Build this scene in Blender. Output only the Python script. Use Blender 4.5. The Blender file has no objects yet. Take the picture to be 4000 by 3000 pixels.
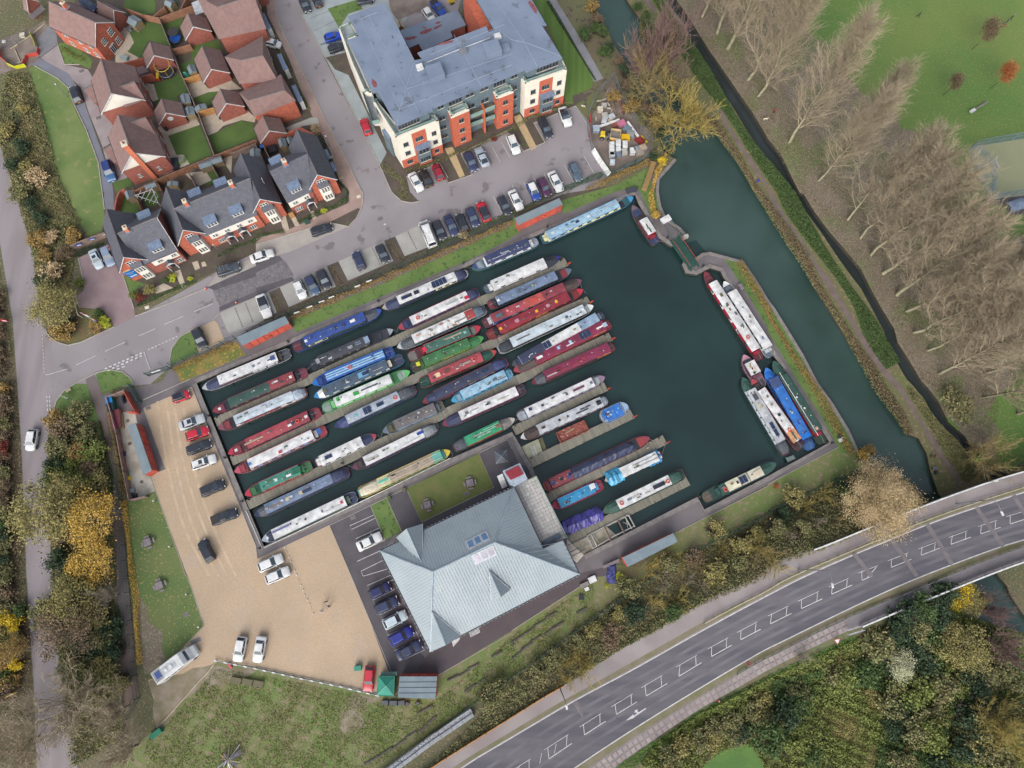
import bpy,math,random;import numpy as np;from mathutils import Vector,Matrix,geometry;rnd=random.Random(7);from math import sin,cos,pi,atan2;R=math.radians
def V3(x,y,z):return Vector([x,y,z])
scn=bpy.context.scene;COL=scn.collection
# colours used on many things (sRGB as they look in daylight)
QA=(233,234,235);QB=(48,52,64);QC=(54,63,97);QD=(200,205,212);QE=(144,137,133);QF=(81,87,96);QG=(151,157,163);QH=(118,112,113)
QI=(108,102,74);QJ=(187,183,178);QK=(51,91,81);QL=(182,163,141);QM=(157,59,70);QN=(48,44,46);QO=(79,66,63);QP=(175,188,204)
QQ=(144,121,95);QR=(117,133,151);QS=(84,106,57);QT=(92,110,127);QU=(229,221,198);QV=(123,52,63);QW=(199,186,155);QX=(187,70,82)
QY=(162,144,112);QZ=(111,126,66);JA=(58,70,118);JB=(204,39,61);JC=(159,36,56);JD=(120,104,88);JE=(160,201,229);JF=(39,122,222)
JG=(139,159,186);JH=(44,78,168);JI=(224,79,50);JJ=(227,197,56);JK=(70,72,84);JL=(202,218,229);JM=(212,203,181);JN=(65,86,142)
JO=(60,153,214);JP=(116,66,89);JQ=(180,91,72);JR=(150,90,71);JS=(165,155,144);JT=(63,130,76);JU=(52,79,59);JV=(157,128,85)
JW=(39,129,103);JX=(173,151,82);JY=(40,97,194);JZ=(240,191,38);XA=(148,175,208);XB=(195,140,158);XC=(200,114,83);XD=(207,84,75)
XE=(88,124,50);XF=(40,108,82);XG=(235,230,176);XH=(214,90,112);XI=(186,66,62);XJ=(85,108,90);XK=(160,176,178);XL=(214,213,52)
XM=(60,122,196);XN=(110,170,230);XO=(43,67,133);XP=(150,86,99);XQ=(218,57,81);XR=(80,177,224);XS=(117,138,173);XT=(73,46,48)
XU=(190,43,77);XV=(113,79,72);XW=(147,50,49);XX=(204,157,134);XY=(73,180,93);XZ=(90,193,177);YA=(52,145,123);YB=(206,180,133)
YC=(218,50,43);YD=(143,110,80);YF=(167,229,167);YG=(227,130,89);YH=(190,227,207);YI=(87,88,63);YJ=(195,178,71)
# camera
CAM_H,CAM_T,CAM_R,CAM_F=122.,R(14),R(2),2700.;cd=bpy.data.cameras.new('camera');cam=bpy.data.objects.new('camera',cd);COL.objects.link(cam);cd.sensor_width=36;cd.lens=CAM_F/4000*36;cd.clip_end=3000;cd.clip_start=1;cam.matrix_world=Matrix.Translation((0,0,CAM_H))@Matrix.Rotation(CAM_T,4,'X')@Matrix.Rotation(CAM_R,4,'Z');scn.camera=cam
# world, sun, exposure (soft overcast light, brighter from the south)
SUN_EL,SUN_AZ=36,-14;w=bpy.data.worlds.new('World');scn.world=w;w.use_nodes=True;nt=w.node_tree;nt.nodes.clear();sky=nt.nodes.new('ShaderNodeTexSky');sky.sky_type='NISHITA';sky.sun_disc=False;sky.sun_elevation=R(SUN_EL);sky.sun_rotation=R(180-SUN_AZ);sky.dust_density=3;sky.air_density=1.0;hsv=nt.nodes.new('ShaderNodeHueSaturation');hsv.inputs['Saturation'].default_value=.42;bg=nt.nodes.new('ShaderNodeBackground')
bg.inputs['Strength'].default_value=.13;ow=nt.nodes.new('ShaderNodeOutputWorld');nt.links.new(sky.outputs[0],hsv.inputs['Color']);nt.links.new(hsv.outputs[0],bg.inputs['Color']);nt.links.new(bg.outputs[0],ow.inputs[0]);sl=bpy.data.lights.new('sun','SUN');sl.energy=1.5;sl.angle=R(60);sl.color=1,.95,.88;sun=bpy.data.objects.new('sun',sl);COL.objects.link(sun);sd=V3(sin(R(SUN_AZ))*cos(R(SUN_EL)),-cos(R(SUN_AZ))*cos(R(SUN_EL)),sin(R(SUN_EL)))
sun.rotation_euler=sd.to_track_quat('Z','Y').to_euler();scn.view_settings.view_transform='Standard';scn.view_settings.look='None';scn.view_settings.exposure=1.2;scn.view_settings.gamma=1;scn.cycles.max_bounces=5;scn.cycles.diffuse_bounces=3;scn.cycles.use_denoising=True
# survey: points of the place read off four-by-four map tiles
_c,_s=cos(CAM_R),sin(CAM_R);CROP={'A':(360,560,4.424),'B':(860,460,3.6867),'C':(2250,300,5.53),'D':(380,800,3.6867)}
def SRC(t,x,y):
 if t in CROP:o=CROP[t];return o[0]+x/o[2],o[1]+y/o[2]
 t=int(t);return t//10*1000+x/2.212,t%10*750+y/2.212
def GS(px,py,z=.0):x=(px-2000)/CAM_F;y=-(py-1500)/CAM_F;x,y=_c*x-_s*y,_s*x+_c*y;dy=y*cos(CAM_T)+sin(CAM_T);dz=y*sin(CAM_T)-cos(CAM_T);k=(CAM_H-z)/-dz;return V3(x*k,dy*k,z)
def P(t,x,y,z=.0):return GS(*SRC(t,x,y),z)
US=2.5
def pp(s,z=.0):
 out=[];t=None
 for tok in s.split():
  if ',' in tok:a,b=tok.split(',');out.append(P(t,float(a)*US,float(b)*US,z))
  else:t=tok
 return out
def lin(c):c=c/255.;return c/12.92 if c<=.04045 else((c+.055)/1.055)**2.4
K=1.75
def AL(c,k=K):return tuple((min(.82,lin(v)/k)for v in c))+(1,)
# materials
MATS={}
def newmat(name):m=bpy.data.materials.new(name);m.use_nodes=True;m.node_tree.nodes.clear();return m
def mat(name,c1,c2=None,sc=.5,rf=.85,mt=0,spk=None,ss=4,st=.62,bump=0,bs=8,fine=.12,il=None,spec=.5,sh=None,big=None):
 if name in MATS:return MATS[name]
 m=newmat(name);n=m.node_tree.nodes;l=m.node_tree.links;out=n.new('ShaderNodeOutputMaterial');b=n.new('ShaderNodeBsdfPrincipled');l.new(b.outputs[0],out.inputs[0]);geo=n.new('ShaderNodeNewGeometry');pos=geo.outputs['Position']
 if sh:mp=n.new('ShaderNodeMapping');mp.inputs['Rotation'].default_value=(0,0,sh[0]);mp.inputs['Scale'].default_value=(sh[1],sh[2],1);l.new(pos,mp.inputs[0]);pos=mp.outputs[0]
 def noise(sc,det=4):q=n.new('ShaderNodeTexNoise');q.inputs['Scale'].default_value=sc;q.inputs['Detail'].default_value=det;l.new(pos,q.inputs['Vector']);return q
 def ramp(src,a,bb):q=n.new('ShaderNodeMapRange');q.inputs[1].default_value=a;q.inputs[2].default_value=bb;l.new(src,q.inputs[0]);return q.outputs[0]
 def mix(f,a,bb,mode='MIX'):
  q=n.new('ShaderNodeMix');q.data_type='RGBA';q.blend_type=mode
  if isinstance(f,(int,float)):q.inputs[0].default_value=f
  else:l.new(f,q.inputs[0])
  for i,v in((6,a),(7,bb)):
   if isinstance(v,tuple):q.inputs[i].default_value=v
   else:l.new(v,q.inputs[i])
  return q.outputs[2]
 a=AL(c1);bb=AL(c2 or[v*.86 for v in c1])
 if il:
  r=n.new('ShaderNodeValToRGB');cs=[AL(c)for c in il];r.color_ramp.interpolation='LINEAR'
  while len(r.color_ramp.elements)<len(cs):r.color_ramp.elements.new(.5)
  for i,c in enumerate(cs):r.color_ramp.elements[i].position=i/(len(cs)-1);r.color_ramp.elements[i].color=c
  l.new(geo.outputs['Random Per Island'],r.inputs[0]);colr=r.outputs[0];colr=mix(ramp(noise(sc).outputs['Fac'],.35,.65),colr,mix(.5,colr,a))
 else:colr=mix(ramp(noise(sc).outputs['Fac'],.38,.62),a,bb)
 if big:colr=mix(ramp(noise(big[1]).outputs['Fac'],big[2],big[2]+.12),colr,AL(big[0]))
 if spk:colr=mix(ramp(noise(ss,2).outputs['Fac'],st,st+.06),colr,AL(spk))
 if fine:
  g=ramp(noise(7,6).outputs['Fac'],.25,.75);q=n.new('ShaderNodeMath');q.operation='MULTIPLY_ADD';l.new(g,q.inputs[0]);q.inputs[1].default_value=2*fine;q.inputs[2].default_value=1-fine;v=n.new('ShaderNodeCombineColor')
  for i in range(3):l.new(q.outputs[0],v.inputs[i])
  colr=mix(1.0,colr,v.outputs[0],'MULTIPLY')
 l.new(colr,b.inputs['Base Color']);b.inputs['Roughness'].default_value=rf;b.inputs['Metallic'].default_value=mt;b.inputs['Specular IOR Level'].default_value=spec
 if bump:q=n.new('ShaderNodeBump');q.inputs['Strength'].default_value=bump;q.inputs['Distance'].default_value=.1;l.new(noise(bs,3).outputs['Fac'],q.inputs['Height']);l.new(q.outputs[0],b.inputs['Normal'])
 MATS[name]=m;return m
def paint(c,rough=.32,metal=.0,k=''):return mat('paint_%d_%d_%d%s'%(*c,k),c,[v*.93 for v in c],sc=1.2,rf=rough,mt=metal,fine=.05)
def flat(c,rough=.6):return mat('surface_%d_%d_%d'%tuple(c),c,[v*.88 for v in c],sc=1.5,rf=rough,fine=.07)
GLASS=mat('dark_glass',(44,50,58),(60,68,78),sc=.8,rf=.12,fine=0);SCREEN=mat('windscreen_glass',(62,76,88),(82,98,110),sc=.8,rf=.1,fine=0);TYRE=mat('tyre_rubber',(30,30,32));WHITE=flat(QA);DARK=flat(QN);STEEL=mat('galvanised_steel',(150,155,160),rf=.45,mt=.4);WATER={}
# mesh builder
class M:
 def __init__(s):s.v=[];s.f=[];s.m=[];s.sm=False
 def face(s,pts,mi=0):b=len(s.v);s.v+=[tuple(p)for p in pts];s.f.append(tuple(range(b,b+len(pts))));s.m.append(mi)
 def box(s,c,d,rz=0,mi=0,taper=1.0,ry=0):
  cx,cy,cz=c;hx,hy,hz=d[0]/2,d[1]/2,d[2]/2;b=len(s.v);ca,sa=cos(rz),sin(rz);cb,sb=cos(ry),sin(ry)
  for z,t in((-hz,1),(hz,taper)):
   for x,y in((-hx,-hy),(hx,-hy),(hx,hy),(-hx,hy)):x*=t;y*=t;X,Z=x*cb+z*sb,-x*sb+z*cb;s.v.append((cx+X*ca-y*sa,cy+X*sa+y*ca,cz+Z))
  for q in((3,2,1,0),(4,5,6,7),(0,1,5,4),(1,2,6,5),(2,3,7,6),(3,0,4,7)):s.f.append(tuple((b+i for i in q)));s.m.append(mi)
  return s
 def prism(s,poly,z0,z1,mi=0,top=None,bottom=True):
  ps=[(p[0],p[1])for p in poly]
  if sum((ps[i-1][0]*ps[i][1]-ps[i][0]*ps[i-1][1]for i in range(len(ps))))<0:ps.reverse()
  n=len(ps);b=len(s.v);s.v+=[(x,y,z0)for x,y in ps]+[(x,y,z1)for x,y in ps]
  for i in range(n):j=(i+1)%n;s.f.append((b+i,b+j,b+n+j,b+n+i));s.m.append(mi)
  s.f.append(tuple((b+n+i for i in range(n))));s.m.append(mi if top is None else top)
  if bottom:s.f.append(tuple((b+i for i in reversed(range(n)))));s.m.append(mi)
  return s
 def tube(s,pts,r,n=6,mi=0,r1=None,cap=True):
  pts=[Vector(p)for p in pts];r1=r if r1 is None else r1;b=len(s.v);k=len(pts)
  for i,p in enumerate(pts):
   d=(pts[min(i+1,k-1)]-pts[max(i-1,0)]).normalized();u=d.orthogonal().normalized();w_=d.cross(u);rr=r+(r1-r)*i/max(1,k-1)
   for j in range(n):a=2*pi*j/n;s.v.append(tuple(p+u*cos(a)*rr+w_*sin(a)*rr))
  for i in range(k-1):
   for j in range(n):q=(j+1)%n;s.f.append((b+i*n+j,b+i*n+q,b+(i+1)*n+q,b+(i+1)*n+j));s.m.append(mi)
  if cap:s.f.append(tuple((b+j for j in reversed(range(n)))));s.m.append(mi);s.f.append(tuple((b+(k-1)*n+j for j in range(n))));s.m.append(mi)
  return s
 def grid(s,rows,mi=0,close=False):
  b=len(s.v);n=len(rows[0])
  for r_ in rows:s.v+=[tuple(p)for p in r_]
  for i in range(len(rows)-1):
   for j in range(n if close else n-1):q=(j+1)%n;s.f.append((b+i*n+j,b+i*n+q,b+(i+1)*n+q,b+(i+1)*n+j));s.m.append(mi)
  return s
 def mesh(s,name,mats=(),off=None):
  me=bpy.data.meshes.new(name);v=s.v if off is None else[(a-off[0],b-off[1],c-off[2])for a,b,c in s.v];me.from_pydata(v,[],s.f)
  for m_ in mats:me.materials.append(m_)
  if len(mats)>1:me.polygons.foreach_set('material_index',s.m)
  if s.sm:me.polygons.foreach_set('use_smooth',[True]*len(s.f))
  me.update();return me
 def build(s,name,mats,parent=None,label=None,cat=None,group=None,kind=None,smooth=False):
  if not isinstance(mats,(list,tuple)):mats=[mats]
  s.sm=smooth;off=parent_off(parent);o=bpy.data.objects.new(name,s.mesh(name,mats,off));COL.objects.link(o)
  if parent:o.parent=parent
  tag(o,label,cat,group,kind);return o
def parent_off(p):
 off=V3(0,0,0)
 while p:off+=Vector(p.location);p=p.parent
 return off
def tag(o,label=None,cat=None,group=None,kind=None):
 for k,v in(('label',label),('category',cat),('group',group),('kind',kind)):
  if v:o[k]=v
 return o
def thing(name,label,cat,loc=(0,0,0),rz=0,group=None):o=bpy.data.objects.new(name,None);COL.objects.link(o);o.location=loc;o.rotation_euler=0,0,rz;o.empty_display_size=.3;return tag(o,label,cat,group)
def inst(name,me,parent=None,loc=(0,0,0),rz=0,sc=(1,1,1),m=None,rot=None,**kw):
 o=bpy.data.objects.new(name,me);COL.objects.link(o)
 if parent:o.parent=parent
 o.location=loc;o.rotation_euler=rot or(0,0,rz);o.scale=sc
 if m is not None:
  ms=m if isinstance(m,(list,tuple))else[m]
  for i,q in enumerate(ms):o.material_slots[i].link='OBJECT';o.material_slots[i].material=q
 return tag(o,**kw)
def pt(name,mb,m_,parent=None,*a,**k):return inst(name,mb.mesh(name,[m_]),parent,*a,**k)
def fastmesh(name,verts,faces,mats):
 me=bpy.data.meshes.new(name);nv=len(verts);nf,k=faces.shape;me.vertices.add(nv);me.vertices.foreach_set('co',np.asarray(verts,'f').ravel());me.loops.add(nf*k);me.loops.foreach_set('vertex_index',faces.ravel().astype('i'));me.polygons.add(nf);me.polygons.foreach_set('loop_start',np.arange(0,nf*k,k,dtype='i'));me.update(calc_edges=True)
 for m_ in mats if isinstance(mats,(list,tuple))else[mats]:me.materials.append(m_)
 return me
def obj(name,me,parent=None,**kw):
 o=bpy.data.objects.new(name,me);COL.objects.link(o)
 if parent:o.parent=parent
 return tag(o,**kw)
def resample(pts,step):
 pts=[Vector(p)for p in pts];out=[pts[0]]
 for a,b in zip(pts,pts[1:]):n=max(1,round((b-a).length/step));out+=[a.lerp(b,i/n)for i in range(1,n+1)]
 return out
def ribbon(pts,w_,z0,z1,mb=None,side=0):
 mb=mb or M();pts=[Vector(p)for p in pts];n=len(pts);L=[];Rr=[]
 for i,p in enumerate(pts):d=pts[min(i+1,n-1)]-pts[max(i-1,0)];d.z=0;d.normalize();q=V3(-d.y,d.x,0);L.append(p+q*w_*(.5+side/2));Rr.append(p-q*w_*(.5-side/2))
 mb.grid([[(a.x,a.y,a.z+z0)for a in L],[(a.x,a.y,a.z+z1)for a in L],[(a.x,a.y,a.z+z1)for a in Rr],[(a.x,a.y,a.z+z0)for a in Rr]])
 for i in(0,n-1):mb.face([L[i]+V3(0,0,z0),L[i]+V3(0,0,z1),Rr[i]+V3(0,0,z1),Rr[i]+V3(0,0,z0)])
 return mb
def rough_poly(pts,step=2.0,amp=.35):q=resample(list(pts)+[pts[0]],step)[:-1];return[p+V3(rnd.uniform(-amp,amp),rnd.uniform(-amp,amp),0)for p in q]
# water bodies and ground sheets
W_BASIN=pp('01 680,660 11 428,394 720,262 21 88,150 426,10 436,40 506,158 550,188 562,183 640,160 680,208 592,240 587,250 600,280 640,286 686,263 720,274 730,296 32 212,202 0,318 22 664,434 640,390 248,591 190,536 82,320 72,292 30,216 0,166 12 672,258 348,412 28,561');WB0=list(W_BASIN);W_CANAL=pp('20 160,-360 240,-120 276,0 304,52 336,120 356,160 408,248 464,352 500,440 520,520 560,548 556,560 500,616 495,660 21 505,52 524,94 604,162 556,192 592,240 632,228 656,212 684,208 772,232 800,240 844,304 885,372 31 0,376 24,404 86,504 120,560 172,660 32 224,68 280,160 312,232 360,276 440,340 524,532 568,664 33 600,12 656,120 680,152 760,280 800,480 920,640 1200,640 1040,360 840,72 824,32 796,0 32 588,378 560,296 548,240 520,188 480,172 452,116 416,64 384,16 31 376,660 332,600 288,532 240,456 196,380 160,324 120,236 88,196 44,120 0,56 21 844,0 20 840,660 784,560 732,492 704,448 592,360 520,240 452,120 444,68 396,0 360,-120 280,-360')
W_STREAM=pp('20 440,-360 500,-120 532,0 560,40 600,88 618,152 664,208 708,288 772,384 812,452 885,556 30 76,664 31 80,0 128,64 192,152 240,224 280,280 320,332 360,404 400,480 432,568 480,648 32 496,0 540,52 572,112 616,160 656,200 696,256 740,316 885,600 1160,800 1320,680 1000,400 820,304 760,280 704,224 680,180 624,132 588,60 552,12 31 532,656 484,576 448,520 436,472 396,408 352,328 320,264 256,188 208,132 160,68 124,8 30 108,664 80,608 44,532 0,480 20 872,456 828,384 780,316 728,240 680,172 636,100 600,44 568,0 552,-120 520,-360')
W_DITCH=pp('00 8,316 24,320 44,360 60,400 74,448 82,480 66,480 56,436 36,384 16,344')
def ccw(pl):a=sum((pl[i-1][0]*pl[i][1]-pl[i][0]*pl[i-1][1]for i in range(len(pl))));return list(pl)if a>0 else list(reversed(pl))
W_BASIN,W_CANAL,W_STREAM,W_DITCH=(ccw(q)for q in(W_BASIN,W_CANAL,W_STREAM,W_DITCH));WPOLY=[W_BASIN,W_CANAL,W_STREAM,W_DITCH]
def clip_faces(poly,waters=WPOLY):
 vs=[];fs=[];poly=ccw(poly)
 for pl in[poly]+list(waters):b=len(vs);vs+=[Vector((p[0],p[1]))for p in pl];fs.append(list(range(b,b+len(pl))))
 ov,oe,of,_,_,orig=geometry.delaunay_2d_cdt(vs,[],fs,0,.001);keep=[f for f,o in zip(of,orig)if 0 in o and(not any((i>0 for i in o)))];return ov,keep
def sheet(name,poly,z,m,walls=0,kind='structure',parent=None,wm=None):
 ov,keep=clip_faces(poly);mb=M();mb.v=[(v.x,v.y,z)for v in ov];mb.f=[tuple(f)for f in keep];mb.m=[0]*len(keep)
 for i,f in enumerate(mb.f):
  a,b,c=(Vector(mb.v[q])for q in f[:3])
  if(b-a).cross(c-a).z<0:mb.f[i]=tuple(reversed(f))
 if walls:
  cnt={}
  for f in mb.f:
   for a,b in zip(f,f[1:]+f[:1]):cnt[a,b]=1
  for a,b in list(cnt):
   if(b,a)not in cnt:
    A,B=mb.v[a],mb.v[b]
    if abs(A[0])>400 or abs(A[1])>500:continue
    mb.face([A,(A[0],A[1],z-walls),(B[0],B[1],z-walls),B],1 if wm else 0)
 return mb.build(name,[m]+([wm]if wm else[]),parent,kind=kind)
LITTER=dict(spk=QQ,ss=3.2,st=.56);G_SCRUB=mat('scrub_ground',(90,96,62),(104,98,74),sc=.12,bump=.8,bs=2,**LITTER);G_BANK=mat('bank_earth',(62,56,46),(50,48,40));G_LAWN=mat('lawn_grass',(88,116,54),(104,128,62),sc=.25,bump=.4,bs=6,spk=(70,96,44),ss=1.3,st=.58,fine=.14);G_LEAFY=mat('leafy_lawn',(90,114,58),(104,118,66),sc=.2,spk=(172,150,100),ss=3.0,st=.62,fine=.16);G_ROUGH=mat('rough_grass',(108,126,66),(122,120,80),sc=.16,spk=(140,126,100),ss=1.1,st=.56,fine=.2,bump=.6,bs=4)
G_PARK=mat('park_grass',(88,124,52),(108,132,60),sc=.05,spk=(150,140,92),ss=3.2,st=.6,fine=.16);G_LITTER=mat('leaf_litter',(124,114,98),(112,106,82),sc=.15,spk=(150,134,120),ss=3.5,st=.55,fine=.25,big=((100,114,64),.12,.5));G_ASPH=mat('estate_asphalt',(152,146,150),(142,136,140),sc=.12,rf=.9,fine=.06,spk=(120,114,116),ss=.35,st=.63);G_LANE=mat('old_lane_asphalt',(150,142,146),(138,130,132),sc=.15,fine=.08,sh=(0,3,.4))
G_ROAD=mat('main_road_asphalt',(86,84,93),(104,101,108),sc=.35,fine=.06,sh=(R(-27),.12,1.6));G_MARINA=mat('marina_path_asphalt',(118,111,114),(106,100,104),sc=.3,fine=.08);G_DARK=mat('dark_asphalt',(90,86,92),(80,76,82),sc=.4,fine=.08);G_DARKB=mat('service_road_asphalt',(82,74,80),(90,80,84),sc=.4,fine=.1);G_GRAVEL=mat('pea_gravel',(198,174,146),(182,162,138),sc=.09,fine=.13,spk=(182,156,128),ss=11,st=.54,bump=.4,bs=9,big=((188,170,150),.22,.55))
G_CONC=mat('concrete_paving',(172,172,166),(162,160,156),sc=.4,fine=.06);G_PERM=mat('grey_block_paving',(160,170,172),(150,158,162),sc=.4,fine=.07);G_BRICKP=mat('buff_brick_paving',(172,148,138),(160,136,128),sc=.5,fine=.1);G_DRIVE=mat('plum_block_paving',(156,136,138),(146,124,128),sc=.35,fine=.1);G_SOIL=mat('planting_bed_soil',(92,78,72),(78,70,62),sc=.6,fine=.2,spk=(84,92,56),ss=1.2,st=.57);G_PATIO=mat('patio_slabs',(196,184,164),(182,168,152),sc=1.1,fine=.1)
G_MUD=mat('building_site_mud',(140,128,120),(116,102,94),sc=.35,fine=.14);G_PATH=mat('muddy_towpath',(124,108,104),(110,96,90),sc=.6,fine=.14);G_COURT=mat('sports_court',(158,160,124),(150,154,120),sc=.2,fine=.06);G_PATCH=mat('torn_up_asphalt',(122,116,120),(104,100,106),sc=.8,fine=.2,spk=(150,146,148),ss=5,st=.6);G_BLACKT=mat('fresh_tarmac',(92,88,94),(84,80,88),sc=.8,fine=.1);G_DIRT=mat('bare_dirt',(150,138,122),(128,118,92),sc=.5,fine=.2)
COPING=mat('quay_coping_stone',(140,134,132),(122,116,114),sc=1.2,fine=.14);KERB=mat('kerb_concrete',(178,172,162),(164,158,150),sc=1,fine=.1);MARK=mat('road_marking_paint',(214,212,212),(190,188,190),sc=1.5,fine=.14);base=[Vector(p)for p in((-420,-330,0),(420,-330,0),(420,560,0),(-420,560,0))];sheet('ground',base,0,G_SCRUB,walls=1.6,wm=G_BANK)
def water(name,poly,z,c,c2,rough=.09):
 m=mat(name+'_water',c,c2,sc=.06,rf=rough,fine=0,bump=.1,bs=3.2,spec=.5);mb=M();q=[V3(p[0],p[1],0)for p in poly];vs=[Vector((p[0],p[1]))for p in q];ov,oe,of,_,_,orig=geometry.delaunay_2d_cdt(vs,[],[list(range(len(vs)))],1,.001);mb.v=[(v.x,v.y,z)for v in ov]
 for f in of:a,b,c_=(ov[i]for i in f[:3]);cr=(b.x-a.x)*(c_.y-a.y)-(b.y-a.y)*(c_.x-a.x);mb.f.append(tuple(f)if cr>0 else tuple(reversed(f)));mb.m.append(0)
 mb.build(name,m,kind='structure')
water('basin',W_BASIN,-.7,(36,60,58),(29,50,50),.07);water('canal',W_CANAL,-.704,(62,86,82),(50,72,68),.14);water('stream',W_STREAM,-.9,(56,64,66),(46,54,54),.14);water('ditch',W_DITCH,-.5,(92,108,134),(84,100,124),.2);NS=0
def S_(name,s,lv,m,rough=0,amp=.35):
 q=pp(s)if isinstance(s,str)else s
 if rough:q=rough_poly(q,rough,amp)
 global NS;NS+=1;return sheet(name,q,.012*lv+.0004*NS,m)
SC_=pp('20 544,-120 580,64 648,190 744,336 848,504 30 0,512 60,632 31 100,24 148,68 200,142 248,206 300,272 344,332 378,406 418,476 458,572 32 564,56 648,170 728,268');S_('park',SC_+pp('32 840,296 2400,-800 2400,-2000 800,-2000'),1,G_PARK);S_('leaf_litter',SC_+pp('32 800,224 796,152 784,100 800,40 31 885,600 885,360 840,224 740,120 640,80 560,40 30 680,616 600,520 500,460 360,360 260,200 160,120 100,0 80,-280 20 600,-280'),2,G_LITTER,2.5,1.3)
S_('towpath_verge',SC_[::-1]+pp('20 340,-120 340,0 380,120 500,320 600,460 720,600 21 760,40 31 20,280 120,400 240,560 32 320,40 380,140 460,240 540,340 588,378 740,316'),1,mat('towpath_grass',(104,110,66),(112,106,76),sc=.2,fine=.2,spk=(140,122,96),ss=1.6,st=.56));S_('estate_road','01 132,440 152,468 176,504 200,520 236,530 280,520 340,492 396,466 468,430 600,360 885,200 10 60,-240 760,-240 680,120 885,240 20 280,400 280,420 332,604 280,664 21 40,52 11 885,72 620,184 564,192 0,456 01 816,506 590,602 520,664 02 280,24 248,24 184,104 160,200 120,200 01 128,640',1,G_ASPH)
S_('lane','00 -24,400 0,496 24,576 52,664 01 80,92 116,224 128,344 148,468 160,476 176,504 02 184,104 166,132 166,360 180,664 03 188,60 192,200 216,360 248,540 272,680 256,1040 132,1040 128,664 116,360 100,140 02 92,664 80,360 76,248 60,0 01 44,440 24,320 0,176 -32,60 -80,-120 -160,-360 -120,-400',2,G_LANE);S_('marina_path','01 590,600 816,506 11 0,456 104,428 424,300 885,92 21 160,24 360,-24 20 472,580 500,616 21 496,0 505,52 524,94 604,162 592,188 560,200 584,240 632,224 656,212 684,208 772,232 800,240 844,304 885,372 31 24,404 86,504 120,560 172,660 32 224,68 244,218 0,346 22 560,516 532,524 360,616 304,664 23 284,4 0,188 13 628,344 464,344 344,32 328,0 12 256,488 8,604 02 800,360 752,400 496,320 400,240 352,40 01 560,656',2,G_MARINA)
S_('housing_ground','00 224,256 120,192 192,120 240,40 360,-200 10 40,-200 64,0 72,60 96,120 136,200 192,312 240,416 312,552 364,664 11 372,24 362,60 280,92 0,182 01 885,210 464,404 460,400 424,280 272,224 360,0 352,40 00 344,640 304,400',2,G_SOIL);S_('brick_footway','10 32,-20 64,-20 64,0 72,60 96,120 136,200 192,312 240,416 312,552 364,664 11 374,24 362,60 256,105 0,182 01 885,212 468,424 464,404 688,312 885,224 885,176 11 0,160 108,132 316,40 320,0 10 288,624 256,520 196,404 152,304 116,208 80,132 40,52',3,G_BRICKP)
S_('block_paved_lane','00 140,200 200,156 224,224 304,240 400,400 412,472 440,616 388,632 352,500 308,392 280,304 240,264',3,mat('grey_brick_lane',(160,150,152),(150,138,140),sc=.5,fine=.08));S_('side_road','00 108,224 136,200 240,256 288,340 316,424 348,512 388,632 392,664 01 394,60 360,60 360,0 00 356,664 340,560 300,452 256,360 232,304 172,256',3,mat('side_road_asphalt',(122,126,138),(114,116,128),sc=.3,fine=.06))
S_('road_stub','00 -40,168 24,132 160,72 200,152 136,200 108,228 0,256 -40,264',2,G_MUD,2,.4);S_('stub_asphalt','00 132,132 188,68 200,152 142,196 116,192',3,mat('stub_tarmac',(134,134,140),(122,122,128),sc=.4));S_('verge_lawn','00 100,240 124,228 200,272 236,304 256,360 300,452 340,560 352,664 01 360,56 356,138 304,152 280,104 224,0 00 192,600 160,440 120,320',3,mat('verge_grass',(118,134,76),(88,116,54),sc=.12,fine=.18,spk=(134,134,84),ss=.8),3,.3)
S_('front_garden','00 200,152 224,224 276,224 312,240 320,208 240,144',4,G_LAWN);S_('plum_driveway','01 272,228 372,180 440,300 464,404 468,430 396,466 384,440 360,412 332,404 276,400 262,360 288,344 294,324 280,272',4,G_DRIVE);S_('marketing_lawn','01 428,288 504,320 480,332 456,352 452,372 444,348',4,G_LAWN);S_('corner_lawn','01 160,476 176,496 200,516 236,526 280,516 384,466 360,416 276,400 256,352 240,224 180,224 148,352',2,mat('leafy_corner_grass',(104,104,58),(110,96,66),sc=.3,fine=.18,spk=(140,112,80),ss=2.5,st=.58))
S_('gate_lawn','01 332,632 352,619 380,616 424,625 452,646 462,664 02 432,6 352,30 342,0 01 336,648',4,G_LAWN);S_('lane_lawn','02 260,0 224,24 196,60 186,104 248,132 336,128 340,116 316,52 300,0',4,G_LAWN);S_('foot_path','01 296,648 328,632 340,660 02 352,32 362,80 384,200 392,320 424,440 440,664 03 448,80 460,240 476,400 440,480 432,440 420,240 408,520 404,0 02 400,520 384,320 360,152 340,120 320,52 300,0',3,mat('leafy_path_asphalt',(118,108,110),(112,92,84),sc=.12,fine=.12))
S_('hedge_bank','01 590,600 596,544 624,500 664,482 688,556',4,G_LAWN);S_('gravel_bay','01 664,480 740,444 752,452 776,512 688,556',4,G_GRAVEL)
for s in('01 760,418 885,362 11 44,347 72,416 01 885,458 790,488','11 82,330 245,257 276,327 114,398','11 285,240 443,169 475,239 318,307','11 481,154 565,115 620,182 514,222'):S_('parking_bay',s,4,G_CONC)
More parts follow.
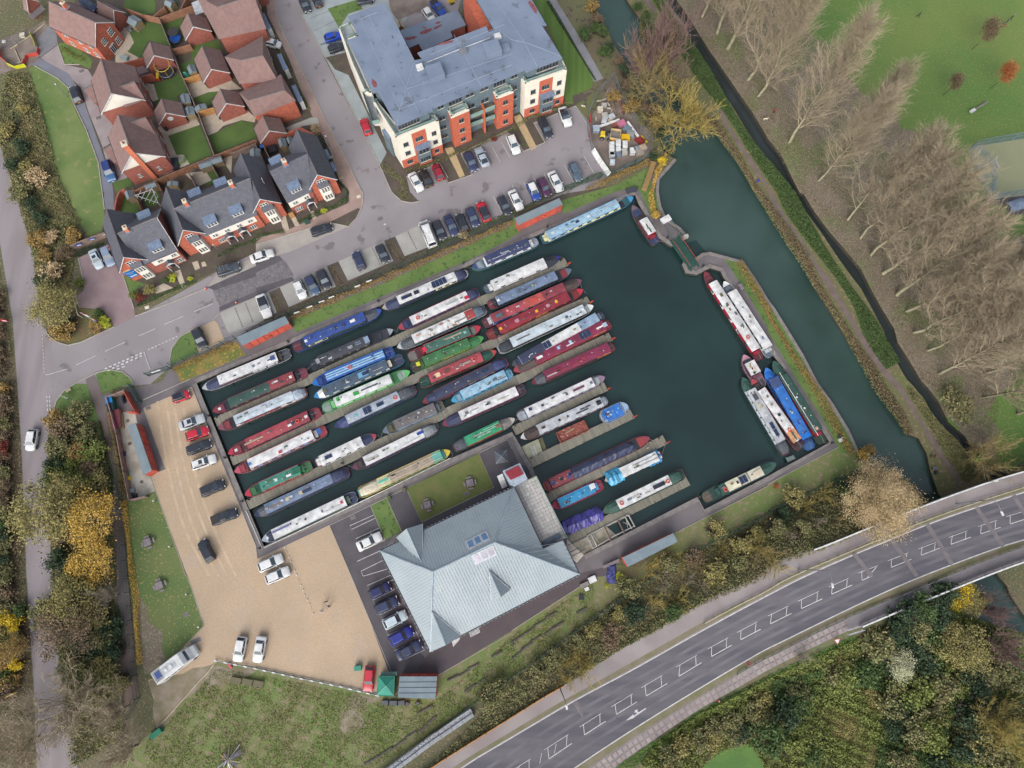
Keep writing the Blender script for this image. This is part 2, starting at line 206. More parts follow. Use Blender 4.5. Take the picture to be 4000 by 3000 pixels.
S_('planting_bed','11 0,448 44,347 82,330 114,398 276,327 245,257 285,240 318,307 475,239 443,169 481,154 514,222 620,182 885,76 21 24,72 176,8 360,-24 360,0 160,32 11 885,96 424,304 104,432',3,G_SOIL);S_('parking_strip','01 720,328 756,276 885,224 11 0,182 256,106 320,120 116,208 0,240 01 885,272',4,mat('strip_paving',(174,168,162),(160,154,150),sc=.3));S_('asphalt_patch','01 736,332 885,272 11 0,240 84,224 108,248 128,288 124,304 0,352 01 885,360 760,400 756,384 748,368',5,G_PATCH,1.5,.12)
S_('fresh_trench','01 718,330 885,256 11 0,240 80,222 92,236 0,280 01 885,292 740,340',6,G_BLACKT);S_('fresh_trench','01 758,398 885,344 11 0,332 124,294 132,306 0,362 01 885,362 760,414',6,G_BLACKT);S_('corner_bed','11 253,106 352,56 362,60 348,88 320,118',5,G_SOIL);S_('apartment_beds','10 236,200 280,92 360,80 500,360 885,360 20 280,320 216,368 72,424 112,494 40,524 0,466 10 864,452 706,528 744,604 662,634 624,564 520,612 532,664 11 564,34 536,37 504,30 480,8 10 472,664 428,572',3,G_SOIL)
S_('paved_strip','10 244,200 256,228 428,572 452,528 416,456 364,348 320,260 272,240',4,G_PERM);S_('paved_court','10 160,52 256,-80 600,-80 500,100 400,48 296,92 308,182 240,200 200,120',4,G_PERM);S_('court_lawn','10 248,30 348,0 370,32 320,48 288,98',5,G_LAWN);S_('court_yard','10 460,0 600,-20 604,20 492,72 472,40',5,G_MUD,1.5,.2);S_('stepping_path','10 652,514 680,508 722,608 704,616',5,mat('buff_path',(196,172,132),(184,160,122),sc=.8,fine=.1))
S_('stepping_path','20 4,404 28,396 86,510 66,522',5,MATS['buff_path']);S_('striped_lawn','20 72,0 40,-80 92,-104 120,0 248,208 280,276 276,304 206,332 214,356 188,368 172,280 192,240 120,84',4,mat('striped_grass',(84,116,44),(100,130,56),sc=.9,fine=.08,sh=(R(25),.9,.02)));S_('riverside_ground','20 152,0 276,0 304,52 336,120 408,248 464,352 500,440 520,520 460,552 348,600 280,512 264,420 220,364 206,334 276,308 316,272',2,mat('riverside_grass',(104,110,66),(112,98,82),sc=.12,fine=.2,spk=(82,74,66),ss=.9,st=.58))
S_('riverside_path','20 120,0 80,-104 120,-104 152,0 248,152 316,272 284,284 224,188',3,mat('grey_path',(146,146,154),(136,136,142),sc=.5));S_('site_compound','20 264,420 348,280 368,320 472,452 480,484 476,540 348,596 280,516',4,G_MUD,2,.2);S_('quay_lawn','11 120,444 440,316 885,116 21 4,76 28,140 0,156 11 885,159 744,232 136,487',4,G_LAWN);S_('quay_lawn','21 160,32 360,-24 20 472,580 476,592 460,656 21 400,-8 360,-2 180,76',4,G_LAWN)
S_('gate_bank','01 600,604 816,516 850,563 626,660',4,mat('leafy_gate_grass',(96,112,48),(140,120,60),sc=.4,fine=.16,spk=(190,150,60),ss=2,st=.62));S_('gravel_yard','02 496,84 664,10 700,104 885,560 12 6,604 254,488 13 329,0 467,329 460,340 422,408 0,314 03 748,292 640,404 572,508 540,520 536,440 512,360 532,352 636,244 706,172 648,0 02 536,368 520,318 572,294',3,G_GRAVEL);S_('yard_lawn','02 442,406 498,390 538,370 644,664 03 648,0 706,172 636,244 536,332 500,344 472,200 448,0 02 440,520',3,G_LEAFY)
S_('leaf_drift','03 480,32 504,120 520,168 556,192 572,280 532,332 500,344 480,240 468,80',4,G_LITTER,1.5,.4);S_('service_slab','02 400,96 468,100 480,160 520,316 536,370 496,390 444,404 420,240 392,120',4,mat('stained_concrete',(196,192,180),(166,160,146),sc=.5,fine=.1));S_('car_park','12 256,487 396,420 452,394 516,360 868,192 885,224 22 24,276 76,292 22 8,352 12 580,500 480,520 440,576 13 560,256 640,344 464,344 344,24 328,0',3,G_DARK)
S_('service_road','13 600,264 22 236,656 360,624 320,664 23 284,4 0,188 13 628,344 552,332',4,G_DARKB);S_('terrace_lawn','12 396,421 452,394 504,510 446,539',4,G_LAWN);S_('terrace_lawn','12 519,360 770,240 822,357 572,478',4,mat('worn_lawn',(116,118,66),(98,112,52),sc=.5,fine=.16));S_('south_verge','22 562,516 885,352 32 0,346 244,218 256,172 224,68 280,160 312,232 360,276 304,296 0,440 22 885,444 600,592 460,664 23 288,132 0,352 13 885,356 600,540 452,680 03 280,760 520,540 572,508 748,296 13 0,320 420,412 624,420 628,344 23 0,188 284,4 22 320,664 360,624 440,632',3,G_ROUGH)
S_('bare_dirt','13 340,404 424,416 412,440 368,460 384,512 344,552 280,528 288,472 320,432',4,G_DIRT,1.2,.5);S_('dirt_strip','03 516,360 600,340 732,312 885,320 13 160,352 0,332 03 680,400 640,424 568,520 540,520',4,G_DIRT,1.5,.35);S_('clearing','23 624,688 680,632 760,588 820,580 852,624 885,688',4,mat('bright_clearing_grass',(78,116,48),(92,130,56),sc=.3,fine=.16),1.5,.4);S_('canal_verge','21 734,232 772,232 800,240 844,304 885,372 31 24,404 86,504 120,560 172,660 32 224,68 280,160 312,232 256,240 240,216 176,100 108,0 31 0,484 21 885,472 800,332',3,G_LAWN)
S_('gate_lawn','21 442,0 436,-24 20 480,624 21 496,0 505,52 496,88 480,80',4,G_LAWN);S_('towpath','20 452,0 460,12 492,44 504,36 476,0 448,-80 420,-80',3,G_PATH);S_('towpath','20 716,384 736,440 780,504 844,600 885,656 31 16,48 52,108 100,168 132,224 172,276 204,332 244,392 276,440 304,500 344,560 384,616 436,672 32 452,24 484,76 532,152 568,212 600,260 640,316 660,356 672,348 648,304 608,248 580,200 548,148 496,68 464,8 31 452,664 400,600 360,544 320,484 292,428 260,376 224,320 188,268 148,216 116,164 68,100 32,36 20 885,640 824,544 792,500 748,432 728,380',3,G_PATH,2,.15)
S_('sports_court','30 694,522 706,506 1160,440 1200,600 1040,656 31 760,28 30 756,664',4,G_COURT);S_('court_surround','31 740,8 760,28 885,8 885,44 828,40 746,48',3,G_DARK);S_('court_surround','31 816,40 892,24 920,72 834,84',3,G_DARK);S_('shelter_pad','31 852,160 920,152 920,216 864,200',3,G_DARK);kb=M()
for s in('01 160,476 164,490 176,504 200,520 236,530 280,520 340,492 396,466','01 468,430 600,380 716,332','11 0,182 256,105','11 253,106 320,120 348,90 362,60 370,36 368,0','10 64,0 72,60 96,120 136,200 192,312 240,416 312,552 365,664','10 160,52 240,200 256,230 428,572 468,664 11 480,12 504,32 536,38 563,34','10 520,612 636,565 664,633 748,604 707,531 885,444','20 40,524 114,493 78,426 220,367 260,432','20 40,524 0,464','01 760,418 736,444','01 692,464 660,477 624,500 596,536 588,576 590,600','01 256,664 332,626 380,614 424,622 452,644 463,664','02 260,0 224,22 196,58 184,106','01 426,288 464,404','00 120,228 200,272 236,304 256,360 300,452 340,560 354,664 01 362,60','00 200,156 224,224 276,224','01 272,228 294,326','01 276,400 262,362'):ribbon(pp(s),.16,0,.15,kb)
kb.build('kerb',KERB,kind='structure');eb=M()
for s in('02 496,84 664,10 700,104 885,560 12 6,604 254,488 13 329,0 467,329','02 496,84 572,294 520,318 538,370 644,664 03 648,0 706,172 636,244','12 396,421 446,539','12 452,394 504,510','12 519,360 770,240 822,357 572,478 519,360','12 256,488 868,192 885,224','13 628,344 885,196 23 0,188 292,0','22 562,516 885,352 32 0,346 244,218','02 224,24 260,0','02 496,56 656,-16','13 0,312 420,406'):ribbon(pp(s),.09,0,.11,eb)
eb.build('edging_strip',KERB,kind='structure');cp=M()
def coping(s,w_=.8,side=1,z=.15):ribbon(pp(s)if isinstance(s,str)else s,w_,-.5,z,cp,side)
coping(WB0[:9]);coping(WB0[12:23]);coping(WB0[24:]+WB0[:1]);coping('20 560,548 500,616 496,664 21 505,52 524,94 576,132 604,162',.6,1);coping('21 632,230 656,212 684,208 772,232 800,240 844,304 885,372 31 24,404 86,504 120,560 172,660 32 224,68 280,160 312,232',.6,-1);cp.build('quay_coping',COPING,kind='structure');mk=M()
def mline(s,w_=.12,z=.098):ribbon(pp(s),w_,z-.004,z,mk)
for s in('01 158,633 168,631 231,613','01 265,598 332,566','01 364,551 434,519','01 480,498 537,473','01 569,458 634,430','01 672,414 736,386','01 498,552 519,613','02 496,55 656,-16'):mline(s)
def dashes(s,n,w_=.25,duty=.6):
 q=pp(s);a,b=q
 for i in range(n):ribbon([a.lerp(b,i/n),a.lerp(b,(i+duty)/n)],w_,.094,.098,mk)
dashes('01 363,612 498,554',9,.3);dashes('01 404,614 440,600',2,.3);dashes('01 372,618 498,563',8,.3);dashes('01 512,546 620,497',9,.2);dashes('01 146,468 155,632',13,.1,.5);dashes('02 163,40 166,100',4,.18);dashes('02 172,40 175,100',4,.18)
for s in('21 0,-24 16,12','20 4,646 24,688','20 40,631 62,664','20 76,616 102,664','20 111,601 140,656','20 145,586 176,644','20 181,572 215,634','20 215,556 250,618','20 249,541 285,603','11 636,91 669,156','11 674,76 708,140','11 710,61 743,123','11 746,45 779,108','11 782,30 816,92','11 819,14 851,74','11 854,-2 885,64','10 816,508 844,561','10 849,493 878,546','10 636,565 664,616','10 608,608 624,640','10 792,556 809,579','10 762,568 775,594'):mline(s,.1)
for s in('12 407,453 325,490 330,503 412,464','12 425,498 345,535 349,547 432,509','12 446,539 362,580','12 430,576 350,613','12 438,610 363,647 371,664','12 452,640 372,664','13 464,-2 385,33 392,50 476,12','13 480,46 405,83 411,100 488,64','13 502,98 429,134 435,153 516,114','13 524,148 450,186 456,205 532,172','13 548,204 474,240 480,258 560,222','13 496,295 582,256 554,192 548,194','13 530,174 545,190'):mline(s,.1)
mk.build('road_markings',MARK,kind='structure');dt=M()
for s in('11 156,298 188,366','11 202,276 234,344','11 524,136 556,200','11 400,188 432,256','11 332,216 364,280','01 812,400 840,468','01 848,384 876,452','10 188,64 260,36','10 200,108 276,72','10 224,156 248,146'):
 a,b=pp(s)
 for i in range(12):dt.box((*a.lerp(b,(i+.5)/12).xy,.094),(.16,.16,.004))
dt.build('bay_dots',DARK,kind='structure')
# cars
CARK={'hatch':(4.0,1.76,1.48,.92,.23,.06,-.36,-.47,.95),'city':(3.5,1.66,1.5,.95,.27,.1,-.36,-.47,.98),'saloon':(4.6,1.8,1.44,.9,.21,.05,-.24,-.36,.98),'estate':(4.7,1.8,1.48,.9,.23,.08,-.4,-.485,.95),'suv':(4.5,1.88,1.7,1.08,.24,.08,-.4,-.48,1.1),'mpv':(4.6,1.84,1.68,1.0,.3,.12,-.42,-.49,1.05),'coupe':(4.4,1.82,1.36,.86,.18,.02,-.18,-.4,.95),'pickup':(5.1,1.86,1.75,1.1,.2,.08,-.1,-.14,1.05),'camper':(5.2,1.95,2.05,1.15,.38,.24,-.46,-.49,1.1)}
_cm={}
def car_meshes(kind):
 if kind in _cm:return _cm[kind]
 L,W,H,hb,xw,xr,xq,xb,ht=CARK[kind];hw=W/2;d={};st=[(-.5,.35,ht-.32,.8),(-.493,.28,ht-.1,.9),(-.47,.24,ht-.01,.95),(-.36,.2,ht,1),(xq*.5,.2,hb+.05,1),(xw,.2,hb+.03,1),(.36,.2,hb-.04,.98),(.44,.22,hb-.12,.93),(.485,.28,hb-.26,.83),(.5,.36,.6,.7)];rows=[]
 for x,zl,zh,k in st:w_=hw*k;x*=L;rows.append([(x,-w_*.96,zl),(x,-w_,zl+.15),(x,-w_,zh*.72),(x,-w_*.95,zh-.06),(x,-w_*.82,zh),(x,-w_*.4,zh+.035),(x,w_*.4,zh+.035),(x,w_*.82,zh),(x,w_*.95,zh-.06),(x,w_,zh*.72),(x,w_,zl+.15),(x,w_*.96,zl)])
 b=M();b.grid(rows,close=True);b.face(rows[0]);b.face(list(reversed(rows[-1])));b.sm=True;d['body']=b.mesh('body_'+kind,[WHITE]);bw,tw=hw*.9,hw*.74;zb=hb-.03;c=M();x0,x1,x2,x3=xw*L,xr*L,xq*L,xb*L;zt=H;zr_=ht-.03;ring0=[(x0,-bw*.92,zb),(x0*.6+x3*.4,-bw,zb),(x3,-bw*.9,zr_),(x3,bw*.9,zr_),(x0*.6+x3*.4,bw,zb),(x0,bw*.92,zb)];ring1=[(x1,-tw*.94,zt-.04),(x1*.5+x2*.5,-tw,zt-.02),(x2,-tw*.92,zt-.05),(x2,tw*.92,zt-.05),(x1*.5+x2*.5,tw,zt-.02),(x1,tw*.94,zt-.04)]
 ring2=[(x*.95+.02,y*.86,zt+.01)for x,y,z in ring1];c.grid([ring0,ring1,ring2],close=True);c.face(ring2);c.sm=False;d['roof']=c.mesh('roof_'+kind,[WHITE])
 def pane(name,q,m_):
  g=M();a=[Vector(p)for p in q];n=(a[1]-a[0]).cross(a[2]-a[1]).normalized();ce=sum(a,Vector())/4
  if n.dot(ce-V3((x0+x3)/2,0,.9))<0:n=-n
  q2=[ce+(p-ce)*.9+n*.018 for p in a];q1=[ce+(p-ce)*.9-n*.02 for p in a];g.grid([q1,q2],close=True);g.face(q2);d[name]=g.mesh(name+'_'+kind,[m_])
 pane('windscreen',[ring0[5],ring0[0],ring1[0],ring1[5]],SCREEN);pane('rear_window',[ring0[2],ring0[3],ring1[3],ring1[2]],GLASS);pane('side_window_l1',[ring0[0],ring0[1],ring1[1],ring1[0]],GLASS);pane('side_window_l2',[ring0[1],ring0[2],ring1[2],ring1[1]],GLASS);pane('side_window_r1',[ring0[4],ring0[5],ring1[5],ring1[4]],GLASS);pane('side_window_r2',[ring0[3],ring0[4],ring1[4],ring1[3]],GLASS);g=M()
 if kind=='pickup':
  g.box((-.32*L,0,ht+.03),(.34*L,W*.84,.1))
  for k in range(6):g.box((-.47*L+k*.06*L,0,ht+.1),(.03,W*.8,.03))
  d['load_cover']=g.mesh('load_cover',[DARK])
 if kind=='camper':g.box((-.1*L,0,zt+.03),(.62*L,W*.62,.1));d['pop_top']=g.mesh('pop_top',[WHITE])
 _cm[kind]=d;return d
def cyl_mesh(name,r,h,n,m_,axis='Z'):
 b=M();a=0,0,-h/2;c=0,0,h/2
 if axis=='Y':a,c=(0,-h/2,0),(0,h/2,0)
 if axis=='X':a,c=(-h/2,0,0),(h/2,0,0)
 b.tube([a,c],r,n);return b.mesh(name,[m_])
def box_mesh(name,d,m_,c=(0,0,0)):return M().box(c,d).mesh(name,[m_])
def _mk_wheel():b=M();b.tube([(0,-.11,0),(0,.11,0)],.33,14,0);b.tube([(0,-.118,0),(0,-.1,0)],.2,10,1);b.tube([(0,.1,0),(0,.118,0)],.2,10,1);return b.mesh('wheel',[TYRE,STEEL])
WHEEL=_mk_wheel();LAMP=box_mesh('headlight',(.18,.36,.12),mat('clear_lamp',(225,228,232),rf=.2));TAIL=box_mesh('taillight',(.1,.28,.2),mat('red_lamp',(190,30,30),rf=.3));MIRR=box_mesh('wing_mirror',(.14,.2,.13),WHITE);PLATE=box_mesh('number_plate',(.03,.5,.11),flat(QA));PLATEY=box_mesh('number_plate_y',(.03,.5,.11),flat(JJ));RAIL=box_mesh('roof_rail',(1.7,.05,.06),DARK);BAR=box_mesh('roof_bar',(.09,1.25,.05),STEEL)
SUNR=box_mesh('sunroof',(.7,.75,.015),GLASS)
def car(label,kind,colr,tile,fx,fy,rx,ry,group=None,roof=None,extra='',cat='car',bonnet=None):
 L,W,H,hb,xw,xr,xq,xb,ht=CARK[kind];f,r=P(tile,fx,fy,.6),P(tile,rx,ry,.6);c=(f+r)/2;a=atan2(f.y-r.y,f.x-r.x);t=thing('parked_car' if cat=='car' else cat.replace(' ','_'),label,cat,(c.x,c.y,.075),a,group);d=car_meshes(kind);pm=paint(colr);rm=paint(roof,k='r')if roof else pm;s=max(.9,min(1.1,(f-r).length/L));t.scale=s,(1+s)/2,1;inst('body',d['body'],t,m=pm);ro=inst('roof',d['roof'],t,m=rm);inst('windscreen',d['windscreen'],t)
 inst('rear_window',d['rear_window'],t)
 for q in('side_window_l1','side_window_l2','side_window_r1','side_window_r2'):inst('side_window',d[q],t)
 for x in(.31,-.3):
  for y in(-1,1):inst('wheel',WHEEL,t,(x*L,y*(W/2-.09),.33))
 for y in(-1,1):inst('headlight',LAMP,t,(L*.468,y*W*.3,hb-.24),rz=-y*.35);inst('taillight',TAIL,t,(-L*.487,y*W*.36,ht-.24));inst('wing_mirror',MIRR,t,(xw*L-.12,y*(W/2+.04),hb+.06),m=pm)
 inst('number_plate',PLATE,t,(L*.502,0,.45));inst('number_plate',PLATEY,t,(-L*.502,0,.62))
 if 'load_cover' in d:inst('load_cover',d['load_cover'],t)
 if 'pop_top' in d:inst('pop_top',d['pop_top'],t)
 if 'rails' in extra or kind in('suv','estate'):
  for y in(-1,1):inst('roof_rail',RAIL,t,((xr+xq)/2*L,y*W*.33,H+.03))
 if 'bars' in extra:
  for x in(.1,-.5):inst('roof_bar',BAR,t,((xr+xq)/2*L+x,0,H+.1))
 if 'sun' in extra:inst('sunroof',SUNR,t,(xr*L*.4+xq*L*.25,0,H+.015))
 return t
BLK,NAVY,DGRY,WHT,SIL,RED=QN,QB,QC,QA,QP,JB;g1='cars in the gravel yard';g2='cars in the bays beside the slate blue metal roof';g3='cars in the concrete bays along the estate road';g4='cars nosed up to the hedge in the flats car park';g5='cars in front of the apartment block';g6='cars on the paved court left of the flats';CARS=[('dark blue estate car behind the detached house with a garage, top left of the estate','suv',QC,'00',830,85,715,15,None),('navy hatchback parked on the curved side road beside the long verge lawn','hatch',QB,'00',630,748,685,890,None),('steel blue car with pale blue bonnet parked at the lower end of the side road','suv',(70,110,160),'00',975,1568,920,1398,None),('dark navy car topmost on the paved court, facing down the picture','hatch',QB,'10',452,105,395,-15,g6),('dark car with red rear lamps second from the road on the paved court','hatch',QB,'10',500,-50,548,58,g6),('grey car cut by the picture edge beyond the court lawn','hatch',QF,'10',985,-5,900,8,g6),('small white car half hidden beside the brown roofed terrace','city',WHT,'10',198,392,108,372,None),('bright blue hatchback parked nose to the flats wall','hatch',(28,70,190),'10',735,300,595,345,g6),('dark grey hatchback next to the bright blue one by the flats wall','hatch',QB,'10',765,390,632,437,g6),('white hatchback behind the flats beside the low grey roof','hatch',WHT,'10',1525,175,1465,90,'cars behind the flats'),('blue pickup truck behind the flats','pickup',JH,'10',1625,135,1530,20,'cars behind the flats'),('pink red hatchback alone on the grey paved strip left of the flats','hatch',JB,'10',925,1028,975,1165,None),('white saloon leftmost of the bays under the cream corner of the flats','saloon',WHT,'10',1428,1652,1342,1500,g5),('black convertible between the white saloon and the dark red car','coupe',BLK,'10',1435,1475,1502,1608,g5),('dark red hatchback beside the left buff path to the flats','hatch',JC,'10',1543,1420,1604,1555,g5),('navy blue hatchback just right of the left buff path','hatch',QC,'10',1895,1482,1820,1315,g5),('silver blue coupe beside the navy hatchback in front of the brick bays','coupe',SIL,'10',1915,1278,1992,1440,g5),('white hatchback left of the right hand buff path','hatch',WHT,'20',48,1332,-22,1165,g5),('black estate car right of the right hand buff path','estate',QB,'20',328,1192,250,1025,g5),('white coupe with a black roof panel nearest the right end of the flats','coupe',WHT,'20',492,1092,430,932,g5),('slate blue car rightmost in the row by the hedge','hatch',QT,'20',585,1565,512,1412,g4),('pale mint white saloon second from the right by the hedge','saloon',QA,'20',422,1655,335,1488,g4),('plum purple hatchback third from the right by the hedge','hatch',(84,48,82),'20',318,1695,240,1545,g4),('bright blue hatchback with a white roof in the hedge row','hatch',JH,'21',222,70,152,-80,g4),('white saloon between the blue and the black car in the hedge row','saloon',QA,'21',75,155,-5,-10,g4),('black car left of the white saloon in the hedge row','hatch',QB,'11',2185,195,2110,42,g4),('red hatchback with black glass roof in the hedge row','hatch',JB,'11',1932,88,2003,252,g4),('dark blue grey hatchback left of the red one','hatch',QC,'11',1905,298,1838,140,g4),('black hatchback two places left of the red one','hatch',QB,'11',1752,190,1812,338,g4),('dark blue saloon three places left of the red hatchback','saloon',QC,'11',1727,378,1650,205,g4),('black hatchback right beside the white camper van','hatch',QB,'11',1618,412,1550,255,g4),('black hatchback facing the lawn in the second bay from the camper van','hatch',QB,'11',1130,612,1060,462,g3),('navy blue hatchback facing the road in the second concrete bay','hatch',QC,'11',858,520,922,670,g3),('black hatchback rightmost of the three in the third bay','hatch',QB,'11',625,838,552,678,g3),('dark blue hatchback with a pale bonnet in the middle of the third bay','hatch',(72,92,122),'11',527,887,448,728,g3),('white hatchback leftmost of the three in the third bay','hatch',QA,'11',415,922,350,772,g3),('white coupe with black roof alone in the leftmost concrete bay','coupe',WHT,'11',108,1087,35,890,g3),('black estate car with roof rails parked below the terraced houses on the right','estate',QB,'11',652,298,485,355,'cars on the strip in front of the terraced houses'),('white saloon in the middle of the strip in front of the terraced houses','saloon',QA,'11',152,520,-45,588,'cars on the strip in front of the terraced houses'),('grey estate car with two silver roof bars in front of the terraced houses','suv',QF,'01',2078,638,1880,702,'cars on the strip in front of the terraced houses'),('dark navy hatchback beside the small lawn on the gravel bay','hatch',QB,'01',1765,1352,1688,1182,None),('silver saloon with a sunroof on the plum block driveway','saloon',JL,'01',868,658,803,508,None),('grey blue estate car beside the slate roof on the plum block driveway','hatch',JG,'01',968,640,903,468,None),('white car driving along the lane past the brown hedge','city',QA,'02',262,590,300,380,None),('small red car with a black roof nearest the marina gate','city',JB,'02',1638,85,1498,132,g1),('silver blue saloon topmost of the row of four in the gravel yard','saloon',QD,'02',1768,288,1552,370,g1),('crimson hatchback second in the row of four in the gravel yard','hatch',JB,'02',1805,395,1610,462,g1),('dark green estate car third in the row of four in the gravel yard','estate',QB,'02',1828,508,1615,583,g1),('white estate car with sunroof fourth in the row of four in the gravel yard','estate',QA,'02',1868,638,1658,712,g1),('dark grey off-road car alone below the row of four in the gravel yard','suv',QB,'02',1946,855,1738,943,g1),('dark navy pickup truck with a ribbed load cover in the gravel yard','pickup',QB,'02',2050,1108,1840,1185,g1),('black hatchback standing across the middle of the gravel yard','hatch',QB,'02',1742,1352,1832,1532,g1),('white hatchback upper of the two by the basin corner','hatch',QA,'12',232,1498,22,1592,g1),('white hatchback lower of the two by the basin corner','hatch',QA,'12',290,1608,85,1695,g1),('white saloon parked alone beside the small terrace lawn','saloon',QA,'12',1083,1308,878,1412,g2),('indigo blue car topmost of the five beside the metal roof','hatch',(42,46,96),'13',1162,80,980,172,g2),('dark grey car second of the five beside the metal roof','hatch',QC,'13',1230,205,1028,300,g2),('silver pale blue hatchback third of the five beside the metal roof','hatch',JL,'13',1302,325,1105,428,g2),('royal blue hatchback fourth of the five beside the metal roof','hatch',(36,48,150),'13',1355,462,1153,572,g2),('dark blue saloon last of the five beside the metal roof','saloon',QC,'13',1432,582,1218,698,g2),('white saloon right of the pair at the lower edge of the gravel','saloon',QA,'13',12,738,52,528,g1),('white hatchback left of the pair at the lower edge of the gravel','hatch',QA,'03',2052,742,2098,522,g1),('bright red hatchback beside the green shed at the edge of the gravel','hatch',JB,'13',966,998,990,775,g1)]
EX={'grey estate car with two silver':'bars','silver saloon with a sunroof':'sun','white estate car with sunroof':'sun rails','silver blue saloon topmost':'sun','black estate car with roof rails':'rails'};RF={'white coupe with a black':QB,'white coupe with black':QB,'red hatchback with black':QB,'small red car with':(36,38,56),'bright blue hatchback with a white':QA,'dark blue hatchback with a pale':QC,'steel blue car':XO}
for c_ in CARS:label,kind,colr,tile,fx,fy,rx,ry,grp=c_;t=car(label,kind,colr,tile,fx,fy,rx,ry,grp,roof=next((v for k,v in RF.items()if label.startswith(k)),None),extra=next((v for k,v in EX.items()if label.startswith(k)),''),cat='pickup truck' if kind=='pickup' else 'car')
t=car('white camper van with a raised roof among the parked cars by the hedge','camper',WHT,'11',1443,252,1532,478,g4,cat='camper van',extra='rails');f,r=P('03',1682,635,1.6),P('03',1362,880,1.6);c=(f+r)/2;a=atan2(f.y-r.y,f.x-r.x);L=(f-r).length;t=thing('motorhome','long white motorhome with a blue panel on its roof parked half on the leaves','motorhome',(c.x,c.y,.08),a);b=M();hw=1.12;rows=[]
for x,zt,k in((-.5,2.75,.97),(-.495,2.85,1),(.12,2.85,1),(.2,2.8,.98),(.27,2.3,.95),(.33,1.9,.92),(.4,1.25,.9),(.48,1.0,.82),(.5,.6,.7)):w_=hw*k;rows.append([(x*L,-w_,.35),(x*L,-w_,zt-.15),(x*L,-w_*.9,zt),(x*L,w_*.9,zt),(x*L,w_,zt-.15),(x*L,w_,.35)])
b.grid(rows,close=True);b.face(rows[0]);b.face(rows[-1][::-1]);b.build('body',paint(QA)).parent=t;inst('windscreen',box_mesh('windscreen',(.75,1.75,.05),SCREEN),t,(.315*L,0,2.0),rot=(0,.95,0));inst('roof_tray',box_mesh('roof_tray',(3.9,1.25,.03),flat(QD)),t,(-.2*L,0,2.865))
for x in(-.05,-.18):inst('roof_hatch',box_mesh('roof_hatch',(.5,.5,.1),WHITE),t,(x*L,0,2.92))
inst('solar_panel',box_mesh('solar_panel',(.75,1.1,.04),paint(JH)),t,(-.37*L,.1,2.92));g=M()
for i in range(6):g.box((-.3*L-i*.22,0,2.93),(.04,1.6,.04))
g.box((-.38*L,.8,2.95),(1.5,.04,.04));g.box((-.38*L,-.8,2.95),(1.5,.04,.04));pt('roof_rack',g,STEEL,t)
for x in(.33,-.3):
 for y in(-1,1):inst('wheel',WHEEL,t,(x*L,y*(hw-.1),.33))
for x in(.05,-.12,-.3):
 for y in(-1,1):inst('side_window',box_mesh('window_pane',(.8,.03,.5),GLASS),t,(x*L,y*(hw+.01),1.9))
for y in(-1,1):inst('headlight',LAMP,t,(L*.475,y*.75,.85));inst('wing_mirror',MIRR,t,(.36*L,y*1.15,1.6));inst('taillight',TAIL,t,(-L*.5,y*.9,1.0))
# jetties
WZ=-.7;DECKW=mat('weathered_jetty_planks',(142,138,124),(122,118,106),il=[(128,124,112),(150,145,130),(116,114,104),(158,152,138)],sc=.3,fine=.12)
def jetty(label,tile1,x1,y1,tile2,x2,y2,w_=1.75,ring=True,posts=5):
 a,b=P(tile1,x1,y1,0),P(tile2,x2,y2,0);L=(b-a).length;an=atan2(b.y-a.y,b.x-a.x);t=thing('jetty',label,'jetty',(a.x,a.y,0),an,'timber jetties between the boats');m=M();n=int(L/.2)
 for i in range(n):m.box(((i+.5)*L/n,rnd.uniform(-.03,.03),.0+rnd.uniform(-.008,.008)),(L/n-.03,w_,.05))
 pt('planks',m,DECKW,t,kind='stuff');e=M()
 for s in(-1,1):e.box((L/2,s*(w_/2-.08),-.14),(L,.14,.2))
 pt('side_beam',e,mat('wet_timber',(96,92,82)),t);pm=M().box((0,0,-.5),(.22,.22,1.5)).mesh('post',[MATS['wet_timber']])
 for i in range(posts):
  for s in(-1,1):inst('post',pm,t,(L*(i+.5)/posts,s*(w_/2-.14),-.2))
 if ring:p=M();p.tube([(0,0,0),(0,0,1.0)],.05,6);pt('mooring_pole',p,DARK,t,(L-.3,-w_/2+.2,0));q=M();q.box((0,0,0),(.5,.12,.7));pt('lifebuoy_case',q,paint(JI),t,(L+.12,-w_/2+.15,.8),rot=(0,.5,0))
 pd=M();pd.box((0,0,.45),(.2,.2,.9),taper=.8);pt('power_pedestal',pd,DARK,t,(L-.9,w_/2-.2,0));inst('power_pedestal',bpy.data.meshes['power_pedestal'],t,(.6,w_/2-.2,0));return t
jetty('longest jetty of all, first from the top, rooted beside the silver saloon yard','02',1862,330,'21',472,605);jetty('second jetty from the top, ending beside the white boat with a black side','02',2000,665,'21',665,935);jetty('third jetty from the top, ending beside the all crimson boat','02',2140,1045,'21',853,1250);jetty('jetty between the white lilac sided boat and the grey boat with a black cover','22',15,405,'22',812,20)
jetty('jetty beside the rusty open hopper and the small blue tug','22',155,685,'22',1040,258);jetty('jetty beside the long boat under a navy sheet, with a person standing on it','22',305,985,'22',1322,480);jetty('southernmost jetty, above the slipway cradle','22',490,1350,'22',1520,835,ring=False)
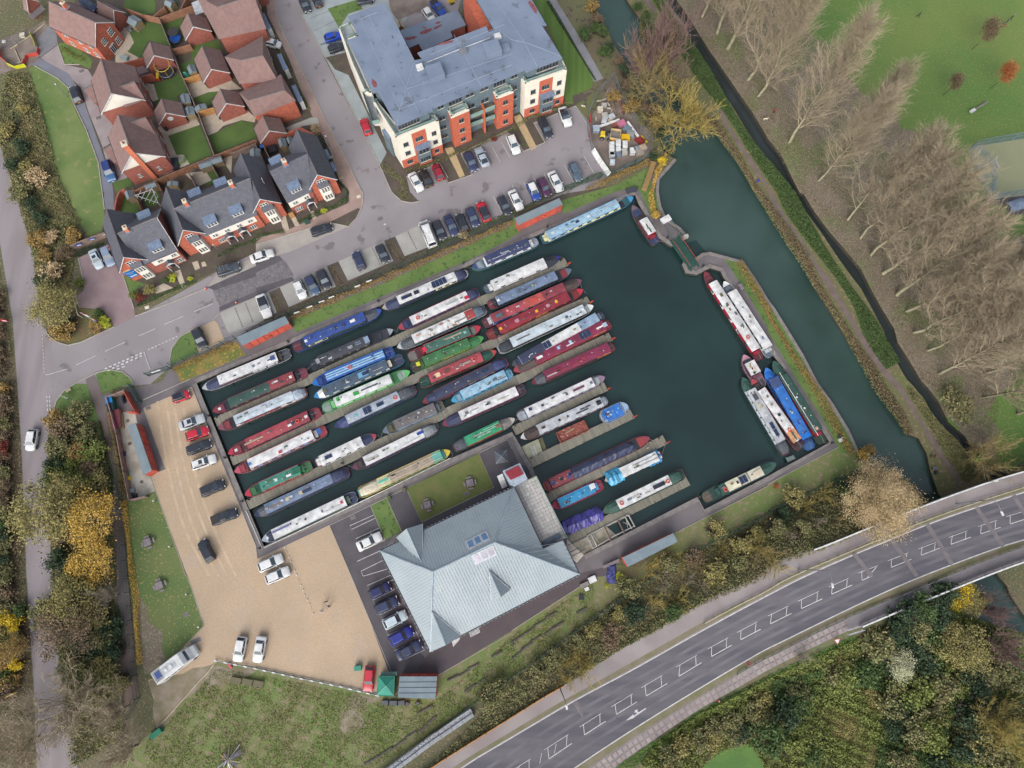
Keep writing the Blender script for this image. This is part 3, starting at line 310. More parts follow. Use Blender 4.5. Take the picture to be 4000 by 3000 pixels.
# narrowboats
BLKH=mat('black_hull',(44,46,52),(60,58,60),sc=.8,rf=.5);WIN=M().box((0,0,0),(1,.03,.34)).mesh('window_glass',[GLASS]);WFR=M().box((0,0,0),(1.12,.02,.44)).mesh('window',[STEEL]);PORT=cyl_mesh('porthole',.17,.03,12,GLASS,'Y');PORTR=cyl_mesh('porthole_rim',.22,.02,12,flat((200,180,110)),'Y');VENT=M().tube([(0,0,0),(0,0,.1)],.09,8).mesh('mushroom_vent',[flat((222,222,215))]);SOL=M().box((0,0,0),(1.25,.62,.04)).mesh('solar_panel',[mat('solar_cells',(36,48,78),(52,66,98),sc=3,rf=.15)])
SOLF=M().box((0,0,0),(1.31,.68,.025)).mesh('panel_frame',[STEEL]);CRS=M().box((0,0,0),(.62,.24,.03)).box((0,0,0),(.24,.62,.034)).mesh('painted_emblem',[WHITE]);FEND=M().tube([(0,0,0),(0,0,.5)],.1,7).mesh('fender',[DARK])
def ring_mesh(name,R_,r,m_):
 b=M();rows=[]
 for i in range(14):a=2*pi*i/14;c=V3(cos(a)*R_,sin(a)*R_,0);u=c.normalized();rows.append([c+u*r*cos(2*pi*j/6)+V3(0,0,r*sin(2*pi*j/6))for j in range(6)])
 rows.append(rows[0]);b.grid(rows,close=True);b.sm=True;return b.mesh(name,[m_])
RING=ring_mesh('lifebuoy',.3,.085,paint(JI))
def hull_outline(L,k,rounded=False,hw=1.06):pts=[];sb=[(0,.42),(.12,.66),(.35,.86),(.8,.97),(1.5,1)]if not rounded else[(0,.3),(.15,.62),(.5,.9),(1.0,1),(1.5,1)];bb=[(L-3.0,1),(L-2.2,.97),(L-1.5,.87),(L-.95,.7),(L-.5,.47),(L-.18,.24),(L,.07)]if not rounded else[(L-1.6,1),(L-1.0,.92),(L-.5,.7),(L-.15,.4),(L,.15)];return[(x,y*hw)for x,y in sb+bb]
def boat(label,bt,bx,by,stt,sx,sy,roof,side,hull=None,trim=None,cab=(2.3,3.0),cv=None,hood=None,deck=None,win='w',n=6,im=(),sg=(),pn=None,sp=None,rough=False,rounded=False,group='narrowboats moored in the basin',cat='narrowboat',w_=1.07,rh=1.62,fore=None):
 soft=lambda c:tuple((int(v*.87+sum(c)*.043)for v in c))if c else c;roof,side,trim,pn,sg=soft(roof),soft(side),soft(trim),[(a,b,soft(c))for a,b,c in pn or()],[(a,b,soft(c))for a,b,c in sg];A,B=P(stt,sx,sy,.1),P(bt,bx,by,.25);L=(B-A).length;an=atan2(B.y-A.y,B.x-A.x);t=thing('narrowboat' if cat=='narrowboat' else cat.replace(' ','_'),label,cat,(A.x,A.y,WZ),an,group);hm=paint([int(v*.6+50*.4)for v in hull])if hull else BLKH
 ol=hull_outline(L,1,rounded,w_);s0,s1=cab[0],L-cab[1]
 def gz(x):f=(x-(L-3.4))/3.4;g_=.78+(.35*f*f if f>0 else 0);e=(1.2-x)/1.2;return g_+(.1*e if e>0 else 0)
 h=M();rows=[]
 for x,y in ol:z=gz(x);rows.append([(x,-y*.9,-.25),(x,-y,z*.55),(x,-y,z),(x,-y*.93,z+.02),(x,-y*.9,z-.06),(x,0,z-.06),(x,y*.9,z-.06),(x,y*.93,z+.02),(x,y,z),(x,y,z*.55),(x,y*.9,-.25)])
 h.grid(rows,close=True);h.face(rows[0]);h.face(rows[-1][::-1]);pt('hull',h,hm,t);tr=paint(trim)if trim else None
 if tr:
  for sgn in(-1,1):g=M();g.tube([(x,sgn*y*1.01,gz(x))for x,y in ol],.035,4);pt('gunwale',g,tr,t)
 dk=paint([int(v*.75+18)for v in deck or QV]);g=M();fr=[(x,y*.84)for x,y in ol if x>=L-2.7];g.grid([[(x,-y,gz(x)-.045)for x,y in fr],[(x,y,gz(x)-.045)for x,y in fr]]);pt('fore_deck',g,dk,t);g=M();fr=[(x,y*.84)for x,y in ol if x<=1.6];g.grid([[(x,-y,gz(x)-.045)for x,y in fr],[(x,y,gz(x)-.045)for x,y in fr]]);pt('stern_deck',g,dk,t);g=M();q=[(x,y*.95,gz(x)+.03)for x,y in ol if x>L-1.3];g.grid([[(a,-b,c)for a,b,c in q],q])
 pt('bow_plate',g,tr or paint(fore or QJ),t);zb,zt=.76,rh;b0,t0=.95*w_/1.07,.86*w_/1.07;sm_=paint(side);g=M();g.grid([[(s0,-b0,zb),(s0+.1,-t0,zt),(s0+.1,t0,zt),(s0,b0,zb)],[(s1,-b0,zb),(s1-.25,-t0,zt),(s1-.25,t0,zt),(s1,b0,zb)]]);g.face([(s0,-b0,zb),(s0,b0,zb),(s0+.1,t0,zt),(s0+.1,-t0,zt)]);g.face([(s1,b0,zb),(s1,-b0,zb),(s1-.25,-t0,zt),(s1-.25,t0,zt)]);pt('cabin_side',g,sm_,t)
 def roofpart(a,b,colr,name='roof',ww=1.0,dz=0):
  g=M();rr=[]
  for x in(a,b):rr.append([(x,-(t0+.04)*ww,zt-.02+dz),(x,-(t0+.04)*ww,zt+.03+dz),(x,-t0*.5*ww,zt+.075+dz),(x,0,zt+.09+dz),(x,t0*.5*ww,zt+.075+dz),(x,(t0+.04)*ww,zt+.03+dz),(x,(t0+.04)*ww,zt-.02+dz)])
  g.grid(rr,close=True);g.face(rr[0]);g.face(rr[1][::-1]);inst(name,g.mesh(name,[mat('roofpaint_%d_%d_%d%s'%(*colr,'r' if rough else ''),colr,[v*.84 for v in colr],sc=.9,rf=.5,fine=.1,spk=(150,110,90)if rough else[v*.72+20 for v in colr],ss=1.4 if rough else 2.6,st=.6 if rough else .66)]),t)
 sg=list(sg)or[(0,1,roof)];r0,r1=s0+.08,s1-.22;rl=r1-r0
 def X(u):return r1-u*rl
 for a,b,c_ in sg:roofpart(X(b),X(a),c_)
 if tr or trim:
  for sgn in(-1,1):g=M();g.tube([(r0,sgn*(t0+.05),zt+.04),(r1,sgn*(t0+.05),zt+.04)],.035,4);pt('handrail',g,tr,t)
 if sp:
  for yy in sp[1]:inst('painted_stripe',M().box(((r0+r1)/2,yy,zt+.1-abs(yy)*.05),(rl-.2,sp[2],.03)).mesh('painted_stripe',[paint(sp[0])]),t)
 dy,dz=b0-t0,zt-zb;tilt=atan2(dy,dz)
 def onside(name,me,x,z,sgn,sc=(1,1,1),off=.015,m=None):k=(z-zb)/dz;y=b0-dy*k+off;return inst(name,me,t,(x,sgn*y,z),sc=sc,rot=(sgn*tilt,0,0),m=m)
 if pn:
  for a,b,c_ in pn:
   for sgn in(-1,1):g=M();xx,yy2=X(b),X(a);g.box((0,0,0),(yy2-xx,.02,.58));o=onside('painted_panel',g.mesh('painted_panel',[paint(c_)]),(xx+yy2)/2,zb+.42,sgn,off=.008)
 if win=='w':
  for i in range(n):
   u=(i+.5)/n
   for sgn in(-1,1):onside('window',WFR,X(u),zb+.48,sgn,(.8,1,1));onside('window_glass',WIN,X(u),zb+.48,sgn,(.8,1,1),.03)
 elif win=='p':
  for i in range(n):
   u=(i+.5)/n
   for sgn in(-1,1):onside('porthole_rim',PORTR,X(u),zb+.5,sgn);onside('porthole',PORT,X(u),zb+.5,sgn,off=.03)
 for u,v in((.18,.3),(.36,-.25),(.55,.3),(.74,-.3),(.9,.25)):inst('mushroom_vent',VENT,t,(X(u),v,zt+.06))
 if cv:
  x0_,x1_=s1-.15,min(L-.75,s1+cab[1]*.78);g=M();cm=mat('canvas_%d_%d_%d'%tuple(cv),cv,[v*.85 for v in cv],sc=2,rf=.8,fine=.1,bump=.4,bs=3)
  def hwat(x):
   for(xa,ya),(xb,yb)in zip(ol,ol[1:]):
    if xa<=x<=xb:return ya+(yb-ya)*(x-xa)/(xb-xa)
   return .1
  rr=[]
  for k in range(5):x=x0_+(x1_-x0_)*k/4;hh=(zt-.05)*(1-k/4)+(gz(x1_)+.05)*(k/4);hy=hwat(x)*.93;f=1-k/4;rr.append([(x,-hy,gz(x)),(x,-hy*.8,gz(x)+(hh-gz(x))*.6),(x,0,hh+.12*f),(x,hy*.8,gz(x)+(hh-gz(x))*.6),(x,hy,gz(x))])
  g.grid(rr);g.face(rr[-1]);pt('bow_cover',g,cm,t)
 else:g=M();g.box((0,0,0),(.7,w_*1.1,.16));pt('bow_locker',g,dk,t,(min(L-1.5,s1+cab[1]*.42),0,gz(s1+1)+.08))
 if hood:
  g=M();hm_=mat('canvas_%d_%d_%d'%tuple(hood),hood,[v*.85 for v in hood],sc=2,rf=.8,fine=.1,bump=.4,bs=3);x0_,x1_=.25,s0+.12;rr=[]
  for k in range(5):x=x0_+(x1_-x0_)*k/4;f=[.45,.8,.95,1,1][k];hh=zt*[.62,.93,1.05,1.08,1.0][k];hy=w_*.93*[.6,.82,.93,.97,.9][k];rr.append([(x,-hy,.8),(x,-hy*.92,hh*.85),(x,-hy*.6,hh),(x,0,hh+.05),(x,hy*.6,hh),(x,hy*.92,hh*.85),(x,hy,.8)])
  g.grid(rr);g.face(rr[0]);pt('stern_cover',g,hm_,t)
 else:g=M();g.tube([(0,0,.85),(0,0,1.35),(.35,0,1.45),(1.3,0,1.4)],.035,5);pt('tiller',g,STEEL,t,(.35,0,0));g=M();g.box((s0-.35,0,1.0),(.6,1.2,.45));pt('stern_hatch',g,sm_,t)
 for k in range(4):pt('roof_item',M().box((0,0,0),(rnd.uniform(.15,.7),rnd.uniform(.12,.3),.12)),flat(rnd.choice((JK,QE,QD,QI,XJ))),t,(X(rnd.uniform(.05,.95)),rnd.uniform(-.45,.45),zt+.13))
 for it in im:
  k=it[0];u=it[1];x=X(u)
  if k=='sol':
   for i in range(it[2]):
    if len(it)>3:xx,rz_=x-i*.72,PI2
    else:xx,rz_=x-i*1.4,0
    f=inst('panel_frame',SOLF,t,(xx,0,zt+.16),rz_);inst('solar_panel',SOL,t,(xx,0,zt+.185),rz_)
  elif k=='emb':inst('painted_emblem',CRS,t,(x,0,zt+.11),.785 if len(it)>3 else 0,m=paint(it[2]))
  elif k=='box':inst('roof_box',M().box((0,0,0),(it[2],it[3],it[5]if len(it)>5 else .14)).mesh('roof_box',[paint(it[4])]),t,(x,0,zt+.15))
  elif k=='off':inst('roof_box',M().box((0,0,0),(it[2],it[3],.1)).mesh('roof_box',[paint(it[4])]),t,(x,it[5],zt+.14))
  elif k=='pole':inst('boat_pole',M().tube([(x-it[2]/2,it[3],zt+.14),(x+it[2]/2,it[3],zt+.14)],.05,5).mesh('boat_pole',[paint(it[4])]),t)
  elif k=='plank':inst('gang_plank',M().box((x,it[3],zt+.13),(it[2],.26,.05)).mesh('gang_plank',[paint(it[4])]),t)
  elif k=='deckemb':inst('painted_emblem',CRS,t,(L-it[1],0,gz(L-it[1])+.06),.785,m=paint(it[2]))
  elif k=='ring':wp=t.matrix_basis@V3(x,it[2],zt+.19);inst('lifebuoy',RING,None,wp,label=it[3],cat='lifebuoy',group='orange lifebuoys lying on cabin roofs')
 for x in(L*.3,L*.7):
  for sgn in(-1,1):inst('fender',FEND,t,(x,sgn*(w_+.1),.15))
 return t
PI2=pi/2;W_,CR_,NV,GN,CRM,DG=QA,QU,JA,XF,JC,QB;B=boat;B('white roofed narrowboat with purple sides, westernmost along the north quay','02',1752,40,'11',298,1388,QA,QO,QB,QD,win='p',n=7,pn=[(.55,.78,QD),(.8,.97,QD),(.02,.3,JP)],cv=QC,im=[('box',.93,.8,.8,JN),('emb',.6,QR,1)],deck=QF);B('royal blue narrowboat with green side panels and a white emblem at its stern','11',1083,1022,'11',322,1352,JH,QB,XO,JH,win='w',n=5,cv=QF,pn=[(.03,.3,JU),(.33,.62,JU),(.65,.97,(206,204,150))],im=[('box',.2,1.0,.5,QA),('emb',.97,QA,1),('box',.35,.7,.6,QC),('box',.48,.3,.6,QB),('deckemb',1.3,QA),('pole',.6,3,.3,QT)])
B('white roofed narrowboat with three solar panels and navy covers at both ends','11',1092,1008,'11',1827,695,QA,QC,QB,None,n=8,cv=QC,hood=QC,pn=[(.62,.99,XG)],im=[('sol',.12,1),('box',.2,.9,.6,QB),('box',.32,1,.7,QB),('sol',.62,4,1),('pole',.3,3,-.5,QA),('pole',.85,2.4,.3,QG)],deck=QA);B('navy roofed narrowboat with white sides at the east end of the north quay','11',1868,655,'21',222,422,JA,QA,(96,150,160),JN,n=4,cab=(1.8,2.6),im=[('pole',.3,3,.3,QD),('off',.45,1.6,.35,QG,0),('off',.7,1.1,.3,QG,.2)],deck=QP,fore=XP)
B('pale blue roofed narrowboat with cream sides under the north lawn, longest of the quay','21',1045,48,'21',250,418,JE,XG,QB,JO,cab=(1.2,3.2),n=8,im=[('box',.42,.5,.4,QA),('box',.58,.7,.5,QC),('pole',.12,4,.25,QD),('box',.92,.5,.4,QA),('off',.72,.5,.35,(90,120,150),.3)],sg=[(0,.72,JE),(.72,1,JE)],pn=[(.74,.98,XA)],deck=(44,100,110),fore=JO);B('green and crimson roofed narrowboat, westernmost above the first jetty','02',1842,238,'11',445,1552,QK,QB,QB,QM,n=6,win='p',sg=[(0,.62,QK),(.62,1,QM)],pn=[(.04,.58,QB),(.64,.97,QO)],im=[('emb',.95,QA,1),('off',.72,1.0,.25,QA,-.3),('deckemb',1.2,QA)],deck=(140,56,76),fore=QV)
B('charcoal narrowboat with grey roof boxes and an open black bow above the first jetty','11',1185,1192,'11',472,1505,JK,QB,QB,None,win='p',n=6,cab=(1.6,4.6),im=[('box',.03,.9,1.2,JG,.3),('off',.2,1.1,.25,QR,.3),('off',.2,1.1,.25,QR,-.1),('box',.36,.9,.5,QG),('pole',.9,1.5,.2,QD),('box',1.0,.7,.9,QG,.3)],deck=QB,fore=QG);B('white roofed narrowboat with navy sides and an orange lifebuoy near its bow','11',1232,1178,'11',1925,862,QA,QC,QC,QX,n=6,cab=(2.2,2.4),hood=QC,im=[('ring',.12,0,'orange lifebuoy on the bow end of the white roofed navy sided boat'),('pole',.72,2.5,.1,QG),('pole',.72,2.5,-.15,XK),('off',.97,.9,.6,XU,.35)],win='p',deck=JA,fore=JA)
B('all white narrowboat at the east tip above the first jetty, with a black bow','21',415,562,'11',1972,850,QA,QA,JA,None,n=3,cab=(1.6,3.0),cv=QB,im=[('box',.62,.7,.4,QD),('deckemb',1.2,QA),('box',.8,.6,.4,QD)],deck=QT,fore=(40,40,110),rh=1.75);B('pale blue roofed narrowboat with red side panels, westernmost under the first jetty','02',1890,385,'12',438,62,JL,(226,222,216),QB,XP,n=5,hood=QP,pn=[(.1,.5,JC),(.52,.75,JC)],im=[('pole',.3,3,0,QP),('pole',.7,3,.2,QP),('box',.5,1,.6,QD)],deck=QM,fore=QM)
B('bright blue narrowboat with pale blue stripes along its roof and an orange lifebuoy','11',490,1659,'11',1192,1372,JY,JH,JH,JF,n=5,win='p',cab=(1.7,2.4),sp=(JE,(-.42,.02,.46),.26),im=[('ring',.42,0,'orange lifebuoy on the blue boat with striped roof'),('pole',.93,1.4,.2,JE)],deck=JH,fore=JY);B('slate roofed narrowboat with cream side panels and bright blue trim beside the striped one','12',505,112,'11',1272,1435,(74,94,118),QU,QB,JO,n=6,cab=(3.0,1.7),cv=QA,im=[('sol',.66,1),('box',.62,1.8,1.0,(110,170,210),.04),('box',.03,.5,.5,QI),('pole',.85,2,.3,QJ)],deck=QC,fore=QA)
B('white narrowboat with rust stained roof and a red patch at its stern','11',1222,1345,'11',1985,1010,QA,QK,QB,QD,n=6,rough=True,sg=[(0,.86,QA),(.86,1,XI)],cv=QF,hood=QT,im=[('plank',.75,2,.3,QE),('deckemb',1.3,QA),('off',.1,.9,.3,XX,-.3)],pn=[(.05,.3,QF),(.35,.6,QF),(.65,.95,QK)]);B('teal green roofed narrowboat with dark red sides and a pink mat at its open stern','11',1940,1168,'11',1318,1432,(64,116,100),JC,QV,JB,n=5,cab=(3.2,2.0),im=[('plank',.35,3.2,.2,QL),('emb',.1,(150,200,190),1),('box',1.0,.7,.9,XQ,.05),('pole',.5,3,.5,(90,130,120))],deck=QE,fore=QX)
B('leaf green narrowboat with a yellow seat cover at its stern','11',1965,1258,'11',1345,1525,JT,QS,JT,(70,150,70),n=4,win='p',cab=(2.4,2.6),cv=JT,im=[('emb',.5,(60,200,120),1),('off',.55,.6,.5,QS,-.3),('pole',.4,3.4,.4,JU),('box',1.12,.7,.7,XL,.3)],deck=QO,pn=[(.05,.35,(130,150,60)),(.4,.65,JX),(.7,.95,QZ)]);B('slate blue roofed narrowboat with black windows and a red bow deck','21',512,672,'11',2008,988,XS,QB,QB,QT,n=9,cab=(1.6,3.0),im=[('emb',.97,QA,1),('pole',.5,3.6,.2,QT),('pole',.52,3.6,-.1,QT),('off',.4,.3,.3,(180,180,100),0)],deck=QM,fore=QD)
B('red roofed narrowboat with pale lilac sides, outer one of the red pair','21',600,765,'11',1962,1142,QM,QD,QB,JP,n=7,cab=(1.7,3.4),cv=QO,im=[('off',.42,1.2,.8,XD,0),('box',.9,1.2,.7,QT),('box',.25,.4,.4,QB),('off',.78,.4,.4,(230,150,150),.2)],sg=[(0,.3,QM),(.3,.55,XD),(.55,.8,QX),(.8,1,QM)],pn=[(.8,1,JY)],deck=QV,fore=QA);B('crimson narrowboat with yellow emblems on its roof, inner one of the red pair','21',610,848,'11',2000,1248,JC,QN,QB,JB,n=6,cab=(2.2,2.8),win='p',im=[('emb',.18,JZ,1),('emb',.46,JZ,1),('emb',.97,JZ,1),('deckemb',1.6,JZ),('off',.3,.7,.6,XB,0),('off',.74,.8,.6,XB,0),('plank',.58,2,0,QV)],deck=XW,pn=[(.02,.3,QN),(.33,.5,(170,130,40)),(.6,.97,XW)])
B('rose red narrowboat with black and white side panels and a white emblem at its stern','02',1975,602,'12',558,238,QX,QB,QV,XQ,n=7,cab=(2.0,3.4),im=[('emb',.96,QA,1),('ring',.82,.1,'orange lifebuoy near the stern of the rose red boat'),('off',.75,.5,.4,QC,0),('off',.69,.7,.4,QA,.2),('plank',.12,3.5,0,QL),('deckemb',1.4,QA),('box',.86,.4,.3,QV)],sg=[(0,.66,QX),(.66,1,QM)],deck=QM,fore=JG);B('white roofed narrowboat with bright green sides and bow above the second jetty','11',1330,1552,'12',578,218,QA,(120,206,130),XY,(90,190,100),n=5,win='p',cab=(2.4,3.4),im=[('off',.62,1.0,.7,(60,160,70),0),('plank',.38,3.2,.1,QF),('off',.93,.6,.7,XY,.3)],deck=(170,196,180),fore=XY,pn=[(.05,.3,YF),(.35,.58,YF),(.68,.95,YF)])
B('white roofed narrowboat with a blue and red bow and a yellow edged stern','02',2030,760,'12',608,392,QA,QJ,QB,XH,n=7,cab=(2.3,2.6),im=[('emb',.02,XM,1),('off',.48,.6,.5,(190,70,100),.4),('off',.6,.2,.2,QB,0),('box',1.1,.8,1.1,(60,100,170),.1)],pn=[(.05,.2,XN),(.3,.42,XN),(.52,.66,XN),(.75,.92,XN)],deck=QX,fore=XM);B('slate blue narrowboat with two solar panels and an orange lifebuoy below the second jetty','12',682,368,'12',1382,42,QP,QC,QC,JA,n=5,cab=(3.2,2.2),cv=JA,hood=QF,im=[('sol',.36,2,1),('sol',.64,1),('ring',.93,.1,'orange lifebuoy on the slate blue boat with solar panels'),('off',.18,.5,.4,(110,190,190),0),('off',.05,.3,.3,QA,0)],pn=[(.05,.22,QF),(.5,.95,QF)],fore=QP)
B('salmon roofed narrowboat with dark green ends below the second jetty','11',2075,1378,'11',1415,1659,QX,QK,QB,XI,n=5,cab=(1.9,2.6),cv=(30,90,74),im=[('off',.32,2.2,.35,JS,0),('ring',.14,.1,'orange lifebuoy near the dark green bow cover of the salmon boat'),('off',.48,.5,.3,QU,-.3),('off',.66,.8,.7,XV,0),('off',.84,.9,.8,(236,200,160),0),('deckemb',1.1,QA)],pn=[(.03,.3,JT),(.33,.6,(130,40,40)),(.62,.97,(70,110,76))],deck=(30,80,66))
B('navy roofed narrowboat with red trim, a solar panel and a blue stern cover','12',1442,162,'11',2172,1462,QC,JK,QB,QM,n=5,cab=(2.8,2.3),cv=QC,hood=JA,im=[('sol',.86,1),('off',.7,.8,.5,QC,0)],pn=[(.1,.3,JP),(.45,.97,JM)],fore=QC);B('sky blue narrowboat with pale roof lying inside the navy one at the jetty','12',1690,148,'22',0,-100,JE,XR,JO,XR,n=6,cab=(1.2,1.9),im=[('box',.3,1.4,.8,JE),('off',.75,.8,.5,QT,0),('off',.5,.5,.5,(180,214,230),0),('pole',.9,2,.4,QB)],deck=JE,fore=JL)
B('pale blue roofed narrowboat with black sides at the east end of the second jetty','21',700,985,'11',2092,1368,JL,QB,QN,QA,n=9,cab=(2.6,1.6),hood=QB,im=[('plank',.84,2.6,0,QH),('off',.25,.5,.4,QF,0),('off',.3,.6,.5,QA,-.2),('box',.03,.6,.6,QA),('off',.02,.5,.5,QI,0)],fore=QD,deck=JL);B('narrowboat whose roof is navy, then white, then powder blue','11',2212,1500,'21',792,1058,QA,QR,QB,None,n=6,win='p',cab=(1.4,1.6),sg=[(0,.3,QC),(.3,.76,QA),(.76,1,XA)],im=[('sol',.32,2,1),('off',.42,.4,.3,QL,0),('off',.7,.5,.3,QY,0),('off',.1,.2,.2,QA,.3)],fore=QF,deck=QC)
B('crimson roofed narrowboat with twin solar panels and a black hooped bow','21',15,1548,'21',848,1135,(146,36,76),QM,QB,QX,n=5,cab=(1.2,4.2),win='p',cv=QO,im=[('sol',.66,3,1),('off',.06,1.2,.5,QA,0),('off',.33,.5,.6,JE,0),('off',.5,.5,.6,JE,0),('off',.48,1.4,.2,QA,.4),('off',.93,1.5,.3,QA,0),('box',1.0,.8,.8,QP),('deckemb',1.9,QA)],pn=[(.02,.5,JC),(.8,.98,YG)],fore=QM,deck=JC);B('green narrowboat with red side panels, westernmost above the third jetty','02',2120,958,'12',482,700,YA,JT,XF,XQ,n=4,cab=(2.0,2.8),im=[('off',.72,.9,.4,QA,.2),('emb',.4,QA,1),('off',.7,.5,.4,XF,-.2),('box',.93,1.5,1.0,XF,.05)],pn=[(.05,.3,(206,40,40)),(.33,.5,(206,60,40)),(.55,.75,YC),(.8,.95,(220,160,120))],deck=JT,fore=JB)
B('short white narrowboat with a black canvas bow and one solar panel above the third jetty','12',1040,442,'12',520,690,QA,QA,QD,None,n=4,cab=(.9,2.4),cv=QC,im=[('sol',.8,1),('off',.4,.2,.2,QF,0),('off',.93,.5,.3,QD,-.3)],fore=QM,deck=(190,90,110));B('grey violet roofed narrowboat with pale green bow and steel blue sides','12',1097,415,'12',1622,180,QH,QT,QT,QR,n=3,win='',cab=(1.5,2.2),im=[('off',.5,.4,.3,QF,.3)],pn=[(.03,.33,JG),(.36,.66,JG),(.7,.97,JG)],fore=(100,150,136),deck=QI)
B('maroon sided white narrowboat with cream roof boxes under the third jetty','12',1612,352,'22',115,35,QA,JP,QB,(150,60,90),n=7,cab=(1.6,3.2),cv=QC,sg=[(0,.55,QA),(.55,1,QA)],im=[('off',.12,.6,.5,QH,0),('off',.5,.6,.5,QH,0),('pole',.25,1.6,0,JD),('pole',.75,2.4,.2,QL),('deckemb',1.1,QA),('emb',.92,QA,1)],fore=(190,90,110),deck=QB);B('dark crimson narrowboat with orange lettered panels east of the third jetty tip','21',170,1650,'21',880,1328,(150,38,80),QO,QB,QV,n=3,win='',cab=(1.0,2.4),cv=QF,im=[('off',.1,2,.25,QJ,.3),('off',.2,.9,.6,QV,0),('off',.6,.7,.6,QM,0),('pole',.4,5,.2,XI)],pn=[(.78,.86,(230,110,60)),(.87,.99,YG)],fore=(190,110,110),deck=QM)
B('white roofed narrowboat with navy sides and a turquoise red bow under the third jetty','12',835,728,'12',1565,372,QA,JA,QB,JP,n=7,cab=(2.6,2.2),hood=QG,im=[('plank',.12,2.4,0,QJ),('plank',.14,2.2,.25,QG),('off',.96,1.2,.5,JH,-.2),('pole',.8,3,.4,QD)],fore=QX,deck=QO);B('steel blue narrowboat with a navy stern cover, below the third jetty in the west','12',-10,1135,'12',805,752,XS,QC,QC,QC,n=6,cab=(3.0,2.0),hood=QC,im=[('plank',.14,2.6,.1,QQ),('off',.33,.6,.6,QW,0),('off',.53,.6,.6,QW,0),('off',.62,1.6,.5,QC,.1),('box',.02,.6,.4,QG),('pole',.85,2,.2,XA)],cv=QF,fore=QC)
B('emerald green narrowboat with red and gold side panels on the quay by the terrace','22',24,302,'12',1708,555,(40,170,116),(110,100,50),QB,None,n=4,win='',cab=(2.3,2.6),hood=QF,cv=QE,im=[('pole',.4,4.6,.15,(210,240,226)),('pole',.48,2.6,-.15,YH),('pole',.5,2.6,-.3,YH),('off',.06,.9,.7,QQ,0),('pole',.25,3,.5,YH)],pn=[(.03,.25,JI),(.3,.5,JI),(.55,.75,(230,110,50)),(.8,.97,YC)]);B('cream and turquoise narrowboat with a yellow hull edge on the quay below the terrace lawn','12',1678,580,'12',888,948,XG,(70,180,160),(214,170,50),JJ,n=8,cab=(3.8,1.4),hood=JM,sg=[(0,.14,XZ),(.14,.82,QL),(.82,1,XG)],im=[('pole',.5,12,.48,QU),('pole',.5,12,-.48,QU),('off',.92,1.8,.4,XZ,.1)],deck=XZ,fore=JJ)
B('white narrowboat with green side panels on the quay corner by the gravel yard','12',55,1352,'12',872,968,QA,XJ,QC,QP,n=4,win='',cab=(1.9,1.9),im=[('off',.12,3.0,.3,(110,110,160),-.35),('off',.45,.3,.3,QB,0),('off',.68,.2,.4,QC,0),('emb',.95,QX,1),('deckemb',1.0,QA),('plank',.8,3,.3,QD)],pn=[(.05,.3,QS),(.36,.6,XJ),(.7,.97,(110,130,100))],deck=QC,fore=JA);B('long white narrowboat with lilac sides, topmost of the south eastern jetties','21',800,1600,'22',50,292,QA,QP,QB,(150,120,150),n=7,cab=(1.6,2.2),im=[('off',.93,.6,.5,QC,.3),('off',.76,.5,.4,QC,0),('off',.4,.4,.5,QF,0),('off',.22,2.2,.4,JP,0),('emb',.03,(110,110,140),1)],deck=QD,fore=JA)
B('pale grey narrowboat with a black bow cover beside the rusty hopper','22',75,468,'22',822,135,QD,QP,QV,None,n=6,cab=(1.1,3.2),cv=QO,im=[('off',.08,.8,.4,QQ,0),('off',.33,.4,.4,QN,0),('off',.46,.3,.4,QB,0),('off',.4,.4,.4,QW,0),('plank',.68,2.4,.2,JK),('plank',.74,2,-.2,JK),('off',.95,.9,.8,QB,0),('emb',.96,QA,1)],fore=QA,deck=QP);B('long red ended workboat under a navy blue sheet','22',1185,465,'22',275,895,QM,JC,QB,QM,n=2,cab=(1.2,15.2),win='p',im=[('off',.1,.7,.4,JN,.2),('off',.15,.7,.4,JN,-.3),('off',.9,.8,.5,JN,0),('off',.5,.6,.5,QN,0)],deck=XI,fore=JG,rh=1.5)
B('cream roofed narrowboat with a dark green bow above the southern jetty','22',785,1108,'22',1485,768,QA,QO,QK,XJ,n=6,cab=(2.9,2.6),cv=QK,hood=QK,im=[('ring',.07,0,'orange lifebuoy near the dark green bow cover above the southern jetty'),('plank',.3,2.4,0,QJ),('off',.22,.8,.4,QR,0),('off',.78,2.2,.7,QB,.05),('ring',.95,.1,'pinkish lifebuoy at the green stern above the southern jetty'),('pole',.55,1,.3,QL)],fore=QU)
B('dark green narrowboat with cream roof sections on the south east quay','32',66,688,'22',1650,992,(240,236,200),QK,QK,QK,n=5,cab=(3.2,2.8),cv=QK,sg=[(0,.32,QU),(.34,.53,QU),(.55,.85,(244,238,206)),(.86,1,QK)],im=[('sol',.42,2,1),('ring',.9,-.2,'orange lifebuoy on the dark green boat with cream roof sections'),('off',.6,.4,.5,QB,0),('off',.72,.5,.3,YD,.2),('off',.12,1.6,.8,JM,0)],deck=JD,fore=QK)
B('long white roofed narrowboat with red side panels on the east quay','21',1662,690,'21',2148,1452,QA,(180,30,54),QN,None,n=5,cab=(1.9,2.4),win='w',pn=[(.08,.14,QA),(.3,.36,QA),(.5,.56,QA),(.66,.72,QA),(.84,.9,QN)],im=[('deckemb',1.4,QA),('ring',.82,.1,'red lifebuoy on the white and red boat on the east quay'),('off',.2,.7,.5,QI,0),('off',.34,.6,.3,YI,0),('off',.41,.5,.3,QI,.1),('off',.66,.4,.4,QE,0)],deck=QV,fore=QV)
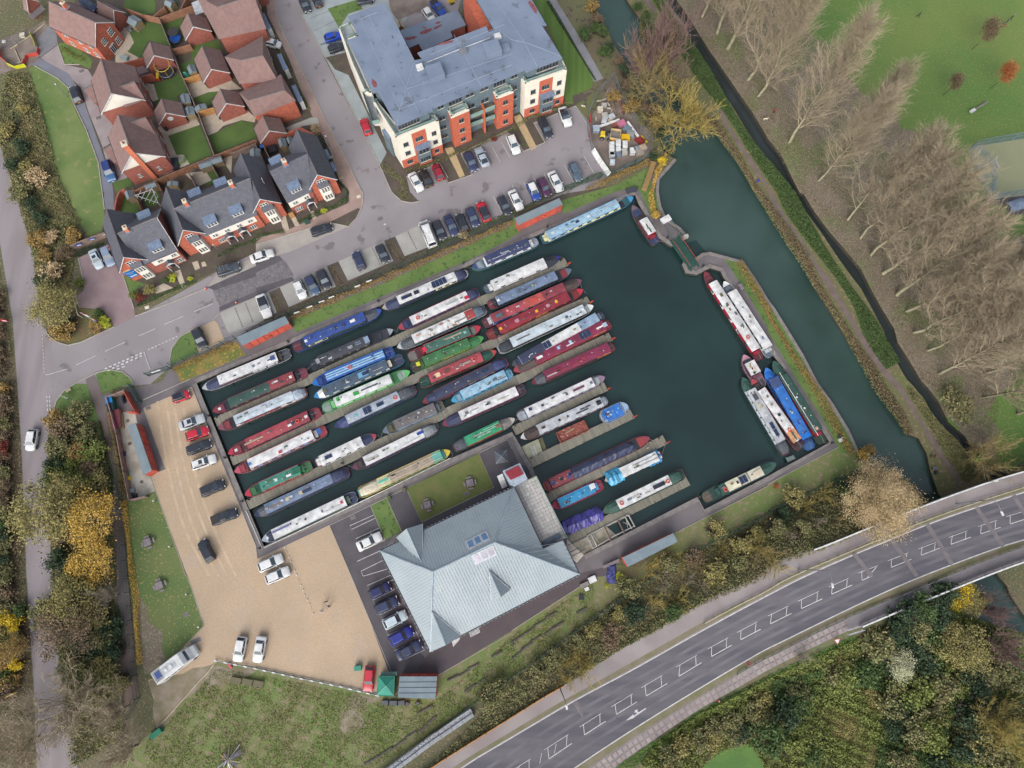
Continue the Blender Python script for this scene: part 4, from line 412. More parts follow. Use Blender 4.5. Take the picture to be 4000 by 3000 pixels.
B('white blue narrowboat tucked between the east quay and the white and red one','21',1830,775,'31',30,1420,QA,QD,QT,QA,n=8,cab=(1.6,2.2),im=[('off',.3,.3,.3,QG,0),('off',.85,.5,.5,XA,0),('off',.55,.3,.3,QG,.2),('pole',.5,5,-.2,QD)],deck=QR,fore=JE);B('dark green narrowboat with a white roof line and red side canvas against the east quay','31',45,1462,'32',478,512,QK,(180,30,50),QB,QK,n=4,cab=(2.2,2.8),cv=QK,im=[('pole',.5,13,.5,QA),('emb',.95,(236,180,170),1),('off',.6,.3,.3,QA,0),('off',.4,.3,.3,QA,.2)],deck=JU,fore=QW)
B('narrowboat under bright blue sheets in the raft against the east quay','21',2190,1522,'32',372,565,JF,XO,QC,JF,n=6,cab=(2.0,2.0),cv=JF,sg=[(0,.16,JN),(.16,1,JF)],im=[('off',.75,.6,.4,JH,0),('pole',.8,2.4,-.1,QR),('off',.95,1.0,1.3,JF,0)],deck=XM,fore=XM,rh=1.7);B('white roofed narrowboat with an orange stern section in the raft against the east quay','22',2070,-40,'32',285,562,QA,XT,QB,QX,n=8,cab=(1.5,2.2),sg=[(0,.8,QA),(.8,1,(232,172,110))],im=[('ring',.79,.1,'orange lifebuoy on the white boat with the orange stern section'),('off',.5,.5,.5,QB,0),('plank',.9,1.8,0,QF),('emb',.98,QA,1),('off',.3,.4,.4,QE,0)],deck=QO,fore=QM)
B('pale green white narrowboat with portholes, outermost of the raft against the east quay','21',1990,1605,'32',162,610,QD,JL,QB,QK,n=7,win='p',cab=(2.4,2.4),hood=QF,cv=QK,im=[('sol',.7,2),('off',.15,1.2,.8,QF,0),('off',.32,1.0,.5,QW,.1),('off',.5,.3,.3,QA,0)],fore=(60,120,100))
def sheeted(label,bt,bx,by,stt,sx,sy,colr,x0,x1,h,cat='tarpaulin',w_=1.05,name='boat_sheet',seed=1,jag=.05):
 A,B_=P(stt,sx,sy,.1),P(bt,bx,by,.1);L=(B_-A).length;an=atan2(B_.y-A.y,B_.x-A.x);r_=random.Random(seed);g=M();rr=[];n=26
 for k in range(n+1):x=x0+(x1-x0)*k/n;e=min(1,min(k,n-k)/3+.55);hh=h*(1-.12*(1-e))if jag<.06 else h*(.86+.1*sin(k*.8+seed));j=lambda a=jag:r_.uniform(-a,a);rr.append([(x+j(),-w_*e+j(),.72+j()),(x+j(),-w_*.86*e,.95+j()),(x,-w_*.45*e,hh*.82+j()),(x,j(),hh+j()),(x,w_*.45*e,hh*.82+j()),(x+j(),w_*.86*e,.95+j()),(x+j(),w_*e+j(),.72+j())])
 g.grid(rr);g.face(rr[0]);g.face(rr[-1][::-1]);g.sm=False;o=inst(name,g.mesh(name,[mat('tarp_%d_%d_%d'%tuple(colr),colr,[v*.8 for v in colr],sc=.9,rf=.4,fine=.1,bump=.5,bs=2)]),None,(A.x,A.y,WZ),an);return tag(o,label,cat)
sheeted('navy sheet stretched over the hold of the long workboat','22',1185,465,'22',275,895,QC,4.4,17.6,1.55);B('white narrowboat wrapped in pale blue tarpaulin at both ends','22',800,838,'22',1295,605,QA,QA,QB,None,n=3,cab=(1.0,3.0),im=[('pole',.7,5,.3,QG),('pole',.6,4,-.3,QG)]);sheeted('crumpled light blue tarpaulin tied over the bow of the white boat','22',1295,605,'22',800,838,XR,.5,3.6,1.8,w_=1.35,seed=3,jag=.09)
sheeted('blue tarpaulin over the stern of the white boat beside the jetty tip','22',800,838,'22',1295,605,JO,.4,3.0,1.75,w_=1.2,seed=4,jag=.08);B('bright blue decked narrowboat with a red hull edge and a white cloth at its stern','22',345,1065,'22',780,862,(40,160,222),JO,XU,XU,n=3,win='',cab=(1.6,1.2),im=[('off',.3,.2,.2,QB,0),('off',.66,.2,.2,QB,.1),('off',.97,1.0,.9,QA,-.3)],deck=JC,fore=JO,rh=1.25)
sheeted('indigo tarpaulin shrouding a small boat above the slipway jetty','22',465,1240,'22',780,1110,(74,66,160),0,7.6,1.75,w_=1.3,cat='covered boat',name='covered_boat',seed=5,jag=.09);B('open decked trip boat with a cream canopy by the swing bridge','21',1040,120,'21',1250,447,QA,JC,QO,(110,90,100),n=4,cab=(1.9,3.4),im=[('off',.4,.6,.5,QU,0),('pole',.7,1,.2,QU)],deck=JA,fore=QX,rh=1.75);B('small white and pink cruiser with a rounded white cabin roof beside the raft','21',2000,1410,'21',2160,1690,QA,JP,XB,XB,n=3,cab=(2.6,1.4),im=[('off',.35,.4,.3,JX,.3),('off',.6,.6,.5,(236,200,180),0)],deck=QF,fore=(200,160,176),w_=1.2,cat='cabin cruiser',group=None)
B('small pale grey tug with two bright blue cabin tops','22',1000,190,'22',768,298,JF,JF,QP,XA,n=2,win='',cab=(1.0,1.1),sg=[(0,.42,JF),(.5,1,JF)],deck=QD,rounded=True,w_=1.35,rh=1.3,cat='tug boat',group=None);a,b=P('22',400,468),P('22',645,358);L=(b-a).length;an=atan2(b.y-a.y,b.x-a.x);t=thing('hopper_barge','square rusty red hopper barge floating beside the jetty','barge',(a.x,a.y,WZ),an);RUST=mat('rusty_red_steel',(150,78,66),(120,60,52),sc=1.2,fine=.2,spk=(190,150,130),ss=2.5,st=.6)
h=M();h.box((L/2,0,.3),(L,2.1,.75));pt('hull',h,RUST,t)
for s in(-1,1):pt('coaming',M().box((L/2,s*1.0,.8),(L,.12,.3)),RUST,t)
for x in(.06,L-.06):pt('end_plate',M().box((x,0,.82),(.12,1.9,.34)),RUST,t)
pt('plank',M().box((L*.42,.35,.72),(1.9,.25,.06),rz=.1),flat(QY),t);rp=M()
for s in('22 440,188 472,191 490,196','22 532,204 524,224 518,244','22 24,116 8,132 0,136','21 236,316 240,332 256,352','21 312,424 320,444 330,452','11 476,476 486,486 492,468','11 176,616 184,608 190,600','11 434,408 424,394 438,402','11 732,276 720,264 748,262','21 164,224 180,230','12 224,96 232,102 231,86','12 316,280 332,288 336,292','12 420,176 432,188 438,166','12 624,132 632,152','12 672,232 680,244 676,256','12 348,388 360,400 356,380','32 192,204 208,202','21 500,170 520,172 524,170','31 12,568 24,560 36,568','22 132,360 120,384'):p=[q+V3(0,0,.12)for q in pp(s)];rp.tube(p,.035,4)
rp.build('mooring_ropes',flat(QE),label='thin ropes tying the boats to jetties and quays',cat='ropes',kind='stuff')
# building kit
def course(name,c1,c2,vary=.12,rough=.9):return mat(name,c1,c2,sc=1.4,fine=vary,rf=rough,spk=[v*.8 for v in c1],ss=2.6,st=.6)
BRICK=course('orange_red_brick',(196,108,82),(176,92,72));BRICKD=course('dark_red_brick',(168,98,84),(152,88,76));BRICKO=course('flats_orange_brick',(204,106,78),(188,94,70));TILE=mat('brown_roof_tile',(140,113,108),(130,103,100),sc=1.2,fine=.1,rf=.95,spk=(138,110,106),ss=3,st=.6);SLATE=mat('grey_slate',(88,90,100),(78,80,92),sc=1.6,fine=.12,rf=.75,spk=(98,102,112),ss=3,st=.6);RENDER=mat('white_render',(244,240,230),(236,232,222),sc=.6,fine=.04)
CREAM=mat('cream_render',(240,234,220),(230,224,210),sc=.6,fine=.04);FASCIA=flat(QA);LEAD=mat('lead_sheet',(140,158,184),(120,138,166),sc=2.2,rf=.5,fine=.15,mt=.2);FRAMEW=flat(QA);FRAMEG=flat((96,104,112));RIDGE=flat(QH);CHIM=course('chimney_brick',(222,130,96),(206,116,86));POT=flat(XC);STONE=flat(QU);CLAD=mat('blue_grey_cladding',(104,124,134),(94,112,122),sc=.8,fine=.06)
def xy(v):return Vector((v[0],v[1]))
class Wing:pass
def wing(parent,t,p1,p2,rb,ze,zr,wall=BRICK,roof=TILE,gable=None,over=.28,hip=0,base=0,back_gable=True,trim=FASCIA,length=None):
 a,b=xy(P(t,*p1,ze)),xy(P(t,*p2,ze));m=(a+b)/2;r=xy(P(t,*rb,zr));u=(b-a).normalized();n=Vector((-u.y,u.x))
 if(r-m).dot(n)<0:n=-n
 L=length or(r-m).dot(n);W=(b-a).length;g=Wing();g.m,g.u,g.n,g.L,g.W,g.ze,g.zr,g.parent=m,u,n,L,W,ze,zr,parent;V=lambda s,l,z:(*m+u*s+n*l,z);hw=W/2;iw=hw-over;o=over*.4;k=(zr-ze)/hw;wb=M();i0,i1=o,L-o-0
 for s,e in((-iw,1),(iw,-1)):wb.face([V(s,i0,base),V(s,i1,base),V(s,i1,ze+k*over-.08),V(s,i0,ze+k*over-.08)])
 for l in(i0,i1):
  if l==i0 and hip!=3 or l==i1:top=[V(iw,l,ze+k*over-.08),V(0,l,zr-.08),V(-iw,l,ze+k*over-.08)]if not(hip and l==i1)else[V(iw,l,ze),V(-iw,l,ze)];wb.face([V(-iw,l,base),V(iw,l,base)]+top)
 wb.build('wall',wall,parent)
 if gable:gb=M();gb.face([V(-iw,i0-.03,ze+k*over-.1),V(iw,i0-.03,ze+k*over-.1),V(0,i0-.03,zr-.1)]);gb.build('gable_render',gable,parent)
 rb_=M();hl=L-(hw if hip else 0);th=.14
 for s in(-1,1):
  q=[V(s*hw,0,ze),V(s*hw,L,ze),V(0,hl,zr),V(0,0,zr)];q2=[(x,y,z-th)for x,y,z in q];rb_.face(q);rb_.face(q2[::-1])
  for i in range(4):rb_.face([q[i],q[(i+1)%4],q2[(i+1)%4],q2[i]])
 if hip:rb_.face([V(-hw,L,ze),V(hw,L,ze),V(0,hl,zr)])
 ro=rb_.build('roof',roof,parent);rd=M();rd.tube([V(0,-.02,zr+.02),V(0,hl,zr+.02)],.11,5)
 if hip:
  for s in(-1,1):rd.tube([V(0,hl,zr+.02),V(s*hw,L,ze+.02)],.09,5)
 rd.build('ridge_tiles',RIDGE,ro)
 if trim:
  for s in(-1,1):tb=M();e0,e1=Vector(V(s*(hw+.03),-.04,ze-.02)),Vector(V(0,-.04,zr-.02));d=Vector((*-n*.07,0));z_=V3(0,0,.22);tb.grid([[e0,e1],[e0+d,e1+d],[e0+d-z_,e1+d-z_],[e0-z_,e1-z_]]);tb.build('bargeboard',trim,parent)
  for s in(-1,1):gt=M();gt.tube([V(s*(hw+.05),0,ze-.05),V(s*(hw+.05),L,ze-.05)],.07,5);gt.build('gutter',flat(QB),parent)
 g.V=V;g.iw=iw;g.i0=i0;g.k=k;return g
def window(parent,o,u,n,w_,h,frame=FRAMEW,cols=2,rows=2,sill=True,name='window'):
 u=V3(u[0],u[1],0).normalized();n=V3(n[0],n[1],0).normalized();z=V3(0,0,1);o=Vector(o)+n*.02
 def slab(mb,c,a,b,d0,d1):q=[c-u*a-z*b,c+u*a-z*b,c+u*a+z*b,c-u*a+z*b];q0=[p+n*d0 for p in q];q1=[p+n*d1 for p in q];mb.grid([[*q0],[*q1]],close=True);mb.face(q1)
 f=M();slab(f,o,w_/2,h/2,-.03,.05);fo=f.build(name,frame,parent);pw,ph=w_/cols,h/rows;g=M()
 for i in range(cols):
  for j in range(rows):slab(g,o+u*((i+.5)*pw-w_/2)+z*((j+.5)*ph-h/2),pw/2*.72,ph/2*.72,.045,.062)
 g.build('pane',GLASS,fo)
 if sill:s=M();slab(s,o-z*(h/2+.05),w_/2+.08,.04,-.03,.12);s.build('sill',STONE,fo)
def wwin(g,side,s,z,w_,h,**kw):
 if side==0:window(g.parent,g.V(s,g.i0,z),g.u,-g.n,w_,h,**kw)
 elif side==2:window(g.parent,g.V(s,g.L-g.i0,z),g.u,g.n,w_,h,**kw)
 else:window(g.parent,g.V(side*g.iw,s,z),g.n,g.u*side,w_,h,**kw)
def chimney(g,s,l,z0,z1,w_=.8,d=.65,m=CHIM):c=g.V(s,l,0);a=atan2(g.u.y,g.u.x);b=M();b.box((c[0],c[1],(z0+z1)/2),(w_,d,z1-z0),a);o=b.build('chimney',m,g.parent);b=M();b.box((c[0],c[1],z1+.06),(w_+.14,d+.14,.12),a);b.build('chimney_cap',flat(QU),o);b=M();b.tube([(c[0],c[1],z1+.1),(c[0],c[1],z1+.5)],.14,8);b.build('chimney_pot',POT,o);b=M();b.box((c[0]-g.n.x*0,c[1],z0+.95),(w_+.5,d+.5,.05),a);b.build('flashing',LEAD,o)
def dormer(g,side,l,w_,zc,hh=1.25,front=.5,rows=2,cols=3,frame=FRAMEW):
 hw=g.W/2;sfront=hw-front;zb=g.ze+g.k*front;zt=zb+hh;sback=max(.1,(g.zr-zt)/g.k);u=g.u*side;n=g.n;c=lambda s,q,z:(*g.m+u*s+n*q,z);b=M();b.prism([c(sfront,l-w_/2,0),c(sfront,l+w_/2,0),c(sback,l+w_/2,0),c(sback,l-w_/2,0)],zb-.1,zt);o=b.build('dormer',frame,g.parent);b=M();b.prism([c(sfront+.25,l-w_/2-.2,0),c(sfront+.25,l+w_/2+.2,0),c(sback-.1,l+w_/2+.2,0),c(sback-.1,l-w_/2-.2,0)],zt,zt+.12);b.build('dormer_roof',LEAD,o)
 for i in range(cols):
  for j in range(rows):pw,ph=w_*.9/cols,(hh-.25)/rows;q=l-w_*.45+(i+.5)*pw;z=zb+.18+(j+.5)*ph;b=M();b.prism([c(sfront-.02,q-pw*.36,0),c(sfront-.02,q+pw*.36,0),c(sfront+.03,q+pw*.36,0),c(sfront+.03,q-pw*.36,0)],z-ph*.36,z+ph*.36);b.build('pane',GLASS,o)
def bay(g,s,w_=2.3,d=.7,z1=5.0,roof=LEAD):
 V=lambda ss,l,z:(*g.m+g.u*ss-g.n*(l-g.i0),z);pl=[V(s-w_/2,0,0),V(s-w_/2+.3,d,0),V(s+w_/2-.3,d,0),V(s+w_/2,0,0)];b=M();b.prism(pl,0,z1);o=b.build('bay_window',RENDER,g.parent);b=M();c0=[V(s-w_/2-.15,-.05,z1),V(s-w_/2+.15,d+.2,z1),V(s+w_/2-.15,d+.2,z1),V(s+w_/2+.15,-.05,z1)];t1,t2=V(s-w_/2+.1,-.02,z1+.7),V(s+w_/2-.1,-.02,z1+.7);b.face([c0[0],c0[1],t1]);b.face([c0[1],c0[2],t2,t1]);b.face([c0[2],c0[3],t2])
 b.face(c0);b.build('bay_roof',SLATE,o)
 for zc in(1.35,3.85):
  for k in range(3):
   for r_ in range(3):b=M();q=s+(k-1)*.52;b.prism([V(q-.17,d-.02,0),V(q+.17,d-.02,0),V(q+.17,d+.03,0),V(q-.17,d+.03,0)],zc-.6+r_*.46,zc-.6+r_*.46+.34);b.build('pane',GLASS,o)
def porch(g,side,l,gable=True):
 c=lambda s,q,z:(*g.m+g.u*side*(g.iw+s)+g.n*q,z);b=M();b.prism([c(0,l-.5,0),c(0,l+.5,0),c(.06,l+.5,0),c(.06,l-.5,0)],0,2.1);d_=b.build('door',flat(QB),g.parent);b=M();b.prism([c(.06,l-.2,0),c(.06,l-.3,0),c(.12,l-.3,0),c(.12,l-.2,0)],1.0,1.1);b.build('handle',STEEL,d_);b=M();z0,z1=2.35,3.05;e=[c(0,l-.85,z0),c(.9,l-.85,z0)],[c(0,l,z1),c(.9,l,z1)],[c(0,l+.85,z0),c(.9,l+.85,z0)];b.face([e[0][0],e[0][1],e[1][1],e[1][0]])
 b.face([e[1][0],e[1][1],e[2][1],e[2][0]]);b.build('porch_roof',SLATE,g.parent);b=M();b.face([c(.88,l-.8,z0),c(.88,l+.8,z0),c(.88,l,z1-.05)])
 for s in(-.75,.75):b.box((*xy(c(.8,l+s,0)),1.2),(.12,.12,2.4))
 b.build('porch_frame',FRAMEW,g.parent)
def placeof(t,x,y):p=P(t,x,y);return p.x,p.y,0
# terraced houses with slate roofs
def gable_front(g,top=True,by=.1):
 if top:wwin(g,0,0,6.0,1.5,1.25,cols=3,rows=2)
 bay(g,by)
H1=thing('terraced_house','brick and white rendered house with a blue Marketing Suite board on its gable','house',placeof('D',540,1100),group='terraced houses with slate roofs');g=wing(H1,'D',(315,970),(765,790),(105,70),4.8,8.7,BRICK,SLATE);gable_front(g,True,.45)
def V1(s,z,l=.06):return *g.m+g.u*s-g.n*(l-g.i0),z
bb=M();bb.prism([V1(-2.55,0,.02),V1(-.95,0,.02),V1(-.95,0,.1),V1(-2.55,0,.1)],1.5,4.0);bo=bb.build('sign_board',paint((20,120,206)),H1)
def text(s,size,mt,origin,u,n,parent,name='lettering',up=V3(0,0,1)):
 cu=bpy.data.curves.new('t','FONT');cu.body=s;cu.size=size;cu.align_x='CENTER';cu.align_y='CENTER';cu.extrude=.01;cu.resolution_u=2;o=bpy.data.objects.new('t',cu);COL.objects.link(o);me=bpy.data.meshes.new_from_object(o.evaluated_get(bpy.context.evaluated_depsgraph_get()));bpy.data.objects.remove(o);me.name=name;me.materials.clear();me.materials.append(mt);u=Vector(u).normalized();n=Vector(n).normalized()
 up=n.cross(u);me.transform(Matrix(((u.x,up.x,n.x,origin[0]),(u.y,up.y,n.y,origin[1]),(u.z,up.z,n.z,origin[2]),(0,0,0,1))))
 if parent:me.transform(Matrix.Translation(-parent_off(parent)))
 return obj(name,me,parent)
u3=g.u.x,g.u.y,0;n3=-g.n.x,-g.n.y,0;text('Marketing',.36,WHITE,Vector(V1(-1.75,3.35,.12)),u3,n3,H1);text('Suite',.36,WHITE,Vector(V1(-1.75,2.9,.12)),u3,n3,H1);bb=M();bb.prism([V1(-2.3,0,.1),V1(-1.1,0,.1),V1(-1.1,0,.12),V1(-2.3,0,.12)],1.85,2.15);bb.build('white_stripe',WHITE,H1);bb=M();bb.prism([V1(-2.55,0,.02),V1(-1.25,0,.02),V1(-1.25,0,.1),V1(-2.55,0,.1)],4.05,4.35);bb.build('tan_sign_strip',flat((222,184,130)),H1)
g2_=wing(H1,'D',(1150,660),(905,55),(290,415),4.8,9.4,BRICKD,SLATE)
def cross_front(gx,side,L,wins,y0=.4,white=(2.6,4.9),both=True):
 c=lambda s,q,z:(*gx.m+gx.u*side*(gx.iw+s)+gx.n*q,z);b=M();b.prism([c(0,y0,0),c(0,L,0),c(.05,L,0),c(.05,y0,0)],white[0],white[1]);b.build('render_panel',RENDER,gx.parent)
 for q,z,w_,h,cc,rr in wins:window(gx.parent,c(.05,q,z),gx.n,gx.u*side,w_,h,cols=cc,rows=rr)
sgn=-1 if g2_.u.y>0 else 1;fs=-1 if g2_.u.y>0 else 1;cross_front(g2_,fs,5.2,[(1.2,3.6,.9,.7,2,2),(3.8,3.6,.9,.7,2,2),(1.0,1.3,1.3,1.1,3,3)]);porch(g2_,fs,2.7);dormer(g2_,fs,2.7,2.0,0,1.35,.75);dormer(g2_,-fs,2.6,2.0,0,1.2,.6);chimney(g2_,.0,5.4,8.2,10.2);g.ok=1;H2=thing('terraced_house','brick gabled end house with bay window left of the long slate roofed terrace','house',placeof('D',1400,700),group='terraced houses with slate roofs')
ga=wing(H2,'D',(1155,590),(1590,410),(985,-250),4.8,8.8,BRICK,SLATE);gable_front(ga,True,.35);H3=thing('terraced_house','pair of white rendered cottages with lead dormers under the long slate roof','house',placeof('01',1950,400),group='terraced houses with slate roofs');gr=xy(P('D',2140,0,9.4));pA=xy(P('01',1795,375,4.8));pB=xy(P('B',490,1420,4.8));dirr=(pB-pA).normalized();nn=Vector((-dirr.y,dirr.x))
gb=Wing();gb.parent=H3;D_=9.2;gb.W=D_;gb.L=(pB-pA).length+1.2;gb.m=pA+nn*D_/2-dirr*.6;gb.u=-nn;gb.n=dirr;gb.ze=4.8;gb.zr=9.2;gb.k=(gb.zr-gb.ze)/(D_/2);gb.iw=D_/2-.28;gb.i0=.1;gb.V=lambda s,l,z:(*gb.m+gb.u*s+gb.n*l,z);wb=M()
for s in(-gb.iw,gb.iw):wb.face([gb.V(s,0,0),gb.V(s,gb.L,0),gb.V(s,gb.L,4.85),gb.V(s,0,4.85)])
wb.build('wall',BRICK,H3);rb_=M()
for s in(-1,1):rb_.face([gb.V(s*D_/2,0,4.8),gb.V(s*D_/2,gb.L,4.8),gb.V(0,gb.L+2,gb.zr),gb.V(0,-2.2,gb.zr)])
ro=rb_.build('roof',SLATE,H3);M().tube([gb.V(0,-2.2,gb.zr+.02),gb.V(0,gb.L+2,gb.zr+.02)],.11,5).build('ridge_tiles',RIDGE,ro);L_=gb.L;cross_front(gb,1,L_-.7,[(1.6,3.6,.9,.7,2,2),(3.9,3.6,.9,.7,2,2),(6.3,3.6,.9,.7,2,2),(8.5,3.6,.9,.7,2,2),(2.1,1.3,1.3,1.1,3,3),(8.2,1.3,1.3,1.1,3,3)],.7);porch(gb,1,3.7);porch(gb,1,6.3);dormer(gb,1,2.4,2.0,0,1.35,.8);dormer(gb,1,L_-2.9,2.0,0,1.35,.8);dormer(gb,-1,1.6,2,0,1.2,.6)
dormer(gb,-1,L_-3.6,2,0,1.2,.6);chimney(gb,0,.2,8.0,10.2);chimney(gb,0,L_-1.4,8.0,10.2);H4=thing('terraced_house','brick gabled end house with a skylight right of the long slate roofed terrace','house',placeof('B',700,1400),group='terraced houses with slate roofs');gc=wing(H4,'B',(455,1395),(880,1222),(280,515),4.8,8.5,BRICK,SLATE);gable_front(gc,True,.3);window(H4,gc.V(1.6,4.2,7.0),gc.n,gc.u,.8,.9,cols=1,rows=1,sill=False,name='skylight')
H5=thing('terraced_house','detached corner house with slate roof, white rendered front and brick gable beside the paved corner','house',placeof('B',1350,1200),group='terraced houses with slate roofs');gd=wing(H5,'B',(1265,1055),(1680,885),(1095,175),4.8,8.6,BRICK,SLATE);gable_front(gd,True,.2)
for l in(2.5,5.5):b=M();b.prism([gd.V(gd.W/2-.1,l,0),gd.V(gd.W/2+.7,l,0),gd.V(gd.W/2+.7,l+2.2,0),gd.V(gd.W/2-.1,l+2.2,0)],3.4,3.5);b.build('door_canopy',LEAD,H5)
pC=xy(P('B',970,1235,4.8));pD=xy(P('B',1270,1090,4.8));dirr=(pD-pC).normalized();nn=Vector((-dirr.y,dirr.x));ge=Wing();ge.parent=H5;ge.W=9.2;ge.L=(pD-pC).length+.8;ge.m=pC+nn*4.6;ge.u=-nn;ge.n=dirr;ge.ze=4.8;ge.zr=9.2;ge.k=4.4/4.6;ge.iw=4.32;ge.i0=.1;ge.V=lambda s,l,z:(*ge.m+ge.u*s+ge.n*l,z);wb=M()
for s in(-ge.iw,ge.iw):wb.face([ge.V(s,.1,0),ge.V(s,ge.L,0),ge.V(s,ge.L,4.85),ge.V(s,.1,4.85)])
wb.face([ge.V(-ge.iw,.1,0),ge.V(ge.iw,.1,0),ge.V(ge.iw,.1,4.9),ge.V(0,.1,9.1),ge.V(-ge.iw,.1,4.9)]);wb.build('wall',BRICKD,H5);rb_=M()
for s in(-1,1):rb_.face([ge.V(s*4.6,0,4.8),ge.V(s*4.6,ge.L,4.8),ge.V(0,ge.L+2.6,ge.zr),ge.V(0,0,ge.zr)])
rb_.build('roof',SLATE,H5);cross_front(ge,1,ge.L-.8,[(1.3,3.6,.9,.7,2,2),(3.6,3.6,.9,.7,2,2),(1.4,1.3,1.3,1.1,3,3)],.1);porch(ge,1,3.7);dormer(ge,1,2.6,2,0,1.35,.8);dormer(ge,-1,1.9,2,0,1.2,.6);chimney(ge,0,3.2,8.2,10.2)
# brown tiled houses and garages
def house(label,t,p1,p2,rb,ze,zr,loc=None,grp='brown tiled houses',gable=None,wall=BRICKD,cat='house',hip=0,name='brick_house',wins=True,**kw):
 th=thing(name,label,cat,(*xy(P(t,*p1,ze)),0),group=grp);g=wing(th,t,p1,p2,rb,ze,zr,wall,TILE,gable,hip=hip,**kw)
 if wins:
  for side in(-1,1):
   n_=max(2,int(g.L/3))
   for i in range(n_):
    for z in(1.4,3.9):wwin(g,side,(i+.5)*g.L/n_,z,1.0,1.1,cols=2,rows=2)
 return th,g
HA,a=house('detached brick house with a white verge and garden, top left corner','00',(820,410),(985,190),(405,30),4.8,8.1,wall=BRICK,wins=False);wwin(a,0,-.9,3.8,1.1,1.3,cols=3,rows=3);wwin(a,0,1.5,4.0,1.2,1.5,cols=3,rows=3);wwin(a,0,1.7,1.4,1.2,1.4,cols=3,rows=3);wwin(a,0,-.2,1.15,1.3,2.1,cols=3,rows=1);chimney(a,.2,6.6,7.5,9.6)
for l in(2,4.5,8):wwin(a,-1,l,3.9,1.0,1.1);wwin(a,-1,l,1.4,1.0,1.1)
HB,b_=house('upper of the two brown roofed houses with white triangular gables','00',(872,985),(1255,862),(815,525),4.8,8.9,gable=RENDER,hip=0);w2=wing(HB,'00',(1255,862),(1200,715),(985,790),4.8,7.6,BRICKD,TILE,trim=None);w3=wing(HB,'00',(730,765),(815,895),(860,800),2.6,4.4,BRICKD,TILE,trim=None);HC,c_=house('lower of the two brown roofed houses with white gables and a tall brick chimney stack','00',(1048,1495),(1430,1350),(965,1010),4.8,8.9,gable=RENDER)
w2=wing(HC,'00',(1352,1172),(1295,1012),(1085,1100),4.8,7.6,BRICKD,TILE,trim=None);w3=wing(HC,'00',(890,1275),(985,1410),(1010,1230),2.6,4.4,BRICKD,TILE,trim=None);w4=wing(HC,'00',(1340,1335),(1430,1300),(1290,1190),3.0,4.0,BRICKD,TILE,trim=None,length=3.2);q=M();q.prism([c_.V(-.55,-.25,0),c_.V(.35,-.25,0),c_.V(.35,.75,0),c_.V(-.55,.75,0)],0,11.3);o=q.build('chimney',CHIM,HC);M().prism([c_.V(-.65,-.35,0),c_.V(.45,-.35,0),c_.V(.45,.85,0),c_.V(-.65,.85,0)],11.3,11.45).build('chimney_cap',STONE,o)
q=M();z=c_.V(-.1,.25,0);q.tube([(z[0],z[1],11.4),(z[0],z[1],11.9)],.15,8);q.build('chimney_pot',flat(QM),o)
for s in(-2,1.8):wwin(c_,0,s,2.2,.6,.9,cols=2,rows=2)
def garage(label,t,p1,p2,rb,extra=None,ze=2.4,zr=4.9,length=None):th,g=house(label,t,p1,p2,rb,ze,zr,grp='brown tiled garages between the gardens',cat='garage',name='garage',wins=False,length=length);return th,g
garage('garage with a closed grey door in the top left corner by the site fencing','00',(240,105),(330,5),(120,40),ze=2.4,zr=4.6);garage('long brown tiled garage behind the detached corner house garden','00',(1080,105),(985,215),(870,-30),ze=2.4,zr=4.8);garage('garage beside the trampoline with the yellow ring','00',(1265,585),(1500,515),(1290,360));th,g=garage('garage with a white oval target on its gable wall','00',(1368,1078),(1602,1002),(1392,852))
M().tube([(*g.m-g.n*(.12-g.i0),3.0),(*g.m-g.n*(.16-g.i0),3.0)],.55,16).build('wall_target',WHITE,th);garage('garage beside the folded blue trampoline','00',(1600,345),(1828,265),(1612,115));garage('garage above the crazy paved patio','00',(1755,710),(1985,625),(1735,400));garage('garage above the cream slabbed patio','00',(1880,1002),(2112,915),(1892,770));garage('garage at the end of the concrete drive behind the corner house','B',(575,365),(957,215),(635,-40))
def block(label,t,p1,p2,rb,ze,zr,**kw):return house(label,t,p1,p2,rb,ze,zr,grp='brown tiled terrace along the estate road',**kw)
def rblock(label,pts,ze,zr,ridge,wall=BRICKD,grp='brown tiled terrace along the estate road'):
 e=[P(t,x,y,ze)for t,x,y in pts];r=[P(t,x,y,zr)for t,x,y in ridge];th=thing('brick_house',label,'house',(e[0].x,e[0].y,0),group=grp);c=sum(e,Vector())/4;q=[c+(p-c)*.94 for p in e];m=M();m.prism(q,0,ze-.05)
 for i,j,k in((1,2,1),(3,0,0)):pass
 m.build('wall',wall,th);rf=M();A,B_,C,D=e;r0,r1=r;rf.face([A,B_,r0]);rf.face([B_,C,r1,r0]);rf.face([C,D,r1]);rf.face([D,A,r0,r1]);rf.face([D,C,B_,A]);o=rf.build('roof',TILE,th);M().tube([r0,r1],.1,5).build('ridge_tiles',RIDGE,o);us=(q[2]-q[1]).normalized();L=(q[2]-q[1]).length;nrm=V3(us.y,-us.x,0)
 if nrm.dot(q[1]-c)<0:nrm=-nrm
 for i in range(max(1,int(L/3))):
  for z in(1.5,3.8):window(th,q[1]+us*(i+.5)*L/max(1,int(L/3))+V3(0,0,z-q[1].z),us,nrm,1,1.1)
 us2=(q[3]-q[2]).normalized();n2=V3(us2.y,-us2.x,0);n2=-n2 if n2.dot(q[2]-c)<0 else n2;return th
